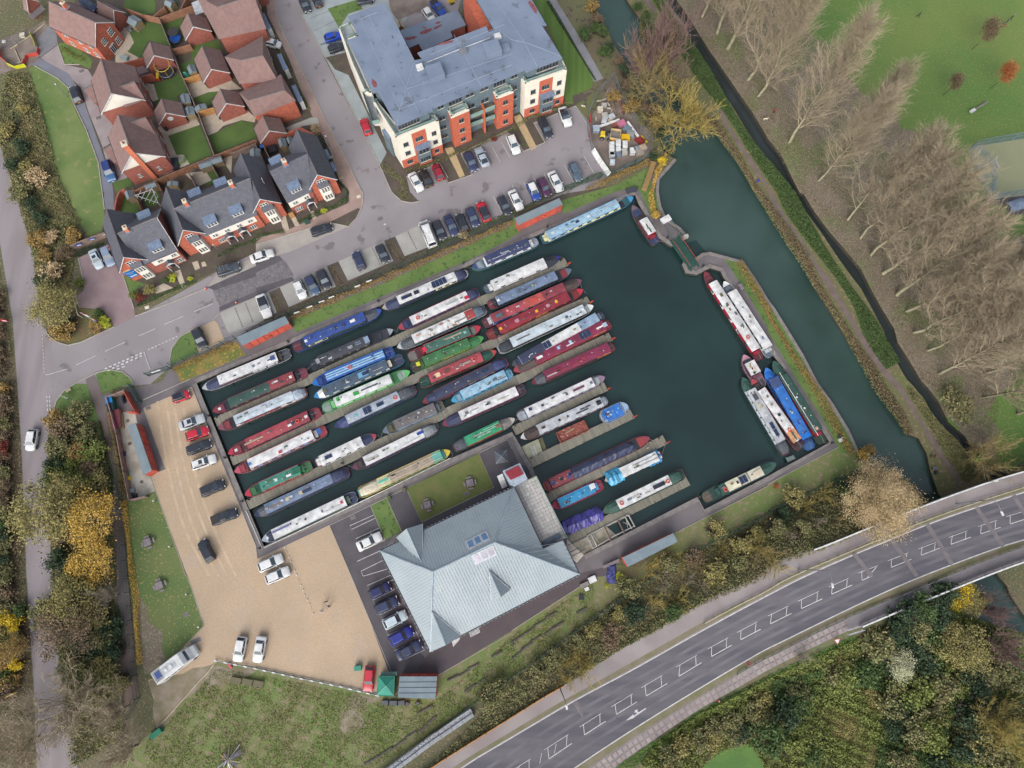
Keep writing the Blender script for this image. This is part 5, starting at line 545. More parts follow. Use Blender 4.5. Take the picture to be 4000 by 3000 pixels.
rblock('brown tiled terrace house fourth up, mostly beyond the top edge',[('00',1700,-260),('10',60,-420),('10',60,-130),('00',1770,130)],5.0,8.6,[('00',1760,-120),('00',2180,-230)]);rblock('brown tiled terrace house above the first recess, beside the glazed lean-to',[('00',1690,-40),('10',-30,-150),('10',90,250),('00',1890,340)],5.0,8.8,[('00',1880,60),('10',-20,-40)]);rblock('brown tiled terrace house with a steep central gable, middle of the estate road row',[('00',1940,490),('10',60,310),('10',190,700),('00',2070,725)],5.0,8.8,[('00',2090,520),('10',60,480)])
rblock('brown tiled terrace house lowest in the row, with an orange brick end wall',[('00',2065,800),('10',215,640),('10',345,870),('00',2200,1010)],5.0,7.4,[('00',2150,870),('10',250,780)],wall=BRICK)
for s in(('10',60,130),('10',205,480),('10',330,750)):
 c=P(*s,2.6);tt=thing('entrance_canopy',{60:'blue grey entrance canopy beside the upper brown terrace house',205:'blue grey entrance canopy on the middle brown terrace house',330:'blue grey entrance canopy on the lowest brown terrace house'}[s[1]],'canopy',(c.x,c.y,0),R(-64));pt('canopy_roof',M().box((1.6,0,2.6),(4.0,.9,.12)),LEAD,tt)
 for x in(-.3,3.5):pt('post',M().box((x,.35,1.3),(.1,.1,2.6)),FRAMEW,tt)
 pt('bay_front',M().box((3.0,.1,1.2),(1.4,.8,2.3)),FRAMEW,tt)
gl=M();e=[P('00',*p,2.4)for p in((1655,25),(1715,0),(1785,95),(1690,130))];t=thing('lean_to','white glazed lean-to behind the brown terrace, near the top','lean-to',(e[0].x,e[0].y,0));gl.prism(e,2.3,2.42);gl.build('glass_roof',flat(QD),t);gl=M()
for p in e:gl.box((p.x,p.y,1.15),(.1,.1,2.3))
gl.build('posts',FRAMEW,t)
# apartment block
AP=thing('apartment_block','four storey block of flats with cream and orange brick fronts under a grey flat roof','apartment building',placeof('10',1500,1000));MEMB=mat('grey_roof_membrane',(128,142,164),(116,130,152),sc=.25,rf=.6,fine=.06,spk=(104,114,130),ss=.5,st=.64);ZR,ZT=13.2,10.3;roofp=pp('10 318,56 442,10 482,76 548,208 574,204 558,182 796,90 804,111 824,102 752,-24 680,-152 860,-224 20 8,-104 119,85 103,87 174,200 50,247 44,240 10 610,373 610,382 486,434 421,316 403,319 315,138 354,124',ZR)
q=M();q.prism(roofp,ZR-.35,ZR);ro=q.build('roof',[MEMB],AP);c0=sum(roofp,Vector())/len(roofp);rc=ccw(roofp);n_=len(rc);ins=[]
for i in range(n_):a,b,c=rc[i-1],rc[i],rc[(i+1)%n_];d1=b-a;d1.z=0;d1.normalize();d2=c-b;d2.z=0;d2.normalize();n1=V3(-d1.y,d1.x,0);n2=V3(-d2.y,d2.x,0);k=n1.dot(n2);ins.append(b+(n1+n2)*(.75/(1+k))if k>-.9 else b+n1*.75)
M().prism(ins,0,ZR-.35).build('upper_storey_cladding',CLAD,AP)
for s in('10 386,48 520,308 562,388','10 546,216 496,378 488,428','10 520,308 885,186','10 684,120 778,296','10 840,104 20 0,138 42,146 120,174 170,196','20 -40,24 42,146 88,232','10 362,66 420,42','10 602,190 860,84','10 496,378 885,224','10 362,66 496,378'):m_=M();pts=[p+V3(0,0,.02)for p in pp(s,ZR)];m_.tube(pts,.035,4);m_.build('roof_cable',flat(QP),ro)
def rbox(t,x,y,dx,dy,h,m_,name,par,z=ZR,a=R(22)):p=P(t,x,y,z+h);M().box((p.x,p.y,z+h/2),(dx,dy,h),a).build(name,m_,par)
rbox('10',1545,605,2.9,2.7,1.4,MEMB,'lift_overrun',ro);rbox('10',2042,400,2.9,2.7,1.4,MEMB,'lift_overrun',ro);rbox('10',1462,678,1.5,1.2,.7,MEMB,'plant_box',ro);rbox('10',2155,400,1.5,1.2,.6,MEMB,'plant_box',ro);rbox('10',1413,572,1.2,1.1,.5,WHITE,'rooflight',ro);rbox('10',2087,305,1.2,1.1,.5,WHITE,'rooflight',ro);rbox('10',1790,430,1.3,.8,.7,STEEL,'aerial_base',ro);p=P('10',1790,430,ZR);m_=M();m_.tube([(p.x,p.y,ZR),(p.x,p.y,ZR+3)],.06,5)
m_.box((p.x,p.y,ZR+2.8),(1.6,.08,.08));m_.box((p.x+.2,p.y,ZR+2.2),(.9,.5,.08));m_.build('aerial',STEEL,ro);m_=M();m_.tube([v+V3(0,0,.3)for v in pp('10 592,219 704,174 810,134',ZR)],.09,5);m_.build('roof_duct',flat(QD),ro);rs=random.Random(3);PUD=mat('red_roof_primer',(120,62,70),(140,84,88),sc=2)
def blob(t,x,y,a,b,rot,z,m_,name,par):
 c=P(t,x,y,z);pts=[]
 for i in range(14):an=2*pi*i/14;r_=rs.uniform(.7,1.1);v=Vector((cos(an)*a*r_,sin(an)*b*r_));v.rotate(Matrix.Rotation(rot,2));pts.append((c.x+v.x,c.y+v.y))
 M().prism(pts,z+.005,z+.02).build(name,m_,par)
blob('10',1022,720,1.1,.45,R(-65),ZR,PUD,'primer_patch',ro);blob('20',180,60,1.8,.45,R(-60),ZR,PUD,'primer_patch',ro);blob('10',1640,370,1.6,.3,R(18),ZR,PUD,'primer_patch',ro)
for i in range(26):x,y=rs.choice([(rs.uniform(1000,1300),rs.uniform(300,900)),(rs.uniform(1400,2200),rs.uniform(560,860)),(rs.uniform(1150,1500),rs.uniform(700,900))]);blob('10',x,y,rs.uniform(.15,.5),.1,R(rs.choice([25,-65])),ZR,flat(QF),'roof_stain',ro)
PAV=mat('terrace_paving',(176,184,190),(160,168,176),sc=1)
def lower(s,z=ZT,m_=CREAM,name='cream_block',par=AP,rail=True,glass=True):
 pts=pp(s,z);pts=ccw(pts);M().prism(pts,0,z-.6).build(name,m_,par);c=sum(pts,Vector())/len(pts);pr=M();n_=len(pts)
 for i in range(n_):a,b=pts[i],pts[(i+1)%n_];d=(b-a).normalized();nn=V3(-d.y,d.x,0);pr.prism([a,b,b+nn*.3,a+nn*.3],z-.6,z)
 pr.build('parapet',CREAM,par);M().prism([c+(p-c)*.95 for p in pts],z-.58,z-.5).build('terrace_floor',PAV,par)
 if rail:
  r_=M()
  for i in range(n_):a,b=pts[i],pts[(i+1)%n_];d=(b-a).normalized();nn=V3(-d.y,d.x,0)*.5;r_.prism([a+nn,b+nn,b+nn*1.08,a+nn*1.08],z-.1,z+.35)
  r_.build('glass_railing',mat('green_glass',(150,182,176),rf=.15),par)
 return pts
def face_of(s,z):return pp(s,z)
def fwall(a,b,zt,cells,par=AP):
 u=V3(b.x-a.x,b.y-a.y,0);L=u.length;u.normalize();n=V3(u.y,-u.x,0)
 if n.y>0:n=-n
 o=V3(a.x,a.y,0)
 for c in cells:
  if c[0]=='w':_,f,z,w_,h,cc=c[:6];window(par,o+u*f*L+V3(0,0,z),u,n,w_,h,FRAMEG,cc,1)
  elif c[0]=='p':_,f0,f1,z0,z1,m_,d=c;q=M();A=o+u*f0*L;B_=o+u*f1*L;q.prism([A,B_,B_+n*d,A+n*d],z0,z1);q.build('wall_panel',m_,par)
  elif c[0]=='b':_,f0,f1,z0,z1=c;A=o+u*f0*L;B_=o+u*f1*L;q=M();q.prism([A,B_,B_+n*.9,A+n*.9],z0,z1);bo_=q.build('box_bay',CLAD,par);M().prism([A-u*.15,B_+u*.15,B_+u*.15+n*1.25,A-u*.15+n*1.25],z1,z1+.12).build('bay_canopy',LEAD,bo_);m2=(A+B_)/2+n*.9;window(bo_,m2+V3(0,0,z0+1.1),u,n,(B_-A).length*.8,1.3,FRAMEG,4,1);window(bo_,m2+V3(0,0,z1-1.1),u,n,(B_-A).length*.8,1.3,FRAMEG,3,1);M().prism([A,B_,B_+n*.88,A+n*.88],0,z0).build('bay_base',BRICKO,bo_)
lo=lower('10 483,476 631,417 616,394 580,384 480,424 412,340 404,352');a,b=P('10',1208,1190,ZT),P('10',1578,1043,ZT);fwall(a,b,ZT,[('p',0,1,0,2.7,BRICKO,.05),('p',.345,.67,2.7,9.6,BRICKO,.04),('w',.18,1.5,1.1,1.2,3),('w',.18,4.4,1.0,1.2,3),('w',.18,7.2,1.0,1.2,3),('w',.85,1.5,.9,1.2,3),('w',.85,4.4,.9,1.2,3),('w',.85,7.2,.9,1.2,3),('w',.5,7.4,1.5,1.2,3),('b',.38,.68,.7,5.6)]);lo=lower('20 31,269 46,290 190,240 176,208 168,202 52,245',ZT)
a,b=P('20',115,726,ZT),P('20',476,600,ZT);fwall(a,b,ZT,[('p',0,1,0,2.7,BRICKO,.05),('p',.345,.67,2.7,9.6,BRICKO,.04),('w',.2,1.5,1.1,1.2,3),('w',.2,4.4,1.0,1.2,3),('w',.2,7.2,1.0,1.2,3),('w',.84,1.5,.9,1.2,3),('w',.84,4.4,.9,1.2,3),('w',.84,7.2,.9,1.2,3),('w',.5,7.4,1.5,1.2,3),('b',.38,.68,.7,5.6)]);lo=lower('10 283,94 326,75 354,124 318,138 400,320 375,320 332,224',ZT);a,b=P('10',712,240,ZT),P('10',938,798,ZT)
u=(b-a).normalized();n=V3(u.y,-u.x,0);n=-n if n.x>0 else n
for f in(.12,.3,.47,.66,.84):
 for z in(1.5,4.4,7.2):window(AP,a+u*f*(b-a).length+V3(0,0,z-ZT),u,n,1.1,1.3,FRAMEG,2,1)
for s,f in(('10 662,378 674,403 737,376 722,351',('10',1685,1007,1842,940)),('10 818,311 831,337 890,314 876,288',('10',2078,842,2225,785))):lower(s,10.,BRICKO,'brick_tower');a,b=P(f[0],f[1],f[2],10.),P(f[0],f[3],f[4],10.);fwall(a,b,10,[('w',.52,z,1.0,1.2,2)for z in(1.6,4.6,7.6)])
GLR=MATS['green_glass'];A_,B__=P('10',1845,1010,6.4),P('10',2070,905,6.4)
for z in(3.3,6.4):A_,B__=P('10',1842,1028 if z>4 else 1098,z),P('10',2066,935 if z>4 else 1018,z);d=(B__-A_).normalized();nn=V3(-d.y,d.x,0);q=M();q.prism([A_,B__,B__+nn*2.2,A_+nn*2.2],z-.2,z);bo_=q.build('balcony',flat(QY),AP);M().prism([A_,B__,B__+nn*.06,A_+nn*.06],z,z+1.05).build('glass_railing',GLR,bo_)
mid=P('10',1960,1150,0);M().box((mid.x,mid.y+1.2,3.9),(.35,2.6,7.8),R(22)).build('brick_fin',BRICKO,AP)
for z in(3.2,6.2,9.2):
 pts=pp('10 370,328 406,325 427,424 404,430',z);q=M();q.prism(pts,z-.2,z);bo_=q.build('balcony',flat(QG),AP);pts=ccw(pts);q=M()
 for i in range(4):a,b=pts[i],pts[(i+1)%4];d=(b-a).normalized();nn=V3(-d.y,d.x,0)*.05;q.prism([a,b,b+nn,a+nn],z,z+1.0)
 q.build('glass_railing',GLR,bo_)
for t_,x0,y0,x1,y1,n2,w_,h in(('10',1230,1100,1420,1020,1,4.2,1.9),('20',230,590,400,530,1,4.4,1.9),('10',1560,935,1640,905,1,1.2,1.1),('10',1680,905,1790,860,1,2.6,1.9),('10',1815,840,1900,805,1,1.7,1.1),('10',1940,790,2030,755,1,1.6,1.1),('10',2060,735,2170,690,1,2.4,1.9),('20',0,670,60,645,1,1.3,1.1)):
 a,b=P(t_,x0,y0,12.2),P(t_,x1,y1,12.2);u=(b-a).normalized();n=V3(u.y,-u.x,0);n=-n if n.y>0 else n;c=(a+b)/2;best=None
 for i in range(len(ins)):
  p0,p1=ins[i],ins[(i+1)%len(ins)];d=p1-p0;d.z=0;L=d.length
  if L<2:continue
  d.normalize();rel=V3(c.x-p0.x,c.y-p0.y,0);tt_=rel.dot(d);off=abs(rel.cross(d).z)
  if-1<tt_<L+1 and abs(d.dot(u))>.9 and(best is None or off<best[0]):best=off,p0+d*tt_,d
 if best and best[0]<3.5:
  window(AP,V3(best[1].x,best[1].y,11.6),best[2],n,w_,h,FRAMEG,max(2,int(w_/.6)),1)
  if h<1.5:
   for z in(8.2,5.4,2.6):window(AP,V3(best[1].x,best[1].y,z),best[2],n,w_,h,FRAMEG,2,1)
a,b=P('10',1125,1180,6),P('10',1155,1225,6);q=M();pts=pp('10 435,450 460,482 467,474 448,446',6.0);q.prism(pts,0,6.0);bo_=q.build('box_bay',CLAD,AP);M().prism(pts,6.0,6.15).build('bay_canopy',LEAD,bo_);pts=pp('10 714,-24 782,106 824,102 752,-24 720,-80',10.3);M().prism(pts,0,10.3).build('rear_brick_block',BRICKO,AP);a,b=P('10',1800,0,10.3),P('10',1955,265,10.3);LB=thing('bin_store','low flat roofed grey building in the courtyard behind the flats with rust red patches','outbuilding',placeof('10',1500,300))
pts=pp('10 498,105 696,34 727,86 672,107 680,128 576,176 562,151 530,165',4.0);q=M();q.prism(pts,3.8,4.0);ro2=q.build('roof',MEMB,LB);c=sum(pts,Vector())/len(pts);M().prism([c+(p-c)*.96 for p in pts],0,3.8).build('wall',BRICKD,LB)
for x,y,a_,b_2,r_ in((1335,330,1.4,.45,15),(1470,270,1.5,.5,30),(1570,232,1.1,.3,35),(1575,195,.7,.25,20),(1455,240,.4,.2,0)):blob('10',x,y,a_,b_2,R(r_),4.0,PUD,'primer_patch',ro2)
t=thing('timber_porch','small tan gabled timber shed roof beside the courtyard building','shed',placeof('10',1255,240));wing(t,'10',(1222,265),(1290,245),(1265,205),2.2,3.4,flat(JV),flat(QW),trim=None,length=2)
# marina building with the standing seam roof
MB=thing('marina_building','marina building under a big pale blue grey standing seam metal roof','building',placeof('12',1600,1620));ZS=mat('standing_seam_metal',(162,174,180),(154,167,174),sc=.3,rf=.5,fine=.05);ze,zr=5.0,9.0;E_={k:P(t,x,y,ze)for k,(t,x,y)in dict(W=('12',1065,1440),N=('22',20,888),T=('22',270,1417),U=('22',440,1345),E=('22',585,1645),S=('13',1505,655)).items()};R1,R2=P('12',1530,1622,zr),P('12',2062,1368,zr)
def seamface(pts,down,name='roof_slope',step=.47,m_=ZS,par=MB):
 pts=[Vector(p)for p in pts];q=M();q.face(pts);n=(pts[1]-pts[0]).cross(pts[2]-pts[0]).normalized()
 if n.z<0:n=-n;q.f[0]=tuple(reversed(q.f[0]))
 o=q.build(name,m_,par);d=Vector(down);d=(d-n*d.dot(n)).normalized();c=n.cross(d).normalized();s=M();ks=[p.dot(c)for p in pts];k=min(ks)+step/2
 while k<max(ks):
  hits=[]
  for i in range(len(pts)):
   a,b=pts[i],pts[(i+1)%len(pts)];ka,kb_=a.dot(c),b.dot(c)
   if(ka-k)*(kb_-k)<0:hits.append(a+(b-a)*((k-ka)/(kb_-ka)))
  if len(hits)>=2:
   hits.sort(key=lambda h:h.dot(d));a,b=hits[0],hits[-1];w_=c*.03;h_=n*.035
   if(b-a).length>.2:s.grid([[a-w_,b-w_],[a+h_,b+h_],[a+w_,b+w_]])
  k+=step
 so=s.build('roof_seams',m_,o);so['kind']='stuff';return o
def dn(a,b,inner):u=(b-a).normalized();n=V3(-u.y,u.x,0);return n if n.dot(inner-a)<0 else-n
seamface([E_['W'],E_['N'],R2,R1],dn(E_['W'],E_['N'],R1)-V3(0,0,1));seamface([E_['W'],R1,E_['S']],dn(E_['W'],E_['S'],R1)-V3(0,0,1));seamface([E_['S'],R1,R2,E_['E']],dn(E_['S'],E_['E'],R1)-V3(0,0,1));seamface([R2,E_['N'],E_['T']],dn(E_['N'],E_['T'],R1)-V3(0,0,1));seamface([R2,E_['T'],E_['U'],E_['E']],dn(E_['T'],E_['E'],R1)-V3(0,0,1));q=M()
for a,b in((E_['W'],R1),(R1,E_['S']),(R1,R2),(R2,E_['N']),(R2,E_['E'])):q.tube([a+V3(0,0,.05),b+V3(0,0,.05)],.13,5)
q.build('ridge_capping',mat('ridge_metal',(176,192,204),rf=.4,mt=.2),MB);c=sum(E_.values(),Vector())/6;q=M();wl=[c+(E_[k]-c)*.93 for k in 'WNTUES'];q.prism(wl,0,ze-.05);q.build('wall',BRICKD,MB);gt=M();ks='WNTUES'
for i in range(6):gt.tube([E_[ks[i]],E_[ks[(i+1)%6]]],.1,5)
gt.build('gutter',flat(QB),MB)
for a,b in(('W','N'),('W','S'),('S','E')):
 g_=M();L=(E_[b]-E_[a]).length;n_=int(L/.7);u=(E_[b]-E_[a]).normalized();o_=dn(E_[a],E_[b],c)
 for i in range(n_):p=E_[a]+u*(i+.5)*.7+o_*.12;g_.box((p.x,p.y,p.z),(.35,.12,.06),atan2(u.y,u.x))
 s_=g_.build('gutter_clips',STEEL,MB);s_['kind']='stuff'
def ridge_gable(t,ra,rb,le,re,zra,zle,tip=None):A,B_=P(*ra,zra),P(*rb,zra);l1,r1=P(*le,zle),P(*re,zle);m_=M();seamface([A,B_,l1],(l1-A).normalized(),'gable_slope');seamface([A,B_,r1],(r1-A).normalized(),'gable_slope');q=M();q.face([l1,r1,A]);q.build('gable_wall',CREAM,MB);M().tube([A,B_],.09,5).build('ridge_capping',MATS['ridge_metal'],MB);q=M();q.tube([B_,r1],.08,4);q.tube([B_,l1],.08,4);q.build('valley_lining',flat(QD),MB)
ridge_gable('12',('12',1300,1250),('12',1440,1562),('12',1212,1325),('12',1438,1208),7.6,5.1);ridge_gable('13',('13',1642,598),('13',1522,310),('13',1508,655),('13',1770,512),7.2,5.1);ridge_gable('13',('13',2118,182),('12',2015,1615),('13',2032,220),('13',2200,118),8.0,6.3)
for x,y in((1855,1382),(1915,1351),(1974,1320),(1912,1507),(1972,1478),(2033,1450)):
 up=y<1400;eN=(E_['N']-E_['W']).normalized();aN=atan2(eN.y,eN.x);p=P('12',x,y,8.0);base_e=E_['W']if up else E_['S'];dd=dn(E_['W'],E_['N'],R1)if up else dn(E_['S'],E_['E'],R1)
 for _ in range(4):dist=-(V3(p.x,p.y,0)-V3(base_e.x,base_e.y,0)).dot(dd);W_h=abs((R1-base_e).dot(dd));z=ze+(zr-ze)*dist/W_h;p=P('12',x,y,z)
 sl=atan2(zr-ze,W_h)*(1 if up else-1);fr_=M();fr_.box((0,0,0),(1.35,1.75,.1));f=pt('skylight',fr_,flat(QD),MB,V3(p.x,p.y,z+.08)-Vector(MB.location),rot=(-sl if up else-sl,0,aN));g_=M();g_.box((0,0,.06),(.85,1.2,.05));pt('skylight_glass',g_,mat('blue_glass' if up else 'pink_glass',(110,150,196)if up else(196,190,204),rf=.1),f)
TP=thing('roof_terrace','pale paved terrace deck between the metal roof and the basin','terrace',placeof('22',200,1100));z=3.2;pts=pp('22 8,355 82,320 189,534 172,538 108,567',z);M().prism(pts,z-.35,z-.06).build('deck_slab',flat(QG),TP);o0=pts[0];ux=(pts[1]-pts[0]).normalized();uy=(pts[2]-pts[1]).normalized();uy=(uy-ux*uy.dot(ux)).normalized();SLAB=[M().box((0,0,0),(.56,.56,.07)).mesh('paving_slab',[mat('pale_slab_%d'%i,c_,[v*.94 for v in c_],sc=1.5,fine=.08)])for i,c_ in enumerate(([206,202,198],[197,194,190],[212,209,204]))]
W2=(pts[1]-pts[0]).length;L2=(pts[2]-pts[1]).length;an=atan2(ux.y,ux.x)
def inpoly(p,poly):
 c=False
 for i in range(len(poly)):
  a,b=poly[i-1],poly[i]
  if(a[1]>p[1])!=(b[1]>p[1])and p[0]<(b[0]-a[0])*(p[1]-a[1])/(b[1]-a[1])+a[0]:c=not c
 return c
ns_=0;nx=int(W2/.6)+2
for j in range(int(L2/.6)+1):
 for i in range(-1,nx):
  p=o0+ux*(i+.5)*.6+uy*(j+.5)*.6
  if inpoly(p,[(v.x,v.y)for v in pts])and ns_<299:ns_+=1;inst('paving_slab',SLAB[rnd.choice((0,0,1,2))],TP,V3(p.x,p.y,z-.03+rnd.uniform(-.005,.005))-Vector(TP.location),an)
q=M();a,b,c=pts[0],pts[1],pts[2]
for a_,b_ in((pts[0],pts[1]),(pts[1],pts[2])):q.prism([a_,b_,b_+V3(.08,.05,0),a_+V3(.08,.05,0)],z,z+.95)
q.build('glass_railing',GLR,TP);q=M();qq=ccw(pts);c=sum(qq,Vector())/5
for p in(pts[1],pts[2],(pts[1]+pts[2])/2):w2_=c+(p-c)*.93;q.box((w2_.x,w2_.y,1.1),(.4,.4,3.8))
q.build('column',flat(QJ),TP);M().prism(pp('22 105,545 163,517 169,530 110,562',z+.4),z,z+.5).build('bench',flat(QT),TP);ST=thing('stair_tower','small tower with a red louvred roof and white stairs','stair tower',placeof('12',2170,800));pts=pp('12 853,300 22 27,273 54,328 8,354 12 878,347',5.6);M().prism(pts,0,5.4).build('tower_wall',flat(QP),ST);M().prism(pts,5.4,5.6).build('tower_roof',flat(QP),ST)
l0=pp('12 860,304 22 22,281 40,312 12 880,332',5.7);q=M();q.prism(l0,5.6,5.75);lo_=q.build('louvre_base',paint(QM),ST)
for i in range(8):f=(i+.5)/8;a,b=l0[0].lerp(l0[3],f),l0[1].lerp(l0[2],f);M().tube([a+V3(0,0,.12),b+V3(0,0,.12)],.07,4).build('louvre',paint(QX),lo_)
for i in range(9):f=i/9;a=P('12',2085+f*70,800+f*95,4.6-f*2.8*0-.25*i*.0);a,b=P('12',2085+5*i,802+12*i,4.4-.3*i),P('12',2130+5*i,782+12*i,4.4-.3*i);M().box((*((a+b)/2).xy,(a.z+b.z)/2),(1.0,.26,.06),atan2(b.y-a.y,b.x-a.x)).build('stair_tread',WHITE,ST)
# red timber clad containers
SHED=mat('red_stained_boards',(206,92,72),(190,78,62),sc=1.5,fine=.12);SHED2=mat('dull_red_boards',(184,86,72),(170,78,66),sc=1.5,fine=.12);FELT=mat('grey_felt_roof',(128,144,152),(118,134,144),sc=.6,fine=.05)
def redshed(label,corners,z=2.7,slope=.0,front=0,ring=None,doors=4):
 e=[P(t,x,y,z)for t,x,y in corners];t=thing('red_shed',label,'shed',(e[0].x,e[0].y,0),group='long red timber stores with grey roofs');c=sum(e,Vector())/4;M().prism([c+(p-c)*.985 for p in e],0,z-.12).build('wall',SHED,t);M().prism(e,z-.12,z).build('roof',FELT,t);a,b=e[front],e[(front+1)%4];u=(b-a).normalized();L=(b-a).length;n=V3(u.y,-u.x,0);n=-n if n.dot((a+b)/2-c)<0 else n;pm=[SHED,SHED2];k=int(L/1.25)
 for i in range(k):p0=a+u*(i+.06)*L/k;p1=a+u*(i+.94)*L/k;M().prism([p0,p1,p1+n*.06,p0+n*.06],.15,z-.25).build('door_panel' if i%3==0 else 'board_panel',pm[i%3==0],t)
 if ring is not None:p=a+u*L*ring+n*.12;inst('lifebuoy',RING,t,V3(p.x,p.y,1.4)-Vector(t.location),rot=(pi/2,0,atan2(u.y,u.x)))
 return t
redshed('long red store beside the west end of the quay lawn, by the gravel bay',[('01',2095,1325),('11',285,1130),('11',250,1072),('01',2040,1255)],ring=.5);redshed('long red store with a bench in front beside the north east quay lawn',[('21',52,285),('21',438,105),('21',408,52),('21',25,225)],ring=.58);redshed('long red store standing on the pale slab beside the gravel yard',[('02',1310,745),('02',1170,335),('02',1103,362),('02',1240,788)],ring=.62)
redshed('long red store with its back to us on the south quay path',[('22',955,1500),('22',1393,1288),('22',1432,1362),('22',1003,1580)],ring=.42);t=redshed('red shed with four grey roof strips beside the green shed',[('13',1565,868),('13',1240,868),('13',1226,1050),('13',1550,1062)],2.9)
for f in(.25,.5,.75):a,b=P('13',1236,870+190*f,2.9),P('13',1562,868+190*f,2.9);M().tube([a,b],.05,4).build('roof_batten',DARK,t)
t=thing('green_shed','square green shed with a hipped roof between the red car and the red shed','shed',placeof('13',1120,950));e=pp('13 424,346 479,346 476,415 418,412',2.5);ap=P('13',1124,948,3.3);GSH=paint(JW);M().prism(e,0,2.45).build('wall',GSH,t);q=M()
for i in range(4):q.face([e[i],e[(i+1)%4],ap])
q.build('roof',mat('green_roof',(52,146,126),(46,134,116),sc=.8),t);q=M()
for i in range(4):a,b=e[i],e[(i+1)%4];q.tube([a,b],.07,4);q.tube([a,ap],.04,4)
q.build('roof_trim',paint(JW),t);M().prism(pp('13 431,331 488,331 487,345 430,344',1.4),1.3,1.4).build('side_shelf',flat((130,160,150)),t);t=None
# main road climbing onto the canal bridge
def zroad(px,py):u=px*.9-py*.43;f=min(1,max(0,(u-900)/1400));return 5.2*f*f*(3-2*f)
def RP(s,dz=0,us=None):
 out=[];t=None
 for tok in s.split():
  if ',' in tok:a,b=(float(v)*(us or US)for v in tok.split(','));x,y=SRC(t,a,b);out.append(GS(x,y,zroad(x,y)+.02)+V3(0,0,dz))
  else:t=tok
 return out
def arc(pts,n):
 pts=[Vector(p)for p in pts];ls=[0]
 for a,b in zip(pts,pts[1:]):ls.append(ls[-1]+(b-a).length)
 out=[]
 for i in range(n+1):d=ls[-1]*i/n;k=max((j for j in range(len(ls))if ls[j]<=d+1e-06));k=min(k,len(pts)-2);f=(d-ls[k])/(ls[k+1]-ls[k]);out.append(pts[k].lerp(pts[k+1],f))
 return out
def smooth(pts,it=2):
 for _ in range(it):
  q=[pts[0]]
  for a,b in zip(pts,pts[1:]):q+=[a.lerp(b,.25),a.lerp(b,.75)]
  q.append(pts[-1]);pts=q
 return pts
UF=RP('13 280,880 460,760 596,664 23 0,484 160,384 200,368 280,316 380,250 496,190 632,106 760,42 860,4 32 0,624 120,580 156,574 496,433 760,337 885,301 1160,224 1520,132');UE=RP('13 340,920 540,800 704,664 23 0,558 208,434 400,334 480,289 680,176 885,66 32 132,662 296,590 424,538 548,486 716,428 885,374 1160,294 1520,200');LE=RP('13 520,1160 800,980 23 80,760 312,597 612,409 885,248 33 0,251 192,156 376,68 504,12 32 636,624 804,562 885,538 1160,464 1520,376')
LB=RP('13 540,1184 820,1000 23 100,780 336,612 624,430 885,276 33 0,282 256,148 620,0 32 712,624 885,559 1160,484 1520,396');LF=RP('13 620,1280 920,1040 23 224,808 348,664 500,560 636,466 760,398 885,325 33 0,326 104,272 272,192 440,120 736,0 32 885,608 1160,532 1520,440');NN=90;UF,UE,LE,LB,LF=(arc(smooth(q),NN)for q in(UF,UE,LE,LB,LF))
def rsheet(name,A,B_,m,dz=0,kind='structure',rng=None):q=M();r_=rng or(0,len(A));q.grid([[p+V3(0,0,dz)for p in A[r_[0]:r_[1]]],[p+V3(0,0,dz)for p in B_[r_[0]:r_[1]]]]);return q.build(name,m,kind=kind)
FOOT=mat('road_footway_asphalt',(156,148,148),(144,134,134),sc=.2,fine=.08);G_VERGE=mat('mossy_verge',(112,110,78),(128,118,100),sc=.5,fine=.2);rsheet('road_footway',UF,[a.lerp(b,.7)for a,b in zip(UF,UE)],FOOT);rsheet('road_verge',[a.lerp(b,.7)for a,b in zip(UF,UE)],[a.lerp(b,.93)for a,b in zip(UF,UE)],G_VERGE);rsheet('road_channel',[a.lerp(b,.93)for a,b in zip(UF,UE)],UE,FOOT);rsheet('main_road',UE,LE,G_ROAD)
rsheet('road_verge',LE,LB,G_VERGE);rsheet('road_footway',LB,LF,mat('bridge_footway',(140,134,138),(128,122,126),sc=.3));deck=M();lo=[p+V3(0,0,-.9)for p in UF];lo2=[p+V3(0,0,-.9)for p in LF];xs=[i for i in range(NN+1)if UF[i].x>P('32',1180,1000,5).x];s0=xs[0]-1;deck.grid([UF[s0:],lo[s0:],lo2[s0:],LF[s0:]]);bd=deck.build('bridge_deck',mat('bridge_concrete',(176,172,166),(156,150,144),sc=.5),kind='structure')
em=M();eg=mat('embankment_grass',(84,96,54),(96,90,64),sc=.2,fine=.2,spk=(70,74,48),ss=1.2,st=.56,bump=.6,bs=3)
def side(A,sg):
 rows0,rows1=[],[]
 for i in range(0,s0+2):d=A[min(i+1,NN)]-A[max(i-1,0)];d.z=0;d.normalize();n=V3(-d.y,d.x,0)*sg;rows0.append(A[i]+V3(0,0,-.01));q=A[i]+n*(.4+1.55*A[i].z);rows1.append(V3(q.x,q.y,-.02))
 em.grid([rows0,rows1])
side(UF,1);side(LF,-1);a,b=UF[s0+1],LF[s0+1];em.face([a,b,(b.x+1.5,b.y,-.7),(a.x+1.5,a.y,-.7)]);em.build('embankment',eg,kind='structure');_ea=[np.array([(p.x,p.y,p.z)for p in L_[:s0+2]])for L_ in(UF,LF)]
def zemb(q):
 q=np.atleast_2d(np.asarray(q,float));z=np.zeros(len(q))
 for A in _ea:
  for k in range(0,len(q),4000):d=np.hypot(q[k:k+4000,None,0]-A[None,:,0],q[k:k+4000,None,1]-A[None,:,1]);i=d.argmin(1);z[k:k+4000]=np.maximum(z[k:k+4000],A[i,2]-(d.min(1)-.4)/1.55)
 return np.maximum(z,0)
mk2=M()
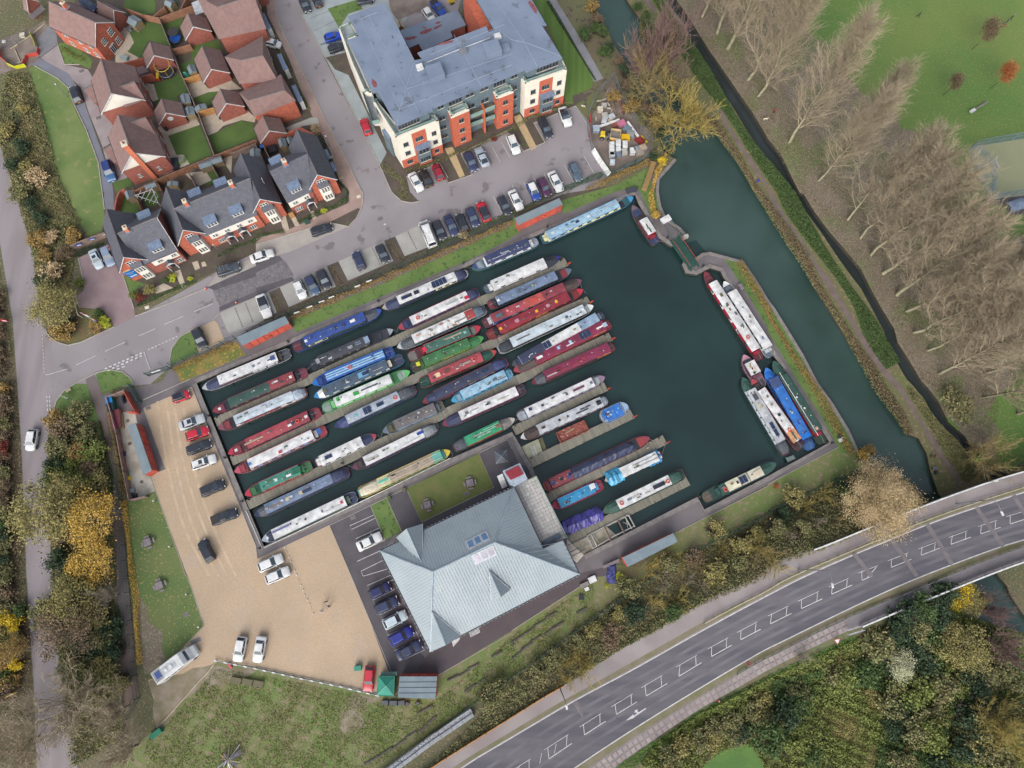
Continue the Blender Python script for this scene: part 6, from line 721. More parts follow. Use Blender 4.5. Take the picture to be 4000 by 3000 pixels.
for L_ in(UE,LE):ribbon([p+V3(0,0,.02)for p in L_],.16,-.003,.004,mk2)
def onroad(p,dz):i=min(range(NN),key=lambda k:(UE[k].lerp(LE[k],.5)-p).length);a,b=UE[i],LE[i];d=(UE[i+1]-UE[i-1 if i else 0]).normalized();w_=b-a;r_=p-a;f=(r_.x*-d.y+r_.y*d.x)/(w_.x*-d.y+w_.y*d.x or 1);s_=(p-a.lerp(b,f)).dot(d);return V3(p.x,p.y,a.lerp(b,f).z+d.z*s_+dz)
def rmark(s,w_=.15,us=None):ribbon([onroad(p,.035)for p in resample(RP(s,0,us),1.0)],w_*.5,-.003,.004,mk2)
HB_=[('23',(-10,1805,195,1659),(30,1662,160,1580)),('23',(318,1580,518,1445),(277,1503,487,1368)),('23',(625,1372,808,1252),(585,1303,770,1185)),('23',(900,1193,1078,1085),(857,1128,1040,1017)),('23',(1157,1035,1340,927),(1115,965,1298,857)),('23',(1440,865,1637,747),(1418,785,1598,682)),('23',(1722,695,1898,597),(1692,628,1865,533)),('23',(1975,550,2148,460),(1945,487,2120,395)),('33',(20,413,203,323),(0,345,175,260)),('33',(288,282,470,197),(258,218,440,133)),('33',(550,158,727,78),(525,95,697,20)),('33',(812,38,900,0),(778,-25,950,-90)),('32',(1065,1585,1240,1513),(1035,1528,1210,1460)),('32',(1322,1480,1485,1417),(1300,1425,1455,1367)),('32',(1580,1385,1752,1323),(1560,1327,1722,1268)),('32',(1835,1295,2008,1238),(1812,1232,1978,1177)),('32',(2090,1210,2262,1155),(2060,1145,2230,1095)),('32',(2340,1128,2510,1078),(2315,1062,2480,1012))]
for t_,b_,u_ in HB_:rmark('%s %g,%g %g,%g'%(t_,*b_),.24,1);rmark('%s %g,%g %g,%g'%(t_,*u_),.16,1);rmark('%s %g,%g %g,%g'%(t_,b_[0],b_[1]-6,u_[0]+32,u_[1]-18),.2,1);rmark('%s %g,%g %g,%g'%(t_,b_[2]-48,b_[3]+22,u_[2]-12,u_[3]+12),.2,1)
rmark('23 96,648 102,612');rmark('23 146,614 153,580');ar=RP('23 392,499 418,477 420,482 460,455 463,458 422,486 422,489',.1);mk2.face([onroad(p,.04)for p in ar]);ar=RP('23 423,473 424,462 436,460 431,465 437,470 431,474 428,469',.1);mk2.face([onroad(p,.04)for p in ar]);mk2.build('road_markings',MARK,kind='structure');jm=M()
for s in('32 296,585 358,664','32 428,538 514,664','32 550,485 636,624','32 720,427 812,561','32 848,385 920,500','23 218,436 316,596'):q=RP(s);a,b=q;jm_pts=[a.lerp(b,i/8)for i in range(9)];jm_pts=[V3(p.x,p.y,p.z+.05)for p in jm_pts];ribbon(jm_pts,.75,-.003,.002,jm)
jm.build('expansion_joints',mat('joint_mastic',(124,118,122),(112,106,110),sc=1),kind='structure');wt=M()
for f in(.2,.36,.64,.8):ribbon([a.lerp(b,f)+V3(0,0,.006)for a,b in zip(UE,LE)],.5,-.002,.002,wt)
wt.build('polished_wheel_tracks',mat('polished_asphalt',(112,109,116),(98,95,103),sc=.3,fine=.05),kind='structure')
def barrier(label,line,r0,r1,h,m_,off=0,post=2.4,name='crash_barrier',cat='crash barrier',beam=.32,top=None):
 pts=[p for p in line[r0:r1]];t=thing(name,label,cat,(pts[0].x,pts[0].y,pts[0].z));q=M();ribbon(pts,.09,h-beam,h,q);q.build('rail',m_,t)
 if top:q=M();ribbon([p+V3(0,0,h)for p in pts],.22,0,.08,q);q.build('top_rail',top,t)
 pm=M().box((0,0,h/2),(.1,.12,h)).mesh('post',[STEEL])
 for p in resample(pts,post):inst('post',pm,t,p-Vector(t.location))
 return t
BARY=flat(JM);UBl=[a.lerp(b,.76)for a,b in zip(UF,UE)]
def nearest(L_,p):return min(range(len(L_)),key=lambda i:(L_[i]-p).length)
i0=nearest(UBl,RP('23 656,164')[0]);barrier('long cream crash barrier between the upper footway and the main road',UBl,i0,NN+1,.65,BARY);i1=nearest(LB,RP('23 885,276')[0]);barrier('grey steel barrier between the main road and the lower footway',LB,i1-4,NN+1,.65,STEEL);i2=nearest(UF,RP('32 156,574')[0]);barrier('white railed parapet on the canal side of the bridge',UF,i2,NN+1,1.1,flat(QJ),name='bridge_parapet',cat='parapet',beam=.9,top=WHITE)
i3=nearest(LF,RP('33 308,176')[0]);barrier('white railed parapet on the lower side of the bridge',LF,i3,NN+1,1.1,flat(QJ),name='bridge_parapet',cat='parapet',beam=.9,top=WHITE);t=thing('parapet_end','boxy grey end frame where the lower bridge parapet starts','parapet end',RP('33 296,186')[0]);q=M()
for dx in(-1.3,1.3):
 for dy in(-.35,.35):q.box((dx,dy,.55),(.07,.07,1.1),0)
for z in(.4,.75,1.1):q.box((0,-.35,z),(2.6,.05,.05));q.box((0,.35,z),(2.6,.05,.05))
pt('frame',q,flat(QD),t,rot=(0,0,R(18)))
def fence(label,pts,h=1.8,m_=None,name='garden_fence',seg=1.83,cat='fence',group=None,cap=True,th=.06,base=0,fplane=0):
 if isinstance(pts,str):pts=pp(pts,fplane)
 pts=[V3(p.x,p.y,base if isinstance(base,(int,float))else p.z)for p in pts];t=thing(name,label,cat,tuple(pts[0]),group=group);m_=m_ or FENCE
 for a,b in zip(pts,pts[1:]):
  L=(b-a).length;n=max(1,round(L/seg));an=atan2(b.y-a.y,b.x-a.x)
  for i in range(n):
   p=a.lerp(b,(i+.5)/n)-pts[0];key='fp%.2f_%.1f_%s'%(L/n,h,m_.name);me=bpy.data.meshes.get(key)
   if not me:q=M();w_=L/n-.12;q.box((0,0,h/2),(w_,th,h-.08));q.box((0,th,h*.3),(w_,.05,.08));q.box((0,th,h*.75),(w_,.05,.08));q.box((0,0,h),(w_,th+.08,.05));me=q.mesh(key,[m_])
   inst('fence_panel',me,t,p,an)
  for i in range(n+1):p=a.lerp(b,i/n)-pts[0];me=bpy.data.meshes.get('post%.1f_%s'%(h,m_.name))or M().box((0,0,h/2+.05),(.12,.12,h+.1)).mesh('post%.1f_%s'%(h,m_.name),[m_]);inst('post',me,t,p)
 return t
FENCE=mat('fence_timber',(164,118,92),(146,104,82),sc=1.2,fine=.14);FENCEG=mat('grey_fence_timber',(150,130,120),(130,112,104),sc=1.2,fine=.14);FENCEO=mat('orange_fence_timber',(196,146,88),(178,128,74),sc=1.2,fine=.12);UFo=[p+V3(0,0,0)for p in UF];iA,iB=0,nearest(UF,RP('23 168,382')[0]);fence('low orange timber fence along the upper edge of the main road',[UFo[i]for i in range(nearest(UF,RP('13 596,664')[0])-6,iB+1,2)],1.0,FENCEO,base='z')
SL2=[M().box((0,0,0),(.7,.7,.06)).mesh('footway_slab',[mat('footway_slab_%d'%i,c_,[v*.95 for v in c_],sc=1.2,fine=.08)])for i,c_ in enumerate(([166,152,148],[158,145,141],[172,159,154]))];sw=thing('slab_footway','slab paved footway along the lower side of the main road','footway',LB[nearest(LB,RP('23 336,612')[0])]);sw['kind']='structure'
for k in('label','category'):del sw[k]
A_,B__=arc(LB,600),arc(LF,600);iE=nearest(A_,RP('33 256,149')[0]);cnt=0;stf=M();i=nearest(A_,RP('23 240,676')[0]);last=A_[i]
while i<iE:
 if(A_[i]-last).length>=.75:
  last=A_[i];a=A_[i];b=B__[nearest(B__,a)];W=(b-a).length-.1;n=int(W/.74);d=(b-a).normalized();an=atan2(d.y,d.x);off=i%2*.35
  for k in range(n):
   p=a+d*(.1+(k+.5)*W/n)+V3(0,0,.03)
   if cnt<298:cnt+=1;inst('footway_slab',SL2[rnd.choice((0,0,1,2))],sw,p+V3(0,0,rnd.uniform(-.006,.006))-Vector(sw.location),an+rnd.uniform(-.01,.01))
   else:stf.box(p,(.7,.7,.06),an)
 i+=1
if stf.f:o=stf.build('distant_footway_slabs',SL2[0].materials[0],sw);o['kind']='stuff'
def lamp(label,bt,bx,by,tt,tx,ty,h,arm=2.2,name='street_lamp',base=None,head=(.75,.32,.16)):
 b=base if base is not None else P(bt,bx,by);hd=P(tt,tx,ty,b.z+h);t=thing(name,label,'street lamp',tuple(b),group='tall lamp posts along the main road' if h>8 else 'small estate lamp posts');d=V3(hd.x-b.x,hd.y-b.y,0);L=min(d.length,arm*1.6);d=d.normalized()if d.length>.05 else V3(1,0,0);an=atan2(d.y,d.x);pt('pole',M().tube([(0,0,0),(0,0,h-.2)],.11 if h>8 else .06,8,0,.06 if h>8 else .04),STEEL,t)
 if L>.3:q=M();q.tube([(0,0,h-.2),tuple(d*L*.5)[:2]+(h+.1,),tuple(d*L)[:2]+(h,)],.05,6);pt('arm',q,STEEL,t)
 pt('lamp_head',M().box((0,0,0),head,0,0,.8),WHITE,t,(d.x*L,d.y*L,h),an)
lamp('tall street lamp with a white head over the middle of the main road','32',240,1600,'33',558,82,11.5,4,base=RP('32 105,641')[0]-V3(0,0,0));lamp('tall street lamp over the bridge, with its arm across the hatched boxes','32',1620,1035,'32',2025,1118,9.5,4,base=RP('32 650,414')[0]);lamp('tall street lamp by the canal side parapet of the bridge','32',1900,842,'32',1925,842,6.5,1.6,base=RP('32 748,340')[0])
lamp('tall street lamp beside the footway at the bottom of the picture','23',410,960,'23',472,1132,11.5,4,base=RP('23 165,386')[0]);lamp('small lamp post between the road junction and the camper van','11',1157,400,'11',1112,278,5.8,.6,head=(.4,.2,.12));lamp('small lamp post on the front path of the left terraced house','D',1855,775,'D',1660,575,5.0,.4,head=(.35,.2,.1));lamp('small lamp post on the verge lawn by the curved side road','00',590,840,'00',518,778,5.0,.6,head=(.4,.2,.12))
lamp('small lamp post beside the footway of the estate road','10',640,1270,'10',612,1200,4.8,.5,head=(.35,.2,.1));ga_=thing('gabion_wall','grey stone gabion wall beside the embankment at the bottom','gabion wall',placeof('13',1860,1180));GAB=mat('gabion_stone',(196,198,204),(150,152,160),sc=5,fine=.25,spk=(110,112,120),ss=4,st=.55,bump=1,bs=7);pts=[p for p in pp('13 749,467 600,568 460,672 320,776')]
for a,b in zip(pts,pts[1:]):
 L=(b-a).length;n=max(1,int(L/2));d=(b-a).normalized();an=atan2(d.y,d.x)
 for i in range(n):p=a.lerp(b,(i+.5)/n);pt('gabion',M().box((0,0,.5),(L/n-.05,1.3,1.0)),GAB,ga_,V3(p.x,p.y,0)-Vector(ga_.location),an);pt('gabion_cap',M().box((0,.35,1.1),(L/n-.05,.55,.3)),flat(QG),ga_,V3(p.x,p.y,0)-Vector(ga_.location),an)
# plants
rg=np.random.default_rng(11)
def seg_mesh(name,S,mats):
 S=np.asarray(S,float);n=len(S);p0,p1=S[:,:3],S[:,3:6];d=p1-p0;d/=np.maximum(np.linalg.norm(d,axis=1,keepdims=True),1e-06);ref=np.where(np.abs(d[:,2:3])>.9,np.array([[1.0,0,0]]),np.array([[0,0,1.0]]));u=np.cross(d,ref);u/=np.linalg.norm(u,axis=1,keepdims=True);w_=np.cross(d,u);V=np.empty((n,6,3))
 for j in range(3):a=2*pi*j/3;c=u*cos(a)+w_*sin(a);V[:,j]=p0+c*S[:,6:7];V[:,3+j]=p1+c*S[:,7:8]
 b=(np.arange(n)*6)[:,None];F_=np.concatenate([b+np.array([[j,(j+1)%3,3+(j+1)%3,3+j]])for j in range(3)]);return fastmesh(name,V.reshape(-1,3),F_,mats)
def leaf_mesh(name,C,size,mats,flatness=.35):C=np.asarray(C,float);n=len(C);s=size*rg.uniform(.6,1.35,(n,1));nrm=rg.normal(size=(n,3));nrm[:,2]+=flatness*3;nrm/=np.linalg.norm(nrm,axis=1,keepdims=True);u=np.cross(nrm,rg.normal(size=(n,3)));u/=np.linalg.norm(u,axis=1,keepdims=True);w_=np.cross(nrm,u);V=np.stack([C-u*s*.9,C-w_*s*.55,C+u*s*.9,C+w_*s*.55],1);F_=np.arange(n*4).reshape(n,4);return fastmesh(name,V.reshape(-1,3),F_,mats)
def LM(name,cols,**kw):cols=[[v*1.1 for v in c]for c in cols];return mat('foliage_'+name,cols[0],cols[-1],il=list(cols),sc=.35,rf=.8,fine=0,spec=.2,**kw)
BARKP=mat('poplar_bark',(178,170,140),(150,146,120),sc=1);TWIGP=LM('fawn_twigs',[(172,158,134),(150,138,114),(186,172,150),(158,144,124)]);BARK=mat('brown_bark',(110,98,82),(92,82,70),sc=1);TWIGO=LM('olive_twigs',[(150,134,92),(130,116,80),(172,156,110),(120,104,76)]);TWIGM=LM('mauve_twigs',[(132,108,104),(116,94,92),(146,122,116)]);TWIGG=LM('grey_twigs',[(150,140,124),(130,122,108),(166,156,138)])
TWIGY=LM('willow_twigs',[(168,152,84),(148,132,76),(184,166,100),(130,116,74)]);LF=dict(gold=LM('gold',[(204,166,78),(180,146,74),(218,184,94),(150,126,74)]),olive=LM('olive',[(144,136,84),(122,120,76),(166,152,98),(106,102,72)]),green=LM('green',[(72,94,54),(84,106,60),(62,82,50),(98,114,68)]),dark=LM('dark_green',[(54,72,52),(64,82,58),(48,64,48),(78,90,64)]),brown=LM('brown',[(122,104,84),(106,92,74),(140,120,96),(94,84,66)]),tan=LM('tan',[(190,166,128),(168,144,110),(206,184,148),(150,130,98)]),straw=LM('pink_gold',[(196,174,138),(180,158,122),(206,184,134),(164,142,114)]),orange=LM('orange',[(176,104,64),(156,92,58),(190,122,78)]),autumn=LM('autumn',[(158,130,80),(138,108,80),(110,112,66),(182,148,76),(126,102,78)]),yellow=LM('yellow',[(222,192,50),(204,172,44),(196,178,74)]),mix=LM('mixed',[(110,118,74),(132,120,86),(88,102,62),(150,138,100),(116,106,84)]),grass=LM('bright_grass',[(86,126,50),(98,136,58),(76,110,46)]),lime=LM('lime',[(184,190,60),(160,172,56),(204,206,84)]),red=LM('red',[(124,62,52),(104,54,48),(144,78,62)]),pale=LM('pale_seed',[(196,196,160),(170,172,136),(216,214,184)]),moss=LM('moss',[(110,124,62),(126,128,74),(92,108,56)]))
def branchy(seed,h,spread,n1=7,lv=4,up=.5,trunk=.25,r0=.22,kids=(5,5,4),tw=.02,lean=None):
 r=np.random.default_rng(seed);S=[];T_=[];top=np.array([r.normal()*.3,r.normal()*.3,h*trunk]);T_.append([0,0,-.2,*top,r0,r0*.75])
 def grow(p,d,L,rad,level):
  k=3;pts=[p]
  for i in range(k):
   d=d+r.normal(size=3)*.16+np.array([0,0,up*.12]);d/=np.linalg.norm(d);q=pts[-1]+d*L/k;S.append([*pts[-1],*q,rad*(1-i*.2),rad*(1-(i+1)*.2)]);pts.append(q)
   if level<lv:
    for _ in range(kids[min(level,len(kids)-1)]//k+(r.random()<kids[min(level,len(kids)-1)]%k/k)):f=r.random();bp=pts[-2]*(1-f)+pts[-1]*f;nd=d+r.normal(size=3)*.62;nd[2]+=up*.25;nd/=np.linalg.norm(nd);grow(bp,nd,L*r.uniform(.45,.7),max(tw,rad*.5),level+1)
  if level<lv:grow(pts[-1],d,L*.6,max(tw,rad*.45),level+1)
 for i in range(n1):a=2*pi*i/n1+r.normal()*.25;el=r.uniform(.25,1.1)+up*.3;d=np.array([cos(a)*cos(el),sin(a)*cos(el),sin(el)]);st=top*r.uniform(.6,1);grow(st,d,spread*r.uniform(.42,.62),r0*.45,1)
 return T_,S
def poplar_mesh(seed,h):
 r=np.random.default_rng(seed);T_=[];S=[];p=np.zeros(3);n=9;pts=[p]
 for i in range(n):q=pts[-1]+np.array([r.normal()*.22,r.normal()*.22,h/n]);T_.append([*pts[-1],*q,.34*(1-i/n)+.04,.34*(1-(i+1)/n)+.03]);pts.append(q)
 def at_(f):x=f*n;i=min(n-1,int(x));return pts[i]*(1-(x-i))+pts[i+1]*(x-i)
 for k in range(60):
  f=.13+.83*(k/60)**.85;a=k*2.4+r.normal()*.3;b=at_(f);L=h*(.32*(1-f)+.09)*r.uniform(.75,1.2);out=.85 if f<.4 else .55;d=np.array([cos(a)*out,sin(a)*out,.75]);d/=np.linalg.norm(d);q0=b;rad=.1*(1-f)+.035
  for i in range(4):
   d=d+np.array([0,0,.22])+r.normal(size=3)*.08;d/=np.linalg.norm(d);q=q0+d*L/4;S.append([*q0,*q,rad*(1-i*.2),rad*(1-(i+1)*.2)])
   for _ in range(6):
    g=r.random();bp=q0*(1-g)+q*g;td=d+r.normal(size=3)*.42+np.array([0,0,.15]);td/=np.linalg.norm(td);tl=r.uniform(1.2,3.0)*(.7+.5*(1-f));e=bp+td*tl;S.append([*bp,*e,.027,.01])
    for _ in range(4):g=r.uniform(.2,1);cp=bp*(1-g)+e*g;ud=td+r.normal(size=3)*.4;ud/=np.linalg.norm(ud);S.append([*cp,*cp+ud*r.uniform(.6,1.5),.016,.008])
   q0=q
 return T_,S
POP=[]
for i in range(5):T_,S=poplar_mesh(100+i,28.);POP.append((seg_mesh('trunk',T_,BARKP),seg_mesh('branches',S,TWIGP)))
def place_tree(name,label,group,x,y,meshes,rz,sc,names=('trunk','branches'),m=None,cat='tree',z=0):
 t=thing(name,label,cat,(x,y,z),rz,group);t.scale=sc if isinstance(sc,tuple)else(sc,sc,sc)
 for i,(nm,me)in enumerate(zip(names,meshes)):
  if me:inst(nm,me,t,m=m[i]if m and m[i]else None)
 return t
ORD=['first','second','third','fourth','fifth','sixth','seventh','eighth','ninth','tenth','eleventh','twelfth','thirteenth','fourteenth','fifteenth','sixteenth','seventeenth'];rows=[('31',1480,1570,1),('31',1380,1370,.92),('31',1255,1215,1.02),('31',1195,1030,.95),('31',1110,890,1),('31',990,705,1.0),('31',890,545,1.05),('31',800,400,1.0),('31',690,240,.98),('30',440,1560,.95),('30',185,1230,1.12),('20',2130,830,.95),('20',2040,690,1.05),('20',1860,425,1.08),('20',1770,290,1.02),('20',1640,150,1.0)]
for i,(t_,x,y,s)in enumerate(rows):p=P(t_,x,y);place_tree('poplar_tree','tall bare poplar on the far stream bank, %s from the road bridge'%ORD[i],'bare poplars along the stream',p.x,p.y,POP[i%5],i*1.9,(s*1.05,s*1.05,s))
rows=[('31',2100,1420,.9),('31',2010,1130,.95),('31',1840,900,.85),('32',2150,260,.9),('31',2350,1250,.9),('20',1900,-180,1),('20',2100,80,.85),('31',1720,1180,.9),('31',1560,900,.9),('31',1900,1560,.95),('31',2180,1100,.9),('32',1850,120,.85),('30',640,1330,.85),('20',1720,-40,1)]
for i,(t_,x,y,s)in enumerate(rows):p=P(t_,x,y);place_tree('poplar_tree','bare poplar standing in the park behind the stream bank row','bare poplars behind the bank row',p.x,p.y,POP[(i+2)%5],i*2.3,s)
BR=[]
for i,(h,sp,up,n1)in enumerate(((9,8,.5,8),(10,7,.8,7),(8,8,.3,8),(7,6,.6,7))):T_,S=branchy(300+i,h,sp,n1=n1+1,lv=4,up=up,kids=(5,6,5),tw=.026);BR.append((seg_mesh('trunk',T_,BARK),seg_mesh('branches',S,TWIGO)))
SH=[]
for i in range(4):T_,S=branchy(400+i,2.2,2.6,n1=9,lv=3,up=.7,trunk=.12,r0=.08,kids=(5,4),tw=.018);SH.append((seg_mesh('trunk',T_,BARK),seg_mesh('branches',S,TWIGY)))
def crown_pts(r,n,a,b,c,clumps=38,cl=.2,base=.35):d=r.normal(size=(clumps,3));d/=np.linalg.norm(d,axis=1,keepdims=True);d[:,2]=np.abs(d[:,2])*1.1-.25;cc=d*r.uniform(.45,1.0,(clumps,1));k=r.integers(0,clumps,n);q=cc[k]+r.normal(size=(n,3))*cl*r.uniform(.5,1.3,(clumps,1))[k];q[:,2]=np.maximum(q[:,2],-.55);return q*np.array([a,b,c])+np.array([0,0,c*(1+base)])
LC=[];r_=np.random.default_rng(5)
for i in range(5):LC.append(leaf_mesh('crown',crown_pts(r_,5200,5,5,3.8,46,.17),.17,LF['olive']))
LCL=leaf_mesh('crown',crown_pts(r_,42000,6.4,6.4,4.4,130,.13),.085,LF['straw']);BU=[]
for i in range(6):BU.append(leaf_mesh('foliage',crown_pts(r_,1100,1.25,1.25,.95,16,.2,.1),.12,LF['green']))
TU=[]
for i in range(3):
 S=[]
 for k in range(420):a=r_.random()*6.28;e=r_.uniform(.1,1.3);L=r_.uniform(.7,1.6);d=np.array([cos(a)*cos(e),sin(a)*cos(e),sin(e)]);b0=np.array([r_.normal()*.3,r_.normal()*.3,0]);S.append([*b0,*b0+d*L,.03,.012])
 TU.append(seg_mesh('stems',S,TWIGO))
def tree_at(label,kind,t_,cx,cy,rad,colr,h=None,group=None,twig=None,seed=0,name='tree'):
 h=h or rad*1.3;rr=random.Random(seed*7+int(cx+cy));p=P(t_,cx,cy,h*.6);rz=rr.uniform(0,6.28)
 if kind=='leaf':tr=BR[rr.randrange(4)];t=thing(name,label,'tree',(p.x,p.y,0),rz,group);s=rad/5.0;me=LC[rr.randrange(5)];inst('trunk',tr[0],t,sc=(s*.7,s*.7,h/10));inst('branches',tr[1],t,sc=(s*.62,s*.62,h/9*.75),m=TWIGG);inst('crown',me,t,sc=(s*rr.uniform(.9,1.1),s*rr.uniform(.9,1.1),h/9.0),m=LF[colr]);return t
 if kind=='bare':tr=BR[rr.randrange(4)];t=thing(name,label,'tree',(p.x,p.y,0),rz,group);s=rad/7.0;inst('trunk',tr[0],t,sc=(s,s,h/9));inst('branches',tr[1],t,sc=(s,s,h/9),m=colr);return t
def bush_at(label,t_,x,y,rad,colr,group,h=None,kind='leaf',name='bush',z=0):
 if z==0 and t_ in('22','32','23','33','13'):
  for _ in range(3):p=P(t_,x,y,z);z=float(zemb([(p.x,p.y)])[0])
 p=P(t_,x,y,rad*.4+z);rr=random.Random(int(x*3+y));s=rad/1.35;rz=rr.uniform(0,6.28)
 if kind=='leaf':t=thing(name,label,'bush',(p.x,p.y,z-.05),rz,group);inst('foliage',BU[rr.randrange(6)],t,sc=(s,s*rr.uniform(.85,1.1),s*(h or .9)),m=LF[colr]);inst('stems',TU[rr.randrange(3)],t,sc=(s*.75,s*.75,s*.7),m=BARK);return t
 if kind=='twig':t=thing(name,label,'bush',(p.x,p.y,z-.05),rz,group);tr=SH[rr.randrange(4)];s=rad/2.1;inst('trunk',tr[0],t,sc=(s,s,s));inst('branches',tr[1],t,sc=(s,s,s*.9),m=colr);return t
 t=thing(name,label,'bush',(p.x,p.y,z-.05),rz,group);inst('stems',TU[rr.randrange(3)],t,sc=(s,s,s),m=colr);return t
p=P('32',985,1010,6);t=thing('autumn_tree','big round tree with pinkish gold leaves hanging over the road and the canal','tree',(p.x,p.y,0));inst('trunk',BR[0][0],t,sc=(1,1,1.2));inst('branches',BR[0][1],t,sc=(.85,.85,1.1));inst('crown',LCL,t);T1=[('spreading olive yellow bare tree between the canal, the compound and the towpath','bare','20',1560,900,11.5,TWIGY,15),('tall mauve twiggy tree over the canal north of the yellow one','bare','20',1390,330,9.5,TWIGM,20),('mauve brown twiggy tree leaning over the canal beside the riverside path','bare','20',1120,480,7.5,TWIGM,15),('olive tree crown between the two mauve trees by the canal','bare','20',1230,640,7,TWIGO,13),('bare grey tree with a mistletoe ball leaning over the stream near the bridge','bare','32',1900,610,6,TWIGO,9),('olive yellow leafy tree on the corner lawn by the road junction','leaf','01',450,1000,4.6,'olive',7),('bright golden tree beside the path, upper of the two golden ones','leaf','02',770,1150,4.6,'gold',8),('golden tree beside the path, lower of the two golden ones','leaf','02',800,1510,3.9,'gold',7),('wide olive tree arching over the lane left of the golden trees','leaf','02',400,1090,5.6,'olive',9),('olive crown over the right half of the lane above the golden tree','leaf','02',560,940,3.4,'olive',7),('yellow and olive tree where the lane disappears under branches','leaf','03',600,230,4.3,'olive',8),('brown olive tree over the lane below the yellow olive one','leaf','03',560,470,5.0,'brown',8),('pale grey twiggy tree beside the leafy path opposite the yard lawn','bare','03',910,170,4.0,TWIGG,7),('large bare tree over the lane in the lower left corner','bare','03',480,1180,8.5,TWIGP,13),('bare fawn tree between the lane and the leafy path near the motorhome','bare','03',920,1190,6.5,TWIGP,11),('bare tree at the bottom edge right of the lane','bare','03',1000,1560,6.5,TWIGP,11),('bare tree in the bottom left corner of the picture','bare','03',90,1480,7.0,TWIGP,11),('golden green tree on the left edge opposite the motorhome','leaf','03',110,640,2.6,'autumn',5),('pale fluffy seed headed tree in the lower right thicket','leaf','33',1145,770,2.7,'pale',5),('bright yellow small tree beside the canal below the bridge','leaf','33',1640,140,2.6,'yellow',6),('olive leafed tree just right of the bright yellow one below the bridge','leaf','33',1740,200,2.8,'olive',6),('round grey brown tree right of the parapet end below the bridge','bare','33',920,560,3.6,TWIGO,6),('bare mauve tree over the canal at the lower right edge','bare','33',1980,300,6.0,TWIGM,10),('mauve twiggy tree at the right edge below the canal','bare','33',2130,620,6.5,TWIGM,10),('yellow olive leafed tree in the middle of the lower right thicket','leaf','33',1700,620,4.6,'olive',8),('bare willow at the right edge of the lower thicket','bare','33',2080,1330,6.0,TWIGY,9)]
for i,(lab,k,t_,x,y,rad,c_,h)in enumerate(T1):tree_at(lab,k,t_,x,y,rad,c_,h,seed=i)
t=thing('mistletoe','yellow green mistletoe ball in the bare tree over the stream','mistletoe',tuple(P('32',1790,655,5.5)));inst('foliage',BU[2],t,sc=(.8,.8,.8),m=LF['moss']);t=thing('dark_shrub','dark green ivy covered shrub on the far stream bank near the bridge','shrub',tuple(P('32',1590,215)));inst('foliage',BU[1],t,sc=(2,2.8,1.5),m=LF['mix'])
for lab,x,y,s,c_ in(('vivid orange young conifer in the park near the sports court',2010,680,1.0,'orange'),('brown orange young tree in the park nearest the two walkers',1840,340,1.15,'brown'),('faint thin young tree in the park left of the orange one',1590,740,.85,'brown')):p=P('30',x,y,3);t=thing('young_tree',lab,'tree',(p.x,p.y,0));inst('crown',LC[1],t,sc=(.42*s,.42*s,.85*s),m=LF[c_]);inst('trunk',BR[1][0],t,sc=(.4,.4,.8))
def spots(s,cols,r0=1.5,r1=2.6):
 out=[];t=None
 for tok in s.split():
  if ',' in tok:a,b=tok.split(',');out.append((t,float(a)*US,float(b)*US,rnd.uniform(r0,r1),rnd.choice(cols)))
  else:t=tok
 return out
def many(spec,label,group,kind='leaf'):
 for it in spec:bush_at(label,it[0],it[1],it[2],it[3],it[4],group,kind=kind)
many(spots('22 724,572 856,580 23 516,24 580,72 492,92 612,16 664,24 472,-24 32 212,392 168,476 84,532 8,580 240,472 132,424 23 184,308 220,288 256,292 240,328 192,356 22 500,632 588,624 32 40,632 22 660,640',(TWIGY,TWIGY,TWIGY,TWIGO,TWIGG),1.8,3.2),'straggly yellow twigged willow bush in the thicket above the main road','willow bushes in the roadside thicket','twig');many(spots('22 540,616 624,600 792,552 784,616 840,516 32 44,452 24,504 256,348 276,380 23 400,40 360,132 432,132 280,192 336,224 224,224 140,280 88,332 352,200 22 700,500 32 92,400 120,500 23 560,132 700,-8 13 800,420 840,384',('brown','mix','mix','green','dark','olive'),1.4,2.3),'low dense bush in the thicket above the main road','bushes in the roadside thicket')
r5=random.Random(5);many(spots('02 276,104 224,160 296,172 208,224 280,232 332,224 200,280 256,296 328,292 192,336 340,340 280,352 192,124 224,532 200,600 256,648 03 280,24 340,132 304,248 352,224 384,168 168,132 360,312 304,344 256,312 404,248 352,380 420,360',('olive','mix','moss','mix','brown','dark','autumn'),1.8,2.8),'overgrown olive and brown bush between the lane and the leafy path','bushes between the lane and the path')
many(spots('01 116,44 84,12 140,96 188,160 132,172 168,224 224,216 184,272 160,312 256,156 00 24,456 80,516 48,568 100,580 80,624 132,612 88,376 01 236,444 224,476 332,468',('brown','mix','olive','mix','dark','tan','autumn'),1.4,2.6),'rough brown or green bush on the bank right of the lane','bushes on the bank above the junction');many([('02',30,y,1.7,c_)for y,c_ in zip(range(40,1650,105),['autumn','brown','brown','mix','brown','red','brown','mix','brown','brown','mix','green','dark','mix','dark','mix'])]+[('03',40,y,1.8,c_)for y,c_ in zip(range(30,1000,120),['mix','brown','mix','yellow','olive','green','autumn','green','brown'])]+[('01',-5,y,1.3,'brown')for y in range(900,1650,110)],'brown hedge bush along the left edge of the lane','hedge bushes on the left side of the lane')
many([('03',140,420,1.6,'yellow'),('03',160,560,1.5,'olive'),('03',150,750,1.5,'yellow'),('03',90,900,1.6,'autumn'),('03',190,300,1.4,'green')],'yellow leaved bush by the lower left stretch of the lane','yellow bushes by the lower lane');spec=[]
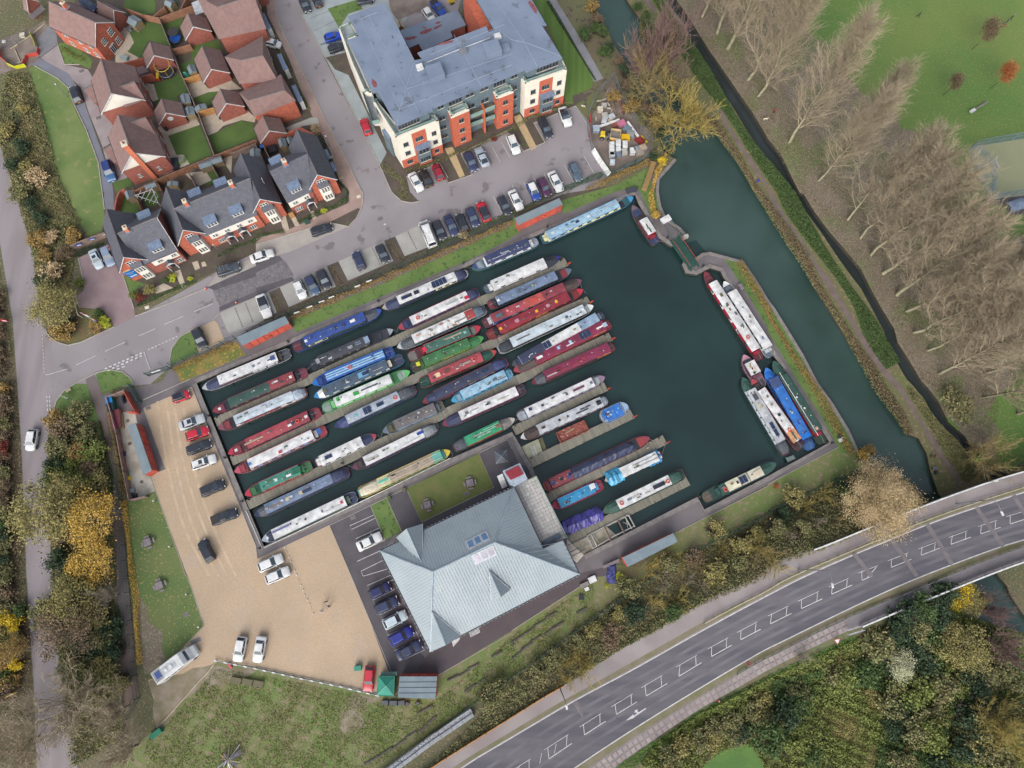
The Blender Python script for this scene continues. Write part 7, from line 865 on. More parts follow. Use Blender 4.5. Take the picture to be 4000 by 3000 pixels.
for i in range(90):
 x,y=r5.uniform(0,2212),r5.uniform(430,1700)
 if y<980-x*.42:continue
 if 380<x<1050 and y>930:continue
 spec.append(('33',x,y,r5.uniform(1.6,3.2),r5.choice(['dark','green','mix','moss','mix','olive','moss'])))
for i in range(34):
 x=r5.uniform(1150,2212);y=r5.uniform(1250,1700)+(2212-x)*.0
 if y>1660-(x-1150)*.62+60 and(not(x>1560 and y>1430)):spec.append(('23',x,min(y,1720),r5.uniform(1.5,2.6),r5.choice(['mix','brown','dark','mix','olive'])))
for x,y in((1900,1230),(2050,1150),(2150,1080),(1750,1330),(1600,1420),(1480,1480),(1350,1560),(2120,1230),(1960,1330)):spec.append(('23',x,y,1.9,r5.choice(['mix','dark','olive'])))
for x,y in((1200,330),(1350,260),(1450,350),(1100,430),(1300,450),(1500,180),(1250,560),(1500,480)):spec.append(('33',x,y,2.6,r5.choice(['dark','dark','green','mix'])))
many(spec,'bramble or scrub bush in the thicket below the main road','scrub bushes below the main road');many([('33',x,y,2.4,c_)for x,y,c_ in((1500,760,TWIGO),(1250,950,TWIGG),(1650,1100,TWIGM),(1900,950,TWIGM),(1450,1250,TWIGO),(1750,1350,TWIGO),(300,720,TWIGG),(650,700,TWIGO),(1200,1500,TWIGO),(1950,1580,TWIGY),(2150,850,TWIGO),(1850,700,TWIGY))],'bare twiggy bush in the thicket below the main road','bare bushes below the main road','twig')
many(spots('20 280,24 296,72 316,116 256,124 296,104 340,168 368,212 392,248 392,296 412,372 352,336 432,332 480,384 496,424 512,460 452,420 316,180',('autumn','brown','green','dark','mix'),1.2,1.9),'shrub on the west bank of the canal beside the compound','shrubs on the west canal bank');many([('20',1150,150,1.3,'green'),('20',1080,60,1.2,'green'),('20',1180,230,1.4,'green'),('20',1290,300,1.6,'mix')],'green shrub on the towpath strip at the top','shrubs on the towpath strip')
for lab,t_,x,y,rad,c_ in(('round yellow green bush under the flag by the plum driveway','01',905,1130,1.25,'lime'),('round dark green bush beside the flag by the plum driveway','01',850,1050,1.1,'green'),('clipped round bush on the marketing house corner','01',1165,895,.95,'moss'),('red brown low shrub beside the clipped round bush','01',1215,920,.95,'red'),('feathery light green shrub on the left rim of the plum driveway','01',690,790,1.1,'moss'),('olive green shrub against the marketing house bay window','01',1300,850,1.2,'olive'),('dark round shrub by the left house front path','01',1440,760,.9,'green'),('variegated yellow shrub right of the dark round one','01',1495,745,.8,'lime'),('little lime bush in front of the left house porch','01',1648,745,.5,'lime'),('bright yellow green bush by the corner house bay','B',1500,1335,.65,'lime'),('dry straw coloured grass clump by the corner house','B',1370,190,1.1,'tan'),('yellow bush on the point of land above the swing bridge','21',1250,200,.9,'gold'),('bright lime bush beside the slipway path and the blue heap','23',920,15,.9,'lime'),('small yellow bush on the grass below the lime bush','23',825,90,.5,'lime'),('grey straw shrub in the hedge below the camper van','11',1790,380,1.0,'tan'),('yellow bush at the north end of the canal wall','20',1290,1400,1.0,'yellow'),('green climber heap on the riverside end of the hoarding','20',1220,1350,1.0,'dark'),('amber bush at the end of the east quay hedge','32',815,620,1.2,'gold'),('tall thin ochre shrub at the end of the east quay hedge','32',865,580,1.1,'autumn'),('narrow yellow tree behind the flats courtyard','10',1690,20,.8,'yellow'),('orange leaved bush on the south east grass','32',70,890,.5,'orange'),('round brown bush in the front bed of the apartment block','10',2060,1200,.7,'red')):bush_at(lab,t_,x,y,rad,c_,None)
def hedge(label,s,w_,h,cols,dens=70,lsize=.1,name='hedge',kind=None):
 pts=resample(pp(s),.5);n=int(len(pts)*.8*dens);k=rg.integers(0,len(pts)-1,n);f=rg.random(n);A=np.array([tuple(p)for p in pts]);c=A[k]*(1-f[:,None])+A[k+1]*f[:,None];d=A[k+1]-A[k];d/=np.linalg.norm(d,axis=1,keepdims=True);nn=np.stack([-d[:,1],d[:,0],0*d[:,0]],1);ph=c[:,:1]*.9+c[:,1:2]*.7;hh=h*(.65+.35*np.sin(ph*1.3)*np.cos(ph*.37+1));u=rg.uniform(-1,1,(n,1));c=c+nn*u*w_/2*(.8+.3*np.sin(ph));c[:,2]=rg.random(n)**.6*hh[:,0]*(1-np.abs(u[:,0])**3*.5)
 me=leaf_mesh(name,c,lsize,LF[cols]);return obj(name,me,label=label,cat='hedge',kind=kind)
hedge('autumn coloured hedge beside the green fence along the north quay lawn','11 116,440 280,370 460,294 600,234 740,172 885,107',1.5,1.0,'autumn',95);hedge('autumn coloured hedge above the north east quay lawn','20 256,658 344,618 476,560',1.4,1.1,'autumn',95);hedge('golden brown hedge between the gate and the gravel bay','01 600,618 680,580 732,556 804,528',1.6,.9,'autumn',80);hedge('green strip of weeds along the hedge row car park','11 624,184 720,140 885,72 21 48,52 20 180,656 312,600',1.2,.5,'green',60)
hedge('golden hedge between the leafy path and the yard lawn','02 428,404 438,460 452,580 460,664 03 472,80 478,200 486,304',1.1,1.1,'gold',85);hedge('rusty low hedge behind the yard fence under the service slab','02 394,24 376,80 390,160 412,260 432,384',.7,.8,'autumn',70);hedge('yellow brown hedge along the east quay lawn beside the canal','21 778,240 800,272 840,340 885,416 31 8,440 48,500 80,560 132,640 32 176,40 224,132 260,200 288,240',1.7,1.1,'autumn',110)
hedge('yellow edged hedge down the canal wall beside the north quay corner','20 532,532 516,568 500,600 484,656 21 478,16 488,72 502,94',1.1,1.0,'gold',80);hedge('low clipped hedge between the striped lawn and the riverside path','20 124,8 192,120 248,212 288,280',.6,.7,'dark',90);hedge('low planting in the bed below the cream corner of the flats','10 432,568 472,600 504,624 516,656 11 500,16 532,24',1.6,.5,'mix',70)
hedge('low bed planting along the south front of the flats','10 520,592 600,572 680,536 760,508 885,448 20 64,404 100,400 208,352',1.0,.5,'mix',60)
for i,s in enumerate(('11 60,356 88,416','11 260,256 296,324','11 460,176 500,240','11 100,416 280,340 480,260 520,228 624,192')):hedge('sparse brown planting in bed %s along the concrete bays'%('between the first and second group','between the second and third group','right of the third group','running behind all groups')[i],s,1.0,.35,'brown',36)
hedge('green planting in front of the terraced houses','01 472,396 560,356 624,328 680,308',.8,.45,'green',70);hedge('rows of low shrubs in the front gardens of the terraced houses on the right','01 752,224 820,188 880,172 11 12,152 100,136',.9,.5,'green',60);hedge('low shrubs by the corner house front','11 144,104 192,84 240,60 280,48 308,24',.9,.5,'green',60);hedge('heather like bed along the right side of the corner house','B 576,108 624,224 680,360 736,424 732,492',.9,.5,'dark',60)
hedge('shrubby front bed of the brown terrace along the estate road','10 24,72 52,104 100,200 124,256 160,332 188,384',.8,.5,'mix',50);hedge('green bed above the plum driveway','01 264,224 304,200 360,180',1.3,.8,'dark',90);hedge('green strip of ivy beside the leafy path','02 344,132 356,192 372,260 384,320 384,380',.9,.7,'green',90);hedge('green ivy strip lower down the leafy path','03 404,104 416,168 412,224 424,272',1.0,.7,'green',90)
hedge('hedge in front of the detached corner house','00 216,168 256,196 292,208',.8,.7,'moss',80)
def mass(name,s,n,size,hmax,cols,label,z0=0,clip=True,bump=.5):
 poly=[(p.x,p.y)for p in pp(s)];A=np.array(poly);lo_,hi=A.min(0),A.max(0);m=int(n*3);q=rg.uniform(lo_,hi,(m,2));ins_=np.zeros(m,bool)
 for i in range(len(A)):a,b=A[i-1],A[i];c1=(a[1]>q[:,1])!=(b[1]>q[:,1]);xx=(b[0]-a[0])*(q[:,1]-a[1])/(b[1]-a[1]or 1e-09)+a[0];ins_^=c1&(q[:,0]<xx)
 q=q[ins_][:n];f=np.sin(q[:,0]*bump+np.sin(q[:,1]*bump*.7)*1.5)*np.cos(q[:,1]*bump*.9+np.sin(q[:,0]*bump*.6));g=np.sin(q[:,0]*2.1+q[:,1]*1.3)*np.cos(q[:,1]*2.4-q[:,0]*.7);hh=np.clip(.5+.4*f+.25*g,.04,1)*hmax;z=z0+hh*rg.random(len(q))**.5+(zemb(q)if s[0]in '23' else 0);me=leaf_mesh(name,np.column_stack([q,z]),size,[LF[cols]]);return obj(name,me,label=label,cat='vegetation',kind='stuff')
hedge('green nettles and brambles between the towpath and the stream','20 492,-24 516,24 560,96 612,180 672,272 740,372 832,516 30 60,664 31 96,72 172,188 256,304 320,404 376,516 432,600',3.4,.6,'green',300,.15,'nettle_bank','stuff');REED='20 448,80 460,128 524,240 596,356 708,440 788,556 844,656 31 32,100 96,192 128,240 168,320 204,380 256,456 300,532 344,600 32 384,12 424,64 460,116 488,172';hedge('tan reeds and dead grass along the canal edge of the towpath',REED,1.5,.8,'brown',90,.15,'reed_bank','stuff')
hedge('olive weeds among the reeds of the towpath edge',REED,2.4,.6,'mix',90,.15,'bank_weeds','stuff');mass('stream_bank_scrub','32 480,8 536,52 572,112 616,160 656,200 696,256 740,316 680,340 616,256 576,184 532,104 484,36',9000,.14,.5,'mix','rough growth between the lower towpath and the stream');mass('wood_floor','20 600,40 680,172 780,316 872,456 30 0,480 80,608 31 160,68 256,188 352,328 436,472 484,576 532,656 32 588,40 680,160 760,224 800,80 31 760,600 600,360 480,200 320,40 30 160,440 20 840,200 720,0 640,-80',26000,.13,.35,'brown','fallen leaves and dead stems under the poplars')
mass('left_bank_scrub','00 24,256 104,256 132,340 168,460 208,620 228,664 01 280,104 256,168 256,256 240,340 132,344 116,224 80,92 56,0 00 52,664 24,576 0,496 0,360',26000,.16,.9,'mix','brambles and dead grass on the bank between the lane and the verge lawn');mass('left_bank_dead_stems','00 40,256 80,280 132,460 180,600 200,664 01 240,100 200,120 132,0 00 100,560 80,400',12000,.14,.6,'tan','pale dead stems beside the blue ditch')
mass('thicket_undergrowth','02 184,112 340,128 384,320 396,664 03 404,160 424,400 432,560 248,664 240,480 212,360 192,200 188,60 02 180,664 168,360',30000,.17,1.2,'mix','dark undergrowth between the lane and the leafy path');RU_='22 600,588 885,440 32 0,436 304,296 360,280 460,332 524,408 156,574 0,624 22 885,648 23 860,4 632,106 496,190 380,250 280,316 200,368 160,384 0,484 13 600,656 760,500 885,376 23 0,348 288,132 440,16 22 520,632'
mass('roadside_undergrowth',RU_,60000,.17,.9,'mix','dead stems and brambles between the green fence and the main road',bump=.4);mass('roadside_dead_leaves',RU_,20000,.14,.6,'brown','brown dead leaves in the roadside thicket');mass('lower_thicket_undergrowth','23 500,576 636,476 760,408 885,340 33 104,288 272,208 320,188 440,128 600,60 680,132 885,200 885,720 0,688 23 852,624 820,580 760,588 680,632 624,688 440,656',80000,.19,1.4,'moss','dense brambles and scrub below the main road',bump=.35)
mass('lower_thicket_dark','33 0,352 280,300 520,160 600,200 720,360 760,560 885,680 360,680 400,400 240,360 0,500',30000,.18,1.8,'green','dark green growth in the hollow below the road',bump=.5);mass('reed_patch','33 168,460 240,420 360,384 408,440 416,560 400,664 260,664 224,560',34000,.13,.8,'olive','straw coloured dead reeds in the lower right corner',bump=.5);mass('grass_bank','23 348,664 500,564 636,470 760,402 885,329 33 0,330 104,276 264,196 276,224 120,304 0,352 23 885,352 760,436 648,504 520,592 420,664',26000,.11,.3,'grass','bright green grass bank beside the slabbed footway')
RT_='03 520,540 572,516 748,320 13 0,340 420,424 620,432 23 0,208 280,24 288,132 13 885,352 600,560 360,680 03 480,680';mass('rough_tufts',RT_,36000,.12,.28,'moss','uneven grass tufts on the rough field below the gravel yard',bump=.8);mass('far_left_growth','01 -120,120 0,280 24,400 48,600 02 56,0 72,240 76,360 88,664 03 96,80 112,360 124,664 -120,664 02 -120,320',26000,.16,.9,'brown','brown hedge bottom on the far left of the lane')
mass('lawn_litter','02 444,412 540,376 560,440 644,664 03 706,172 636,244 500,340 472,200 02 452,560',5000,.07,.06,'gold','small yellow leaves lying on the yard lawn')
# gardens
GL_=mat('garden_lawn',(70,98,40),(84,110,46),sc=.3,fine=.12)
for s in('00 428,120 496,76 554,82 588,160 516,140 496,176 492,200 476,202 442,178 466,148 436,136','00 424,24 444,-32 516,-32 540,12 536,48 492,52','00 532,290 544,288 612,264 628,248 648,320 612,332 616,352 560,344 540,360 530,356 548,344 534,304','00 582,468 690,432 734,536 656,568 636,536 610,536','00 720,474 836,416 856,424 10 -20,396 4,476 00 744,532','00 664,340 736,316 760,312 784,298 796,304 732,340 736,356 716,372 704,356 676,356','00 664,160 756,138 766,174 680,248 688,260 632,276 624,224 660,208','00 560,78 636,56 624,96 640,136 600,160 592,148 576,120','A 748,224 852,192 885,208 856,248 872,256 800,296 768,280','A 196,468 224,360 240,392 272,424 316,408 332,460 296,504','00 392,632 440,616 452,624 460,640 400,664','A 296,360 344,344 400,328 464,340 472,368 440,432 380,440 352,392'):S_('garden_lawn',s,5,GL_)
for s in('00 496,288 532,292 548,344 530,352 504,320','00 536,456 556,432 680,412 692,432 582,470 610,536 636,536 656,568 568,604 560,532','00 636,276 688,260 704,288 720,306 772,288 796,276 836,308 720,320 668,340','00 684,388 740,372 760,416 852,380 885,408 880,424 836,416 772,436 752,456 716,472','00 400,200 408,108 424,88 444,104 464,148 442,180 480,200 464,216 400,218','00 636,600 712,592 732,624 688,644','00 760,540 804,528 800,600','01 532,332 568,316 600,332 540,352','01 604,276 624,268 644,328 628,333','01 664,244 684,238 692,264 676,272','01 696,244 708,240 716,256 700,260','B 520,544 540,536 556,580 536,592','B 620,232 648,216 656,228 628,240','B 680,352 708,336 712,352 684,362','11 80,76 100,72 116,132 96,136','11 116,80 132,76 152,116 136,120'):S_('patio',s,5,G_PATIO)
S_('garden_drive','00 432,244 496,228 516,248 448,272',5,G_DRIVE);S_('garden_drive','B 376,60 524,0 560,0 572,36 480,48 400,80',5,G_CONC);BW=[('brick garden wall beside the detached house drive, upper one','00 416,221 496,202','red'),('brick garden wall beside the detached house drive, lower one','00 452,276 528,256','red'),('brick boundary wall behind the corner house','B 368,93 464,59 538,97','r'),('curved brick boundary wall at the end of the side road','A 154,468 160,420 172,372 190,332 224,316','r')]
for lab,s,_ in BW:pts=resample(pp(s,1.8),2);t=thing('brick_wall',lab,'wall',(pts[0].x,pts[0].y,0));q=M();ribbon([V3(p.x,p.y,0)for p in pts],.24,0,1.8,q);q.build('wall',BRICK,t);q=M();ribbon([V3(p.x,p.y,1.8)for p in pts],.3,0,.08,q);q.build('coping',BRICKD,t)
G_='garden fences'
for lab,s,m_ in(('long garden fence dividing the back gardens from top to bottom','00 550,66 588,160 618,240 660,332 692,412 740,538',FENCEG),('angled garden fence behind the detached house shed','00 432,28 492,50 550,62 664,20',FENCE),('short fence running off the top of the gardens','00 530,56 568,24 576,-16',FENCE),('short fence at the top between two sheds','00 624,32 648,-16',FENCE),('brown fence closing the two square lawns, right part','00 740,538 885,482 10 12,474',FENCE),('brown fence closing the left square lawn','00 460,662 572,608 740,538',FENCE),('orange fence above the crazy paved patio','00 636,273 689,256',FENCEO),('orange fence above the cream slabbed patio','00 683,387 740,371',FENCEO),('garden fence left of the white pergola','A 277,308 308,384 338,460',FENCE),('garden fence right of the white pergola','A 432,249 476,324',FENCE),('garden fence beside the gravelled square garden','A 662,198 716,298',FENCEG),('slim fence between the two lower lawns','A 800,100 869,233',FENCEG),('slim fence along the narrow alley left of the corner house','B 200,149 248,248 288,328 352,452',FENCEG),('short fence beside the blue topped bin','B 248,160 290,247',FENCEG),('striped fence around the shed behind the long terrace','B 60,206 204,149',FENCEG),('wall like fence beside the folded blue trampoline','00 590,172 656,154',FENCE),('fence between the marketing house and its neighbour','B 394,554 416,544',FENCEO),('timber fence behind the plum driveway with three small blue signs','01 240,185 308,158 358,140',FENCEG)):f_=fence(lab,s,1.8,m_,group=G_,fplane=1.8)
for x,y in((680,452),(795,402),(888,362)):p=P('01',x,y,1.3);t=thing('fence_sign',{680:'blue and white sign on the fence, leftmost of three',795:'blue and white sign on the fence, middle of three',888:'blue and white sign on the fence, nearest the slate roof'}[x],'sign',tuple(p),R(22));pt('board',M().box((0,-.12,0),(1.0,.04,.6)),paint(JY),t);pt('white_band',M().box((0,-.15,-.1),(.8,.03,.2)),WHITE,t)
SHW=flat(QY);SHN='small garden sheds with blue grey roofs'
def gshed(lab,t_,p1,p2,rb,ze=1.75,zr=2.25,length=None):t=thing('garden_shed',lab,'shed',(*xy(P(t_,*p1,ze)),0),group=SHN);wing(t,t_,p1,p2,rb,ze,zr,SHW,FELT,trim=None,over=.1,length=length)
for a in(('garden shed with pink walls behind the detached house','00',(1165,235),(1225,170),(1095,160)),('garden shed at the top between two fences','00',(1475,65),(1512,12),(1412,18)),('upper of the two sheds beside the target garage','00',(1572,905),(1650,885),(1580,805)),('lower of the two sheds beside the target garage','00',(1605,1005),(1685,985),(1620,915)),('low shed against the fence above the cream patio','00',(1695,972),(1790,930),(1725,895)),('shed beside the long fence above the crazy paving','00',(1640,645),(1705,620),(1650,550)),('left of the paired sheds below the square lawn','00',(1728,1462),(1712,1408),(1815,1385)),('right of the paired sheds below the square lawn','00',(1818,1425),(1803,1372),(1905,1345)),('shed behind the white pergola','A',(930,800),(905,712),(1090,690)),('shed inside the curved brick wall','A',(600,975),(732,925),(640,790)),('shed tucked behind the slate roof beside the pergola','A',(1290,735),(1480,735),(1370,640)),('shed behind the right end of the long slate terrace','B',(430,575),(580,560),(420,440)),('shed against the garage wall behind the corner house','B',(862,432),(968,400),(850,290)),('shed partly under the corner house slate roof','B',(985,380),(1060,350),(970,270))):gshed(*a)
p=P('00',1450,640);t=thing('trampoline','round trampoline with a yellow ring and a dark net','trampoline',(p.x,p.y,0));inst('safety_ring',ring_mesh('safety_ring',1.55,.06,paint(JJ)),t,(0,0,2.6));inst('bed_rim',ring_mesh('bed_rim',1.5,.1,paint(XS)),t,(0,0,.8));inst('jump_mat',cyl_mesh('jump_mat',1.42,.03,20,DARK),t,(0,0,.8))
for i in range(6):a=i*1.047;pt('net_pole',M().tube([(cos(a)*1.55,sin(a)*1.55,0),(cos(a)*1.6,sin(a)*1.6,1.6),(cos(a)*1.55,sin(a)*1.55,2.6)],.04,5),paint(JJ),t)
p=P('00',1525,345);t=thing('trampoline','dark covered trampoline with a bright blue patch beside the garage','trampoline',(p.x,p.y,0));inst('bed_rim',ring_mesh('bed_rim_b',1.3,.12,DARK),t,(0,0,.8));inst('jump_mat',cyl_mesh('jump_mat_b',1.2,.04,18,paint(JY)),t,(.1,-.3,.82));inst('net',cyl_mesh('net',1.1,.05,18,DARK),t,(-.1,.6,1.6))
for i in range(5):a=i*1.256;inst('net_pole',M().tube([(cos(a)*1.3,sin(a)*1.3,0),(cos(a)*1.2,sin(a)*1.2,1.7)],.04,5).mesh('net_pole_b',[DARK]),t)
t=thing('pergola','white wooden pergola frame behind the marketing house','pergola',placeof('A',950,950))
for s in('A 294,360 378,332 414,316','A 296,358 454,412','A 416,318 455,412'):q=M();a=pp(s,2.3);q.tube(a,.06,4);q.build('beam',WHITE,t)
for s in('A 338,325 310,380','A 379,313 338,389','A 420,297 367,399','A 437,331 396,409','A 454,365 423,418'):M().tube(pp(s,2.42),.05,4).build('rafter',WHITE,t)
for x,y in((740,898),(1038,795),(1135,1028)):p=P('A',x,y,2.3);M().box((p.x,p.y,1.15),(.12,.12,2.3)).build('post',WHITE,t)
def boxthing(name,lab,cat,t_,x,y,d,c_,rz=20,z=0,group=None,taper=1.0,lid=None):
 p=P(t_,x,y,z);t=thing(name,lab,cat,(p.x,p.y,z),R(rz),group);pt('body',M().box((0,0,d[2]/2),d,0,0,taper),paint(c_),t)
 if lid:pt('lid',M().box((0,0,d[2]+.05),(d[0]*1.04,d[1]*1.04,.1)),paint(lid),t)
 return t
boxthing('barbecue_cover','black covered barbecue on the patio beside the square lawn','barbecue','A',1445,380,(1.6,2.4,1.1),QB,10,taper=.85);boxthing('garden_table','small grey garden table between two lime green chairs','table','A',1560,310,(1.0,.9,.7),QE,15)
for x,y,w in((1522,340,'left'),(1602,308,'right')):t=boxthing('garden_chair','lime green garden chair %s of the patio table'%w,'chair','A',x,y,(.45,.6,.45),(120,226,60),15);pt('backrest',M().box((.2 if w=='right' else-.2,0,.7),(.06,.6,.5)),paint((120,226,60)),t)
boxthing('wheelie_bin','blue lidded bin in the alley behind the corner house','bin','B',622,455,(.6,.7,1.0),QB,25,lid=JF);boxthing('wheelie_bin','dark wheelie bin below the target garage','bin','00',1440,1120,(.6,.9,1.0),QN,60,lid=QN);boxthing('covered_furniture','dark covered furniture behind the corner house dormer','garden furniture','B',768,480,(1.5,1.5,.9),QB,25);boxthing('covered_furniture','grey tarpaulin heap beside the paired sheds','garden furniture','00',1672,1465,(1.3,1.1,.6),QH,25,taper=.7)
boxthing('playhouse','mint green toy tent beside the orange fence','playhouse','00',1607,655,(1.3,1.0,1.0),(120,220,190),15,taper=.3);boxthing('toy_slide','red and yellow toy slide next to the trampoline','toy','00',1378,680,(.5,1.3,.9),JI,10,lid=JJ);boxthing('satellite_box','small green kerb cabinet by the terraced houses footway','cabinet','11',447,270,(.9,.5,1.0),QK,20);boxthing('patio_table','round grey table beside the pink walled shed','table','00',1128,262,(.9,.9,.7),(120,126,134),20)
boxthing('patio_set','pale table set against the brick wall of the detached house','table','00',1082,512,(1.6,.8,.7),XK,-10)
# picnic tables
PW=mat('grey_weathered_timber',(150,138,146),(132,122,130),sc=2,fine=.12)
for lab,t_,x,y,rz in(('picnic table on the terrace lawn, nearer the stair tower','12',1848,855,15),("picnic table on the terrace lawn, nearer the metal roof's entrance gable",'12',1480,1045,20),('picnic table on the yard lawn, upper one','02',1272,1368,25),('picnic table on the yard lawn, lower one','03',1375,82,28)):
 p=P(t_,x,y,.7);t=thing('picnic_table',lab,'picnic table',(p.x,p.y,.06),R(rz),'square picnic tables with four benches');q=M()
 for i in range(6):q.box((0,-.5+i*.2,.74),(1.2,.18,.05))
 pt('tabletop',q,PW,t)
 for i in range(4):a=i*PI2;pt('bench_seat',M().box((0,0,.44),(.85,.28,.05)),PW,t,(cos(a)*.98,sin(a)*.98,0),a+PI2)
 for i in range(4):a=i*PI2+.785;pt('leg',M().tube([(cos(a)*.75,sin(a)*.75,0),(cos(a)*.3,sin(a)*.3,.7)],.05,4),PW,t)
 pt('frame',M().box((0,0,.36),(2.0,.08,.08)).box((0,0,.36),(.08,2.0,.08)),PW,t)
def bench(lab,t_,x,y,rz,L=1.6):
 p=P(t_,x,y,.4);t=thing('bench',lab,'bench',(p.x,p.y,.06),R(rz));q=M()
 for i in range(3):q.box((0,-.15+i*.16,.44),(L,.13,.05))
 pt('seat',q,PW,t);pt('backrest',M().box((0,.24,.75),(L,.05,.1)).box((0,.24,.6),(L,.05,.1)),PW,t)
 for s in(-1,1):pt('leg',M().box((s*L*.42,0,.22),(.07,.4,.44)),PW,t)
bench('bench in front of the north east red store','21',275,225,25);bench('long brown bench at the end of the south quay store','22',855,1555,25,3);bench('pale bench on the quay path beside the east grass strip','21',1975,820,-60,1.2);p=P('12',2120,628,2.4);t=thing('parasol','open square parasol frame on the dark quay terrace','parasol',(p.x,p.y,.05),R(10));q=M();c=0,0,2.7
for i in range(4):a=(-1.1,1.1)[i in(1,2)],(-1.1,1.1)[i>1];q.tube([c,(a[0],a[1],2.2)],.03,4)
pt('ribs',q,flat(QP),t);q=M();cs=[(-1.1,-1.1,2.2),(1.1,-1.1,2.2),(1.1,1.1,2.2),(-1.1,1.1,2.2)]
for i in range(4):q.face([cs[i],cs[(i+1)%4],(0,0,2.68)])
pt('canopy',q,flat(QF),t);pt('pole',M().tube([(0,0,0),(0,0,2.7)],.04,6),STEEL,t)
# green mesh fence, gates
GRN=paint(QK)
def meshfence(lab,s,h=2.0,m_=None,base=0,step=2.5,name='mesh_fence',group='green mesh fences round the marina',wires=True):
 m_=m_ or GRN;pts=pp(s);t=thing(name,lab,'fence',tuple(pts[0]),group=group)
 for a,b in zip(pts,pts[1:]):
  L=(b-a).length;n=max(1,round(L/step));an=atan2(b.y-a.y,b.x-a.x);key='mp%.2f_%.1f%s'%(L/n,h,m_.name);me=bpy.data.meshes.get(key)
  if not me:
   q=M();w_=L/n
   for z in(.1,h*.5,h):q.box((0,0,z),(w_,.04,.04))
   k=int(w_/.22)
   for i in range(k):q.box((-w_/2+(i+.5)*w_/k,0,h/2),(.02,.02,h))
   me=q.mesh(key,[m_])
  pm=bpy.data.meshes.get('mfpost%.1f%s'%(h,m_.name))or M().box((0,0,h/2),(.08,.08,h+.1)).mesh('mfpost%.1f%s'%(h,m_.name),[m_])
  for i in range(n):inst('mesh_panel',me,t,a.lerp(b,(i+.5)/n)-pts[0],an)
  for i in range(n+1):inst('post',pm,t,a.lerp(b,i/n)-pts[0])
 return t
meshfence('green mesh fence behind the north quay lawn','01 594,602 816,508 11 116,429 348,326 592,218 885,94');meshfence('green mesh fence below the hedge row of cars','20 172,664 344,602 508,532');meshfence('green mesh fence along the leafy path, upper part','02 412,280 422,400 442,664');meshfence('green mesh fence along the leafy path, lower part','03 445,8 460,200 474,340 483,420 444,492');meshfence('green mesh fence below the marina building','13 448,664 760,432 23 0,348 288,138 472,12 22 600,592')
meshfence('green mesh fence south of the basin up to the canal','22 600,592 885,448 32 0,438 316,294');meshfence('short green fence standing out over the canal','32 308,222 336,218',1.6)
for x,y in((975,765),(875,810),(650,905),(565,943),(460,990),(350,1038)):p=P('11',x,y,1.3);t=thing('fence_notice','small white notice board on the green quay lawn fence, %s from the right'%ORD[[975,875,650,565,460,350].index(x)],'sign',tuple(p),R(24),'white notice boards on the green fence');pt('board',M().box((0,-.08,0),(1.1,.03,.5)),WHITE,t);pt('clip',M().box((0,0,0),(.1,.1,.1)),GRN,t)
def gate(lab,s,sign):
 a,b=pp(s);L=(b-a).length;t=thing('gate',lab,'gate',tuple(a),atan2(b.y-a.y,b.x-a.x));q=M()
 for z in(.15,1.9):q.box((L/2,0,z),(L,.07,.07))
 pt('frame',q,GRN,t);q=M();n=int(L/.16)
 for i in range(n):q.box(((i+.5)*L/n,0,1.0),(.035,.035,1.8))
 o=pt('bars',q,GRN,t);o['kind']='stuff'
 for x in(0,L):pt('gate_post',M().box((x,0,1.05),(.16,.16,2.1)),GRN,t)
 if sign:pt('name_board',M().box((L*.45,-.06,1.3),(1.6,.03,.5)),WHITE,t)
gate('open green gate leaf with a white board at the marina entrance','01 516,636 592,612',True);gate('open green gate leaf beside the service yard corner','02 460,8 490,63',False)
# service yard
fence('weathered timber fence along the left of the service slab','02 366,46 380,94 400,172 424,300 444,402 498,388',1.8,FENCEG,group='timber fences round the service yard',fplane=1.8);fence('timber fence across the top of the service yard','02 367,45 427,21',1.8,FENCEG,group='timber fences round the service yard',fplane=1.8)
for lab,s in(('bright orange red screen wall at the top of the service yard','02 425,22 466,97'),('short orange red screen wall end at the service yard','02 466,97 434,95')):
 pts=[V3(p.x,p.y,0)for p in pp(s,1.9)];t=thing('timber_screen',lab,'screen',tuple(pts[0]));L=(pts[1]-pts[0]).length;n=int(L/.6);an=atan2(pts[1].y-pts[0].y,pts[1].x-pts[0].x)
 for i in range(n):pt('board_panel',M().box((0,0,.95),(L/n-.03,.1,1.9)),SHED,t,(pts[1]-pts[0])*((i+.5)/n),an)
boxthing('waste_container','large bin with a bright blue lid in the service yard corner','bin','02',975,150,(1.4,1.1,1.3),(44,130,84),-70,lid=(30,140,224));boxthing('waste_container','large bin with a dark lid below the blue lidded one','bin','02',985,212,(1.4,1.1,1.3),JW,-70,lid=QB);boxthing('parked_scooter','dark scooter under the orange red screen','scooter','02',1075,135,(.5,1.6,.9),QB,20,taper=.6)
boxthing('timber_bunker','open wooden bunker filled with logs in the service yard','bunker','02',1025,310,(1.6,3.2,1.0),QQ,15,lid=QV);boxthing('pallet_stack','brown stacked pallets at the service yard edge','pallets','02',1055,330,(.8,2.6,.5),QY,15);boxthing('green_box','small green box against the service yard fence','box','02',1103,775,(.6,.6,.7),JT,10);boxthing('yellow_machine','yellow pump trolley against the service yard fence','machine','02',1118,818,(.9,.8,.6),JJ,10,taper=.7)
boxthing('water_tank','grey drum among the clutter at the foot of the service slab','tank','02',1155,925,(.7,.7,.8),QG,10);boxthing('dark_barrel','dark machinery heap at the foot of the service slab','machinery','02',1160,970,(1.4,.7,.5),QB,20,taper=.7);boxthing('blue_crate','dark blue crates leaning on the service yard fence','crate','02',1080,605,(.5,.8,.6),QC,10)
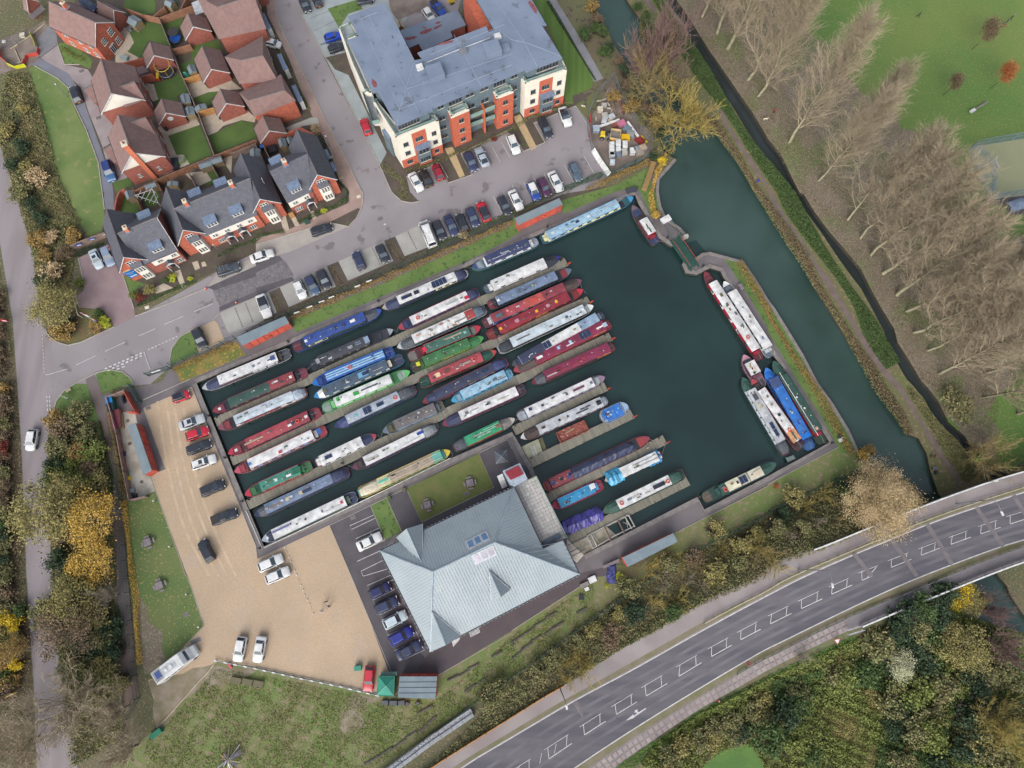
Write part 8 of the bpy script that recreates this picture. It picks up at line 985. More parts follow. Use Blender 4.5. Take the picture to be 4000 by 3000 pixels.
for i,(x,y)in enumerate(((1105,318),(1122,516),(1226,846))):p=P('02',x,y);t=thing('manhole_cover','round drain cover on the service slab, %s'%('top one','middle one','bottom one')[i],'manhole cover',(p.x,p.y,.08));inst('cover',cyl_mesh('cover',.28,.03,14,flat(JD)),t);inst('rim',ring_mesh('rim',.3,.02,STEEL),t)
for lab,t_,x,y in(('square drain cover on the side road near the navy hatchback','00',703,613),('square drain cover on the block lane lower down','00',851,1017),('drain cover in the estate road junction','11',1072,232),('square brown cover near the top of the gravel yard','02',1280,205),('round cover on the terrace lawn','12',1823,948),('round rusty cover by the terrace car park','12',838,1153),('pale square cover on the paving at the plum driveway','01',1270,997),('pale cover on the corner footway','B',1995,1135),('dark cover on the yard lawn','03',1606,333),('rectangular cover on the gravel beside the motorhome','03',1690,560),('rectangular chamber cover beside the main road','32',148,1580)):p=P(t_,x,y);z=zroad(*SRC(t_,x,y))+.05 if t_=='32' else .085;p=P(t_,x,y,z);t=thing('drain_cover',lab,'drain cover',(p.x,p.y,z),R(24));pt('plate',M().box((0,0,0),(.8 if 'rect' not in lab else 1.6,.6,.03)),flat(QH)if 'pale' not in lab else flat(QU),t);pt('frame',M().box((0,0,-.01),(.9 if 'rect' not in lab else 1.7,.7,.02)),flat(QE),t)
# swing bridge at the basin mouth
a,b=P('21',1425,430,.5),P('21',1560,625,.5);L=(b-a).length;an=atan2(b.y-a.y,b.x-a.x);t=thing('swing_bridge','green footbridge with red handrails across the basin mouth','footbridge',(a.x,a.y,.15),an);GB=paint(QK);RR=paint(JQ);q=M();n=int((L+1)/.3)
for i in range(n):q.box((-.5+(i+.5)*(L+1)/n,0,.1),((L+1)/n-.03,1.7,.06))
pt('deck_boards',q,GB,t,kind='stuff')
for s in(-1,1):
 pt('main_beam',M().box((L/2,s*.9,.05),(L+2,.14,.4)),GB,t);pt('handrail',M().tube([(-.3,s*.88,1.2),(L+.3,s*.88,1.2)],.05,5),RR,t);pt('mid_rail',M().tube([(-.3,s*.88,.7),(L+.3,s*.88,.7)],.03,5),GB,t);q=M()
 for i in range(9):q.tube([(i*L/8,s*.88,.1),(i*L/8,s*.88,1.2)],.035,4)
 pt('balusters',q,GB,t);pt('balance_beam',M().tube([(-.5,s*.9,1.6),(-4.6,s*.9,2.0)],.08,5),GB,t);pt('upright',M().box((-.4,s*.9,.9),(.16,.16,1.9)),GB,t)
pt('counterweight',M().box((-4.5,0,1.9),(1.2,1.9,.35)),WHITE,t);pt('cross_beam',M().box((-.4,0,1.8),(.16,2.0,.16)),GB,t);boxthing('bridge_winch','pale control box beside the footbridge on its landing','control box','21',1495,395,(.9,.6,.9),QJ,20);BLL=['on the landing above the swing bridge','at the corner of the north east landing','on the landing south of the swing bridge','by the bench of the north east store','between the two quay boats east of the camper','between the blue and the solar panelled quay boats','between the first two boats of the north quay','at the root of the first jetty','at the root of the second jetty','at the root of the third jetty','at the south west basin corner','halfway along the third jetty','at the south east basin corner','beside the south quay store','at the step in the south quay']
for i,(t_,x,y)in enumerate((('21',1280,245),('21',1340,405),('21',1645,648),('21',305,310),('11',1795,625),('11',1060,950),('11',285,1300),('02',1812,278),('02',1952,640),('02',2100,1015),('12',40,1418),('12',750,688),('32',545,512),('22',940,1510),('22',1610,980))):p=P(t_,x,y);t=thing('mooring_bollard','dark bollard '+BLL[i],'bollard',(p.x,p.y,.1),0,'dark service bollards along the quays');pt('post',M().box((0,0,.4),(.26,.26,.8),0,0,.8),DARK,t);pt('cap',M().box((0,0,.84),(.34,.34,.1)),DARK,t)
# slipway and its cradle, wharf slab with a white ladder
t=thing('wharf_slab','pale concrete slab running into the water beside the hopper jetty','slab',placeof('22',170,560));M().prism(pp('22 32,217 90,190 108,240 60,265',-.2),-1.0,-.2).build('slab',mat('pale_wharf_concrete',(186,186,160),(160,160,134),sc=.6),t);M().prism(pp('22 90,190 105,184 122,234 108,240',-.55),-1.0,-.55).build('sunken_step',mat('wet_wharf_concrete',(120,118,84),(96,96,72),sc=.6),t)
a,b=P('22',175,535,-.1),P('22',205,618,-.1);t=thing('ladder','white ladder lying on the pale wharf slab','ladder',tuple(a),atan2(b.y-a.y,b.x-a.x));L=(b-a).length
for s in(-.3,.3):pt('rail',M().box((L/2,s,0),(L,.09,.06)),WHITE,t)
for i in range(6):pt('rung',M().box(((i+.5)*L/6,0,0),(.09,.6,.05)),WHITE,t)
q=M();sl=[P('22',*v,-.05)for v in((475,1340),(620,1478))];sl2=[P('22',*v,-1.2)for v in((1000,1080),(1150,1215))];q.face([sl[0],sl[1],sl2[1],sl2[0]]);q.build('slipway',mat('slipway_concrete',(190,184,168),(140,132,112),sc=.5,fine=.15),kind='structure');M().prism(pp('22 190,536 248,591 224,618 202,600 188,560'),.09,.1).build('slipway_top',mat('slipway_top',(206,198,186),(186,178,168),sc=.8),kind='structure')
t=thing('boat_cradle','grey steel boat cradle with rusty uprights standing on the slipway rails','boat cradle',placeof('22',850,1270));GS_=flat(QJ);RU=flat(XV)
for s in('22 262,524 276,516 400,452','22 280,568 348,528 424,490'):M().tube(pp(s,.15),.1,5).build('rail',GS_,t)
for s in('22 260,525 280,569','22 274,520 294,562','22 402,452 425,494','22 390,458 414,500'):M().tube(pp(s,.25),.12,5).build('cross_member',GS_,t)
for s in('22 320,494 342,542','22 366,470 388,516'):M().tube(pp(s,.5),.14,5).build('rusty_upright',RU,t)
for s in('22 280,520 298,546','22 384,478 404,486','22 394,466 400,496'):M().tube(pp(s,.2),.05,4).build('brace',GS_,t)
q=M()
for s in('22 192,558 240,536 276,518','22 200,582 248,560 292,538','22 206,596 256,572'):q.tube(pp(s,.12),.05,4)
q.build('slip_rails',flat(QF),kind='structure');p=P('22',860,1620);t=thing('tarpaulin_heap','crumpled dark blue tarpaulin heap on the grass by the bench','tarpaulin',(p.x,p.y,0));r6=random.Random(2);rr=[]
for k in range(7):f=k/6;rr.append([(r6.uniform(-.15,.15)+(-.9+j*.45)*(1-.2*f),-2.0+f*3.4,.1+(.5 if 0<j<4 and 0<k<6 else 0)*r6.uniform(.6,1.3))for j in range(5)])
q=M();q.grid(rr);pt('sheet',q,mat('indigo_tarp',(74,78,142),(56,60,116),sc=2,fine=.15),t);q=M();q.box((0,-.3,.15),(1.4,2.6,.3),.1,0,.8);pt('covered_load',q,DARK,t)
for lab,x,y,c_ in(('green plastic chair by the canal hedge',612,465,QK),('white plastic chair by the canal hedge',620,488,QA)):t=boxthing('garden_chair',lab,'chair','32',x,y,(.6,.6,.45),c_,20);pt('backrest',M().box((0,.3,.75),(.6,.07,.6)),paint(c_),t)
boxthing('quay_clutter','grey inflatable and gear on the quay behind the raft of boats','gear','32',195,640,(1.6,.9,.4),(110,126,126),25,z=0,taper=.7);boxthing('planter','round planter by the terrace path, left one','planter','12',1152,985,(.6,.6,.6),QS,10);boxthing('planter','round planter by the terrace path, right one','planter','12',1283,918,(.6,.6,.6),QI,10);boxthing('salt_bin','green box standing on the gravel left of the red car','grit bin','13',887,790,(1.1,.75,.8),(52,130,116),5,lid=YA)
boxthing('green_bin','long green bin on the grass at the end of the white rope line','bin','03',1368,1352,(1.8,.8,.9),JW,40,lid=JW)
for i,x in enumerate((2045,2150,2235)):boxthing('wooden_planter','empty wooden planter crate on the rough grass, %s of three'%('left','middle','right')[i],'planter','03',x,900+i*14,(1.7,.9,.45),YB,-8,group='wooden planters on the rough grass',lid=QI)
boxthing('propane_cylinder','red and grey cylinder lying by the knee rail corner','cylinder','03',1990,772,(.35,1.0,.35),XH,40);t=thing('knee_rail','white topped knee rail along the lower edge of the gravel yard','rail',placeof('03',1870,730));pts=pp('03 748,292 885,319 13 160,354 296,382 420,412');q=M();ribbon([p+V3(0,0,.45)for p in pts],.14,-.1,0,q);q.build('rail',flat(QG),t)
for i,p in enumerate(resample(pts,1.6)):pt('white_marker',M().box((0,0,.49),(.6,.18,.06)),WHITE,t,V3(p.x,p.y,0)-Vector(t.location),R(-12));pt('post',M().box((0,0,.22),(.12,.12,.45)),STEEL,t,V3(p.x,p.y,0)-Vector(t.location))
q=M();q.tube([p+V3(0,0,.12)for p in pp('03 748,294 720,332 692,360 632,428 572,496 542,524')],.09,5);o=q.build('rope_line',flat(QW),label='pale kerb timber line from the knee rail corner down to the green bin',cat='edging');t=thing('marker_line','line of white stones and short rails across the gravel yard','markers',placeof('12',250,1410))
for t_,x,y in(('12',250,1410),('12',287,1495),('12',301,1530),('12',337,1612),('12',352,1650),('13',390,80),('13',410,122),('13',445,206),('13',464,243),('13',494,328),('13',884,750)):p=P(t_,x,y);pt('white_stone',M().box((0,0,.12),(.24,.24,.24),.4,0,.7),WHITE,t,V3(p.x,p.y,0)-Vector(t.location))
for s in('12 103,576 107,585','12 123,625 128,633','13 145,11 150,20','13 167,61 171,71','13 189,108 192,120'):M().tube([p+V3(0,0,.12)for p in pp(s)],.05,4).build('short_rail',flat(QU),t)
for i,(t_,x,y)in enumerate((('02',1348,1015),('02',1485,1407),('03',1630,157),('03',1735,437))):p=P(t_,x,y);t=thing('path_light','white topped low light post on the yard lawn edge, %s from the top'%ORD[i],'light post',(p.x,p.y,.05));pt('post',M().tube([(0,0,0),(0,0,.9)],.08,6),STEEL,t);pt('cap',M().tube([(0,0,.9),(0,0,1.1)],.12,8),WHITE,t)
q=M()
for w_,a in((0,'02 620,80 648,280 712,480 800,664'),(0,'02 560,60 592,280 648,500 740,664')):
 for o_ in(-.8,.8):ribbon([v+V3(o_,0,0)for v in smooth(pp(a))],.45,.062,.07,q)
q.build('worn_wheel_tracks',mat('packed_gravel',(204,182,154),(190,168,140),sc=.6,fine=.1),kind='structure');t=thing('quay_water_pipe','bright white pipe along the south west basin edge','pipe',placeof('12',80,1410));M().tube([p+V3(0,0,.25)for p in pp('12 31,565 352,413 672,257')],.07,5).build('pipe',WHITE,t);M().tube([p+V3(0,0,.25)for p in pp('12 22,565 1,516 02 852,438')],.07,5).build('pipe',WHITE,t)
# signs, flag, cones
p=P('01',868,1142);t=thing('flag','tall drooping sales flag, white red and blue, by the plum driveway','flag',(p.x,p.y,0));tp=P('01',672,1000,6.3);q=M();q.tube([(0,0,0),(0,0,6.3)],.05,6);pt('pole',q,WHITE,t);d=V3(.8,-.15,0).normalized()
for nm,z0,z1,w0,w1,c_ in(('blue_part',1.4,2.6,.2,.55,JY),('orange_part',2.6,3.2,.55,.6,(230,160,90)),('navy_part',3.2,4.2,.6,.62,QC),('white_part',4.2,5.4,.62,.6,QA),('red_part',5.4,6.2,.6,.4,(206,60,100))):q=M();q.grid([[(0,0,z0),(d.x*w0*.5,d.y*w0+.06,z0),(d.x*w0,d.y*w0,z0)],[(0,0,z1),(d.x*w1*.5,d.y*w1+.06,z1),(d.x*w1,d.y*w1,z1)]]);o=inst(nm,q.mesh(nm,[paint(c_)]),t);md=o.modifiers.new('s','SOLIDIFY');md.thickness=.03
t=thing('goalpost_sign_frame','slim timber frame standing on the leafy corner lawn','frame',placeof('01',640,980))
for s in((625,895),(672,1062)):p=P('01',*s,1.5);M().box((p.x,p.y,.75),(.12,.12,1.5)).build('post',STONE,t)
M().tube([P('01',625,895,1.5),P('01',672,1062,1.5)],.06,4).build('beam',STONE,t)
def signpost(lab,t_,x,y,h,w_,hh,c_,rz,post=STEEL,extra=None):
 p=P(t_,x,y,h);t=thing('sign',lab,'sign',(p.x,p.y,0),R(rz))
 for s in(-w_*.35,w_*.35):pt('post',M().box((s,.05,h*.5),(.08,.08,h)),post,t)
 pt('board',M().box((0,0,h),(w_,.05,hh)),paint(c_),t)
 if extra:pt('band',M().box((0,-.04,h),(w_*.7,.03,hh*.25)),paint(extra),t)
 return t
t=signpost('red and white stripe sign on the left edge of the lane','01',37,1112,1.8,1.1,1.1,JB,0,extra=QA);signpost('white entrance sign on the small lane lawn','02',560,115,1.2,1.6,.8,QA,-20);boxthing('stone_plinth','pale stone plinth on the lane lawn above the white sign','plinth','02',600,58,(.9,.35,.4),QW,40);signpost('yellow and blue grey road sign in the lower left corner','03',100,1025,2.2,1.1,1.3,JZ,35,extra=QP)
signpost('estate agent board with a red panel above the plum driveway','01',935,480,2.4,.7,1.3,QP,60,extra=JB);signpost('small red and white sign by the straw grass clump','10',577,1150,2.0,.5,.5,XD,60,extra=QA)
def cone(lab,t_,x,y,z=.09):p=P(t_,x,y,z);t=thing('traffic_cone',lab,'traffic cone',(p.x,p.y,z));pt('base',M().box((0,0,.03),(.4,.4,.05)),paint(JI),t);pt('cone_body',M().tube([(0,0,.05),(0,0,.7)],.16,10,0,.04),paint(JI),t);pt('white_band',M().tube([(0,0,.3),(0,0,.5)],.13,10,0,.1),WHITE,t)
cone('cone at the upper corner of the torn up road patch','01',1780,835);cone('cone at the lower corner of the torn up road patch','01',2043,957);z=RP('23 715,432')[0].z;cone('orange cone leaning on the grass bank beside the slabbed footway','23',1787,1080,z-.1);z=RP('23 817,303')[0].z;p=P('23',2042,757,z+.1);t=thing('lifebelt_ring','pink ring lying on the slabbed footway','ring',tuple(p));inst('ring',ring_mesh('pink_ring',.26,.06,paint(XH)),t)
pt('tag',M().box((0,0,.05),(.2,.1,.05)),paint(XH),t);z=RP('33 238,229')[0].z;p=P('33',595,572,z+.4);t=thing('road_sign','red bordered white triangular road sign on the grass bank','road sign',(p.x,p.y,z-1.4),R(10));pt('post',M().tube([(0,0,0),(0,0,2.0)],.05,6),STEEL,t);tri=[(-.55,2.1),(.55,2.1),(0,1.15)]
for nm,sc_,yy,c_ in(('border',1,0,JB),('face',.72,-.03,QA)):q=M();f=[(x*sc_,yy,1.78+(z_-1.78)*sc_)for x,z_ in tri];b2=[(x,y+.025,z_)for x,y,z_ in f];q.grid([f,b2],close=True);q.face(f);q.face(b2[::-1]);inst(nm,q.mesh(nm,[paint(c_)]),t,rot=(R(-75),0,0),loc=(0,-1.5,1.6))
pt('symbol',M().box((0,0,0),(.34,.14,.02)),DARK,t,(0,.3,2.06))
# building compound
SITE='stacked materials in the site compound';HF=STEEL;meshfence('grey site fence round the compound, canal side','C 320,14 362,128 420,248 484,356 552,468 624,528 650,558 640,664',2.0,HF,group='grey site fences');meshfence('grey site fence round the compound, car park side','C 320,14 240,100 168,188 116,308 98,440 108,520 140,640',2.0,HF,group='grey site fences')
for a in(('C 122,336 122,384',YC,'red plastic barrier panel on the site fence'),('C 116,444 128,532',(190,120,120),'faded red mesh sheet on the site fence')):q_=pp(a[0],1.0);p=q_[0].lerp(q_[1],.5);t=thing('plastic_barrier',a[2],'barrier',(p.x,p.y,0),atan2(q_[1].y-q_[0].y,q_[1].x-q_[0].x));inst('panel',M().box((0,0,1.0),((q_[1]-q_[0]).length+.4,.12,.9)).mesh('panel',[paint(a[1])]),t);pt('foot',M().box((0,0,.08),(.3,.6,.16)),DARK,t)
def stack(lab,t_,x,y,d,c_,rz=0,n=3,cap=None):
 p=P(t_,x,y,d[2]);t=thing('material_stack',lab,'building materials',(p.x,p.y,.07),R(rz),SITE)
 for i in range(n):pt('layer',M().box((rnd.uniform(-.03,.03),0,(i+.5)*d[2]/n),(d[0],d[1],d[2]/n-.03)),flat(c_),t)
 if cap:pt('wrap',M().box((0,0,d[2]+.03),(d[0]*1.02,d[1]*1.02,.06)),flat(cap),t)
 pt('pallet',M().box((0,0,.05),(d[0]*1.05,d[1]*1.05,.1)),flat(QQ),t)
WB=QD
for i,y in enumerate((1440,1510,1580,1650)):stack('white wrapped block pallet in the left column, %s from the top'%ORD[i],'C',775,y,(.95,.75,1.1),WB,5,cap=QA)
for i,y in enumerate((1330,1380)):stack('white wrapped block pallet at the foot of the left column, %s'%('upper' if i==0 else 'lower'),'20',868,y+(0 if i==0 else 12),(.95,.75,1.1),WB,0,cap=JL)
for i,y in enumerate((1395,1465,1550)):stack('white wrapped block pallet in the middle column, %s from the top'%ORD[i],'C',915,y,(.95,.75,1.3),WB,5,cap=QA)
for i,y in enumerate((1420,1490)):stack('white wrapped block pallet in the right column, %s'%('upper' if i==0 else 'lower'),'C',1060,y,(.95,.75,1.2),WB,0,cap=QA)
for lab,x,y,d,c_,rz,cp_ in(('large grey brown heap of wrapped slabs by the compound fence',1450,1520,(1.3,1.2,1.2),QE,25,QL),('grey wrapped pallet left of the slab heap',1330,1545,(1.4,.9,1.0),QE,15,QG),('white sheeted pallet of bags at the slab heap',1225,1590,(1.0,1.2,1.0),QD,5,QA),('pinkish brick pallet under the slab heap',1390,1620,(1.6,.8,.9),JS,20,None),('mixed rubble crate below the right column',1050,1600,(1.1,1.0,1.0),QJ,10,None),('cream kerb stones stacked at the top of the compound',525,690,(1.0,1.0,.9),JM,5,QU),('grey kerb stones standing beside the cream ones',610,600,(1.0,.8,.8),QJ,0,None),('square grey slab pile in the middle of the compound',625,820,(1.1,1.1,.9),QJ,10,None),('leaning pile of long grey slabs',615,935,(1.0,1.4,.7),QJ,-15,QD),('white bag with a yellow item on top',770,845,(1.2,1.0,.8),QD,30,None),('striped pallet of timber',740,945,(1.1,.8,.6),QL,10,None),('blue grey crate with pipes beside the white beam',435,1110,(1.3,1.3,.9),JG,5,QP),('pink sheeted heap at the end of the white beam',985,1000,(1.5,1.2,1.0),XB,30,(206,120,150)),('dull red open crate beside the pink sheeted heap',830,1040,(1.2,1.0,.5),JR,20,None),('grey sheeted heap by the right white beam',1110,1110,(1.6,1.3,.7),QR,-30,None),('pale grey sheeted heap below it',1180,1215,(1.5,1.3,.8),QG,-10,None),('blue grey pallet under the middle column',925,1659,(.9,1.0,.9),QR,10,None)):stack(lab,'C',x,y,d,c_,rz,3,cp_)
for lab,s,z in(('long white beam lying across the middle of the compound','C 196,432 376,370',.6),('long white beam along the canal side of the compound','C 444,388 538,516',.6),('brown timber baulk at the top of the compound','C 308,214 376,348',.25),('rusty red pipe by the compound fence','C 386,212 412,328',.2),('pipe bundle along the foot of the compound','20 362,592 446,550',.3)):a,b=pp(s,z);t=thing('beam',lab,'beam',(a.x,a.y,0),atan2(b.y-a.y,b.x-a.x));L=(b-a).length;w_=.42 if 'white' in lab else .2;pt('beam_body',M().box((L/2,0,z),(L,w_,w_*.7)),WHITE if 'white' in lab else flat(QQ if 'brown' in lab else QM if 'rusty' in lab else QR),t);pt('bearer',M().box((L*.2,0,z*.35),(.2,.8,z*.5)).box((L*.8,0,z*.35),(.2,.8,z*.5)),flat(QI),t)
for i,(x,y,rz)in enumerate(((495,522,8),(600,495,22),(700,590,-60),(715,685,-5),(428,900,90),(765,750,70),(155,632,-15))):p=P('C',x,y,.1);t=thing('kerb_stone','single cream kerb stone lying loose in the compound, %s'%('topmost left','topmost right','right of the grey stones','right of the cream pile','left side upright','beside the white bag','outside the fence')[i],'kerb stone',(p.x,p.y,.07),R(rz));pt('stone',M().box((0,0,.1),(.9,.25,.2)),flat(JM),t);pt('chamfer',M().box((0,.05,.21),(.88,.14,.03)),flat(QJ),t)
p=P('C',650,1290,.6);t=thing('site_dumper','small yellow site dumper with a dark seat','dumper',(p.x,p.y,.07),R(-5));YE=paint(JJ);pt('engine_cover',M().box((-.7,.2,.9),(1.1,1.2,.7),0,0,.8),YE,t);pt('seat',M().box((0,.3,1.1),(.6,.7,.5)),DARK,t);pt('cab_floor',M().box((.2,.2,.6),(1.4,1.2,.2)),STEEL,t)
for x,y in((-.8,-.5),(.7,-.6),(-.8,.9),(.8,1.0)):inst('wheel',WHEEL,t,(x,y,.45),sc=(1.3,1.6,1.3))
p=P('C',850,1260,.9);t=thing('dumper_skip','cream open skip of the dumper with orange sides','skip',(p.x,p.y,.07),R(-8));q=M();q.box((0,0,.5),(1.9,2.1,.1))
for s in(-1,1):q.box((s*.95,0,.9),(.12,2.2,.9));q.box((0,s*1.05,.9),(1.9,.12,.9))
pt('skip_body',q,flat(YB),t);pt('load',M().box((0,0,.7),(1.7,1.9,.2)),flat(QE),t);pt('skirt',M().box((0,-1.12,.7),(1.9,.06,.6)),paint((236,170,40)),t);t=boxthing('generator','rounded bright orange yellow generator beside the skip','generator','C',1055,1340,(2.0,1.2,.9),JZ,0,taper=.85);boxthing('plant_trailer','red framed trailer with a lime yellow mudguard in the compound corner','trailer','C',1380,1390,(1.8,1.4,.5),XW,-40)
boxthing('lime_mudguard','curved lime yellow panel beside the red trailer','panel','C',1460,1370,(.3,1.9,.5),XL,-140);t=thing('site_hoarding','leaning white hoarding panels at the foot of the compound','hoarding',placeof('20',720,1300))
for s in('20 282,516 308,560','20 309,560 338,602'):a,b=pp(s,.6);q=M();d=(b-a).normalized();n=V3(-d.y,d.x,0)*.45;n=-n if n.x>0 else n;q.grid([[a+n+V3(0,0,-.55),b+n+V3(0,0,-.55)],[a-n*.4+V3(0,0,.5),b-n*.4+V3(0,0,.5)],[a-n*.55+V3(0,0,.45),b-n*.55+V3(0,0,.45)]]);q.build('panel',WHITE,t)
boxthing('timber_sleeper_wall','stack of brown timber sleepers at the head of the canal wall','timber stack','20',1180,1530,(1.0,6.4,.7),JV,-18);boxthing('dark_flat_box','dark flat roofed cabinet at the corner of the north lawn','cabinet','20',1030,1650,(2.0,1.0,.5),JK,24);meshfence('grey site fence across the unfinished road stub','00 -16,152 16,168 64,156 108,124',1.8,HF,group='grey site fences')
for lab,s,c_ in(('orange mesh strip curving round the unfinished road, left part','00 0,168 12,208 32,224',JI),('yellow barrier banner along the foot of the unfinished road','00 32,228 60,240 94,232',XL),('red and white barrier strip right of the yellow banner','00 86,228 100,200 136,192 140,172',XD),('yellow barrier banner at the right of the unfinished road','00 110,120 124,148 132,168',XL)):
 pts=[V3(p.x,p.y,0)for p in pp(s)];t=thing('barrier_strip',lab,'barrier',tuple(pts[0]));q=M();ribbon(pts,.08,.1,1.0,q);q.build('strip',paint(c_),t)
 for p in pts:pt('stake',M().box((0,0,.55),(.06,.06,1.1)),STEEL,t,p-pts[0])
t=thing('timber_formwork','cream timber formwork frame on the unfinished road','formwork',placeof('00',150,430))
for s in('00 38,172 108,124 156,84','00 52,172 72,216','00 60,220 96,208'):M().tube([p+V3(0,0,.15)for p in pp(s)],.12,4).build('board',flat(QW),t)
boxthing('white_bag','white bulk bag behind the site fence at the road stub','bulk bag','00',205,315,(1.0,.9,.6),QU,10);boxthing('white_bag','small white bag at the left end of the road stub','bulk bag','00',40,365,(.7,.5,.3),QA,10);t=boxthing('garage_door','grey up and over door leaning on the top left garage','door','00',320,110,(1.4,3.4,.1),QH,-38,z=2.0)
# sports court, shelter and rails in the park
CT=flat(XA);meshfence('pale blue mesh fence along the top of the sports court','30 704,510 885,478 1080,444',2.6,CT,group='pale blue court fences');meshfence('pale blue mesh fence along the left of the sports court','30 694,522 720,600 31 748,0 762,28',2.6,CT,group='pale blue court fences');meshfence('pale blue mesh fence along the bottom of the sports court','31 762,28 885,7 1040,-16',2.6,CT,group='pale blue court fences')
meshfence('curved pale blue end rail of the sports court','30 720,516 748,540 772,580 778,624 774,664',1.2,CT,group='pale blue court fences');t=thing('goal','pale blue framed goal recess at the end of the sports court','goal',placeof('30',1820,1480))
for s in('30 700,588 744,568 764,604 716,628 700,588',):M().tube(pp(s,2.2),.06,4).build('top_frame',CT,t)
for x,y in((1750,1470),(1860,1420),(1910,1510),(1790,1570)):p=P('30',x,y,2.2);M().box((p.x,p.y,1.1),(.1,.1,2.2)).build('post',CT,t)
p=P('30',1880,1435);t=thing('basketball_hoop','white basketball backboard above the goal','basketball hoop',(p.x,p.y,0));tp=P('30',1970,1425,3.6);q=M();q.tube([(0,0,0),(0,0,3.4),(tp.x-p.x-.3,tp.y-p.y,3.5)],.08,6);pt('post',q,WHITE,t);pt('backboard',M().box((tp.x-p.x,tp.y-p.y,3.5),(.1,1.7,1.1),R(15),0,1),WHITE,t);inst('hoop',ring_mesh('hoop',.23,.025,paint(JI)),t,(tp.x-p.x+.4,tp.y-p.y,3.1));p=P('31',2145,110,2.2)
t=thing('park_shelter','curved blue grey shelter roof at the right edge below the court','shelter',(p.x,p.y,0),R(20));rr=[]
for k in range(7):a=-1+k/3;rr.append([(-1.6,a*1.1,2.6-a*a*.7),(1.9,a*1.1,2.6-a*a*.7)])
q=M();q.grid(rr);o=pt('roof',q,flat(JG),t);md=o.modifiers.new('s','SOLIDIFY');md.thickness=.08
for x in(-1.4,1.6):
 for y in(-.9,.9):pt('post',M().box((x,y,1),(.1,.1,2)),STEEL,t)
q=M();a,b=pp('31 800,182 920,160',.9);t=thing('park_rail','pale blue rail beside the poplar tops at the right edge','rail',(a.x,a.y,0));q.tube([a,b],.1,5);q.build('rail',flat(QD),t)
for f in(.05,.5,.95):p=a.lerp(b,f);M().box((p.x,p.y,.45),(.1,.1,.9)).build('post',STEEL,t)
p=P('31',2187,468,.9);t=thing('litter_bin','white topped dark litter bin near the pale rail','litter bin',(p.x,p.y,0));pt('body',M().tube([(0,0,0),(0,0,.9)],.35,10),DARK,t);pt('lid',M().tube([(0,0,.9),(0,0,.98)],.3,10),WHITE,t);p,p2=P('30',1740,980),P('30',1880,895);t=thing('park_bench','long grey timber rail with white end on the park grass','rail',(p.x,p.y,0),atan2(p2.y-p.y,p2.x-p.x));L=(p2-p).length
pt('rail',M().box((L*.6,0,.5),(L*.8,.35,.1)),flat(QE),t);pt('white_end',M().box((L*.08,0,.6),(1.2,.6,.3)),WHITE,t)
for x in(.5,L*.9):pt('post',M().box((x,0,.25),(.12,.12,.5)),STEEL,t)
p=P('03',1995,1570);t=thing('scrap_timber_heap','bonfire heap of pale planks and pipes at the bottom edge','timber heap',(p.x,p.y,0));r9=random.Random(9)
for i in range(30):a=r9.uniform(0,6.28);L=r9.uniform(1.0,2.2);r0=r9.uniform(.1,.5);c_=r9.choice([QW,QA,QQ,QO,(170,160,196),(226,180,140)]);q=M();s_=V3(cos(a)*r0,sin(a)*r0,.9+r9.random()*.5);e_=V3(cos(a)*(r0+L),sin(a)*(r0+L),.1+r9.random()*.3);q.tube([s_,e_],.07,4);pt('plank',q,flat(c_),t)
t=thing('scrap_heap','dark coils and sheets heaped behind the green and red sheds','scrap heap',placeof('13',1200,1092))
for x,y,a,b_ in((1120,1090,.7,.5),(1190,1092,.9,.5),(1260,1092,.8,.5),(1310,1098,.4,.3),(1400,1095,.35,.3)):p=P('13',x,y);M().box((p.x,p.y,.3),(a*1.6,b_*1.7,.55),r9.uniform(-.2,.2),0,.8).build('scrap_piece',flat(QF),t)
t=thing('wire_rolls','dark log and brash rows lying on the slope below the marina building','brash rows',placeof('13',1700,900))
for s in('13 664,364 736,324 885,240 23 0,228 120,152 232,76','13 688,420 760,372 885,288 23 0,280 140,180 256,112','13 492,510 560,472 612,444','13 376,656 520,560 592,512 656,456'):
 pts=resample(pp(s),2.2)
 for a,b in zip(pts,pts[1:]):
  if r9.random()<.82:q=M();j=V3(r9.uniform(-.3,.3),r9.uniform(-.3,.3),0);q.tube([a+j+V3(0,0,.14),b+j*.5+V3(0,0,.16)],r9.uniform(.12,.22),5);q.build('brash_log',mat('dark_brash',(98,92,88),(74,70,68),sc=2,fine=.25),t)
for lab,t_,x,y,d,c_,rz in(('stack of white plastic frames beside the service road','23',692,30,(1.3,1.0,.5),QA,25),('small white folded frame on the grass below the frames','23',645,112,(.7,.6,.3),QA,25),('grey low wall block by the white frames','23',625,75,(1.5,.7,.5),QE,25),('black tyre like ring on the grass','23',600,182,(.9,.9,.2),QB,0)):boxthing('yard_item',lab,'yard item',t_,x,y,d,c_,rz)
t=thing('roller_shutter_awning','white slatted awning under the lower eave of the metal roof','awning',placeof('13',1830,520))
for i in range(20):x=1700+i*5.2 if i<11 else 1850+(i-11)*9.5;y=590-(i*6 if i<11 else 0)-(0 if i<11 else 80+(i-11)*5);p=P('13',x,y-5,3.0);M().box((p.x,p.y,3.0),(.1,.9,.06),R(20)).build('slat',WHITE,t)
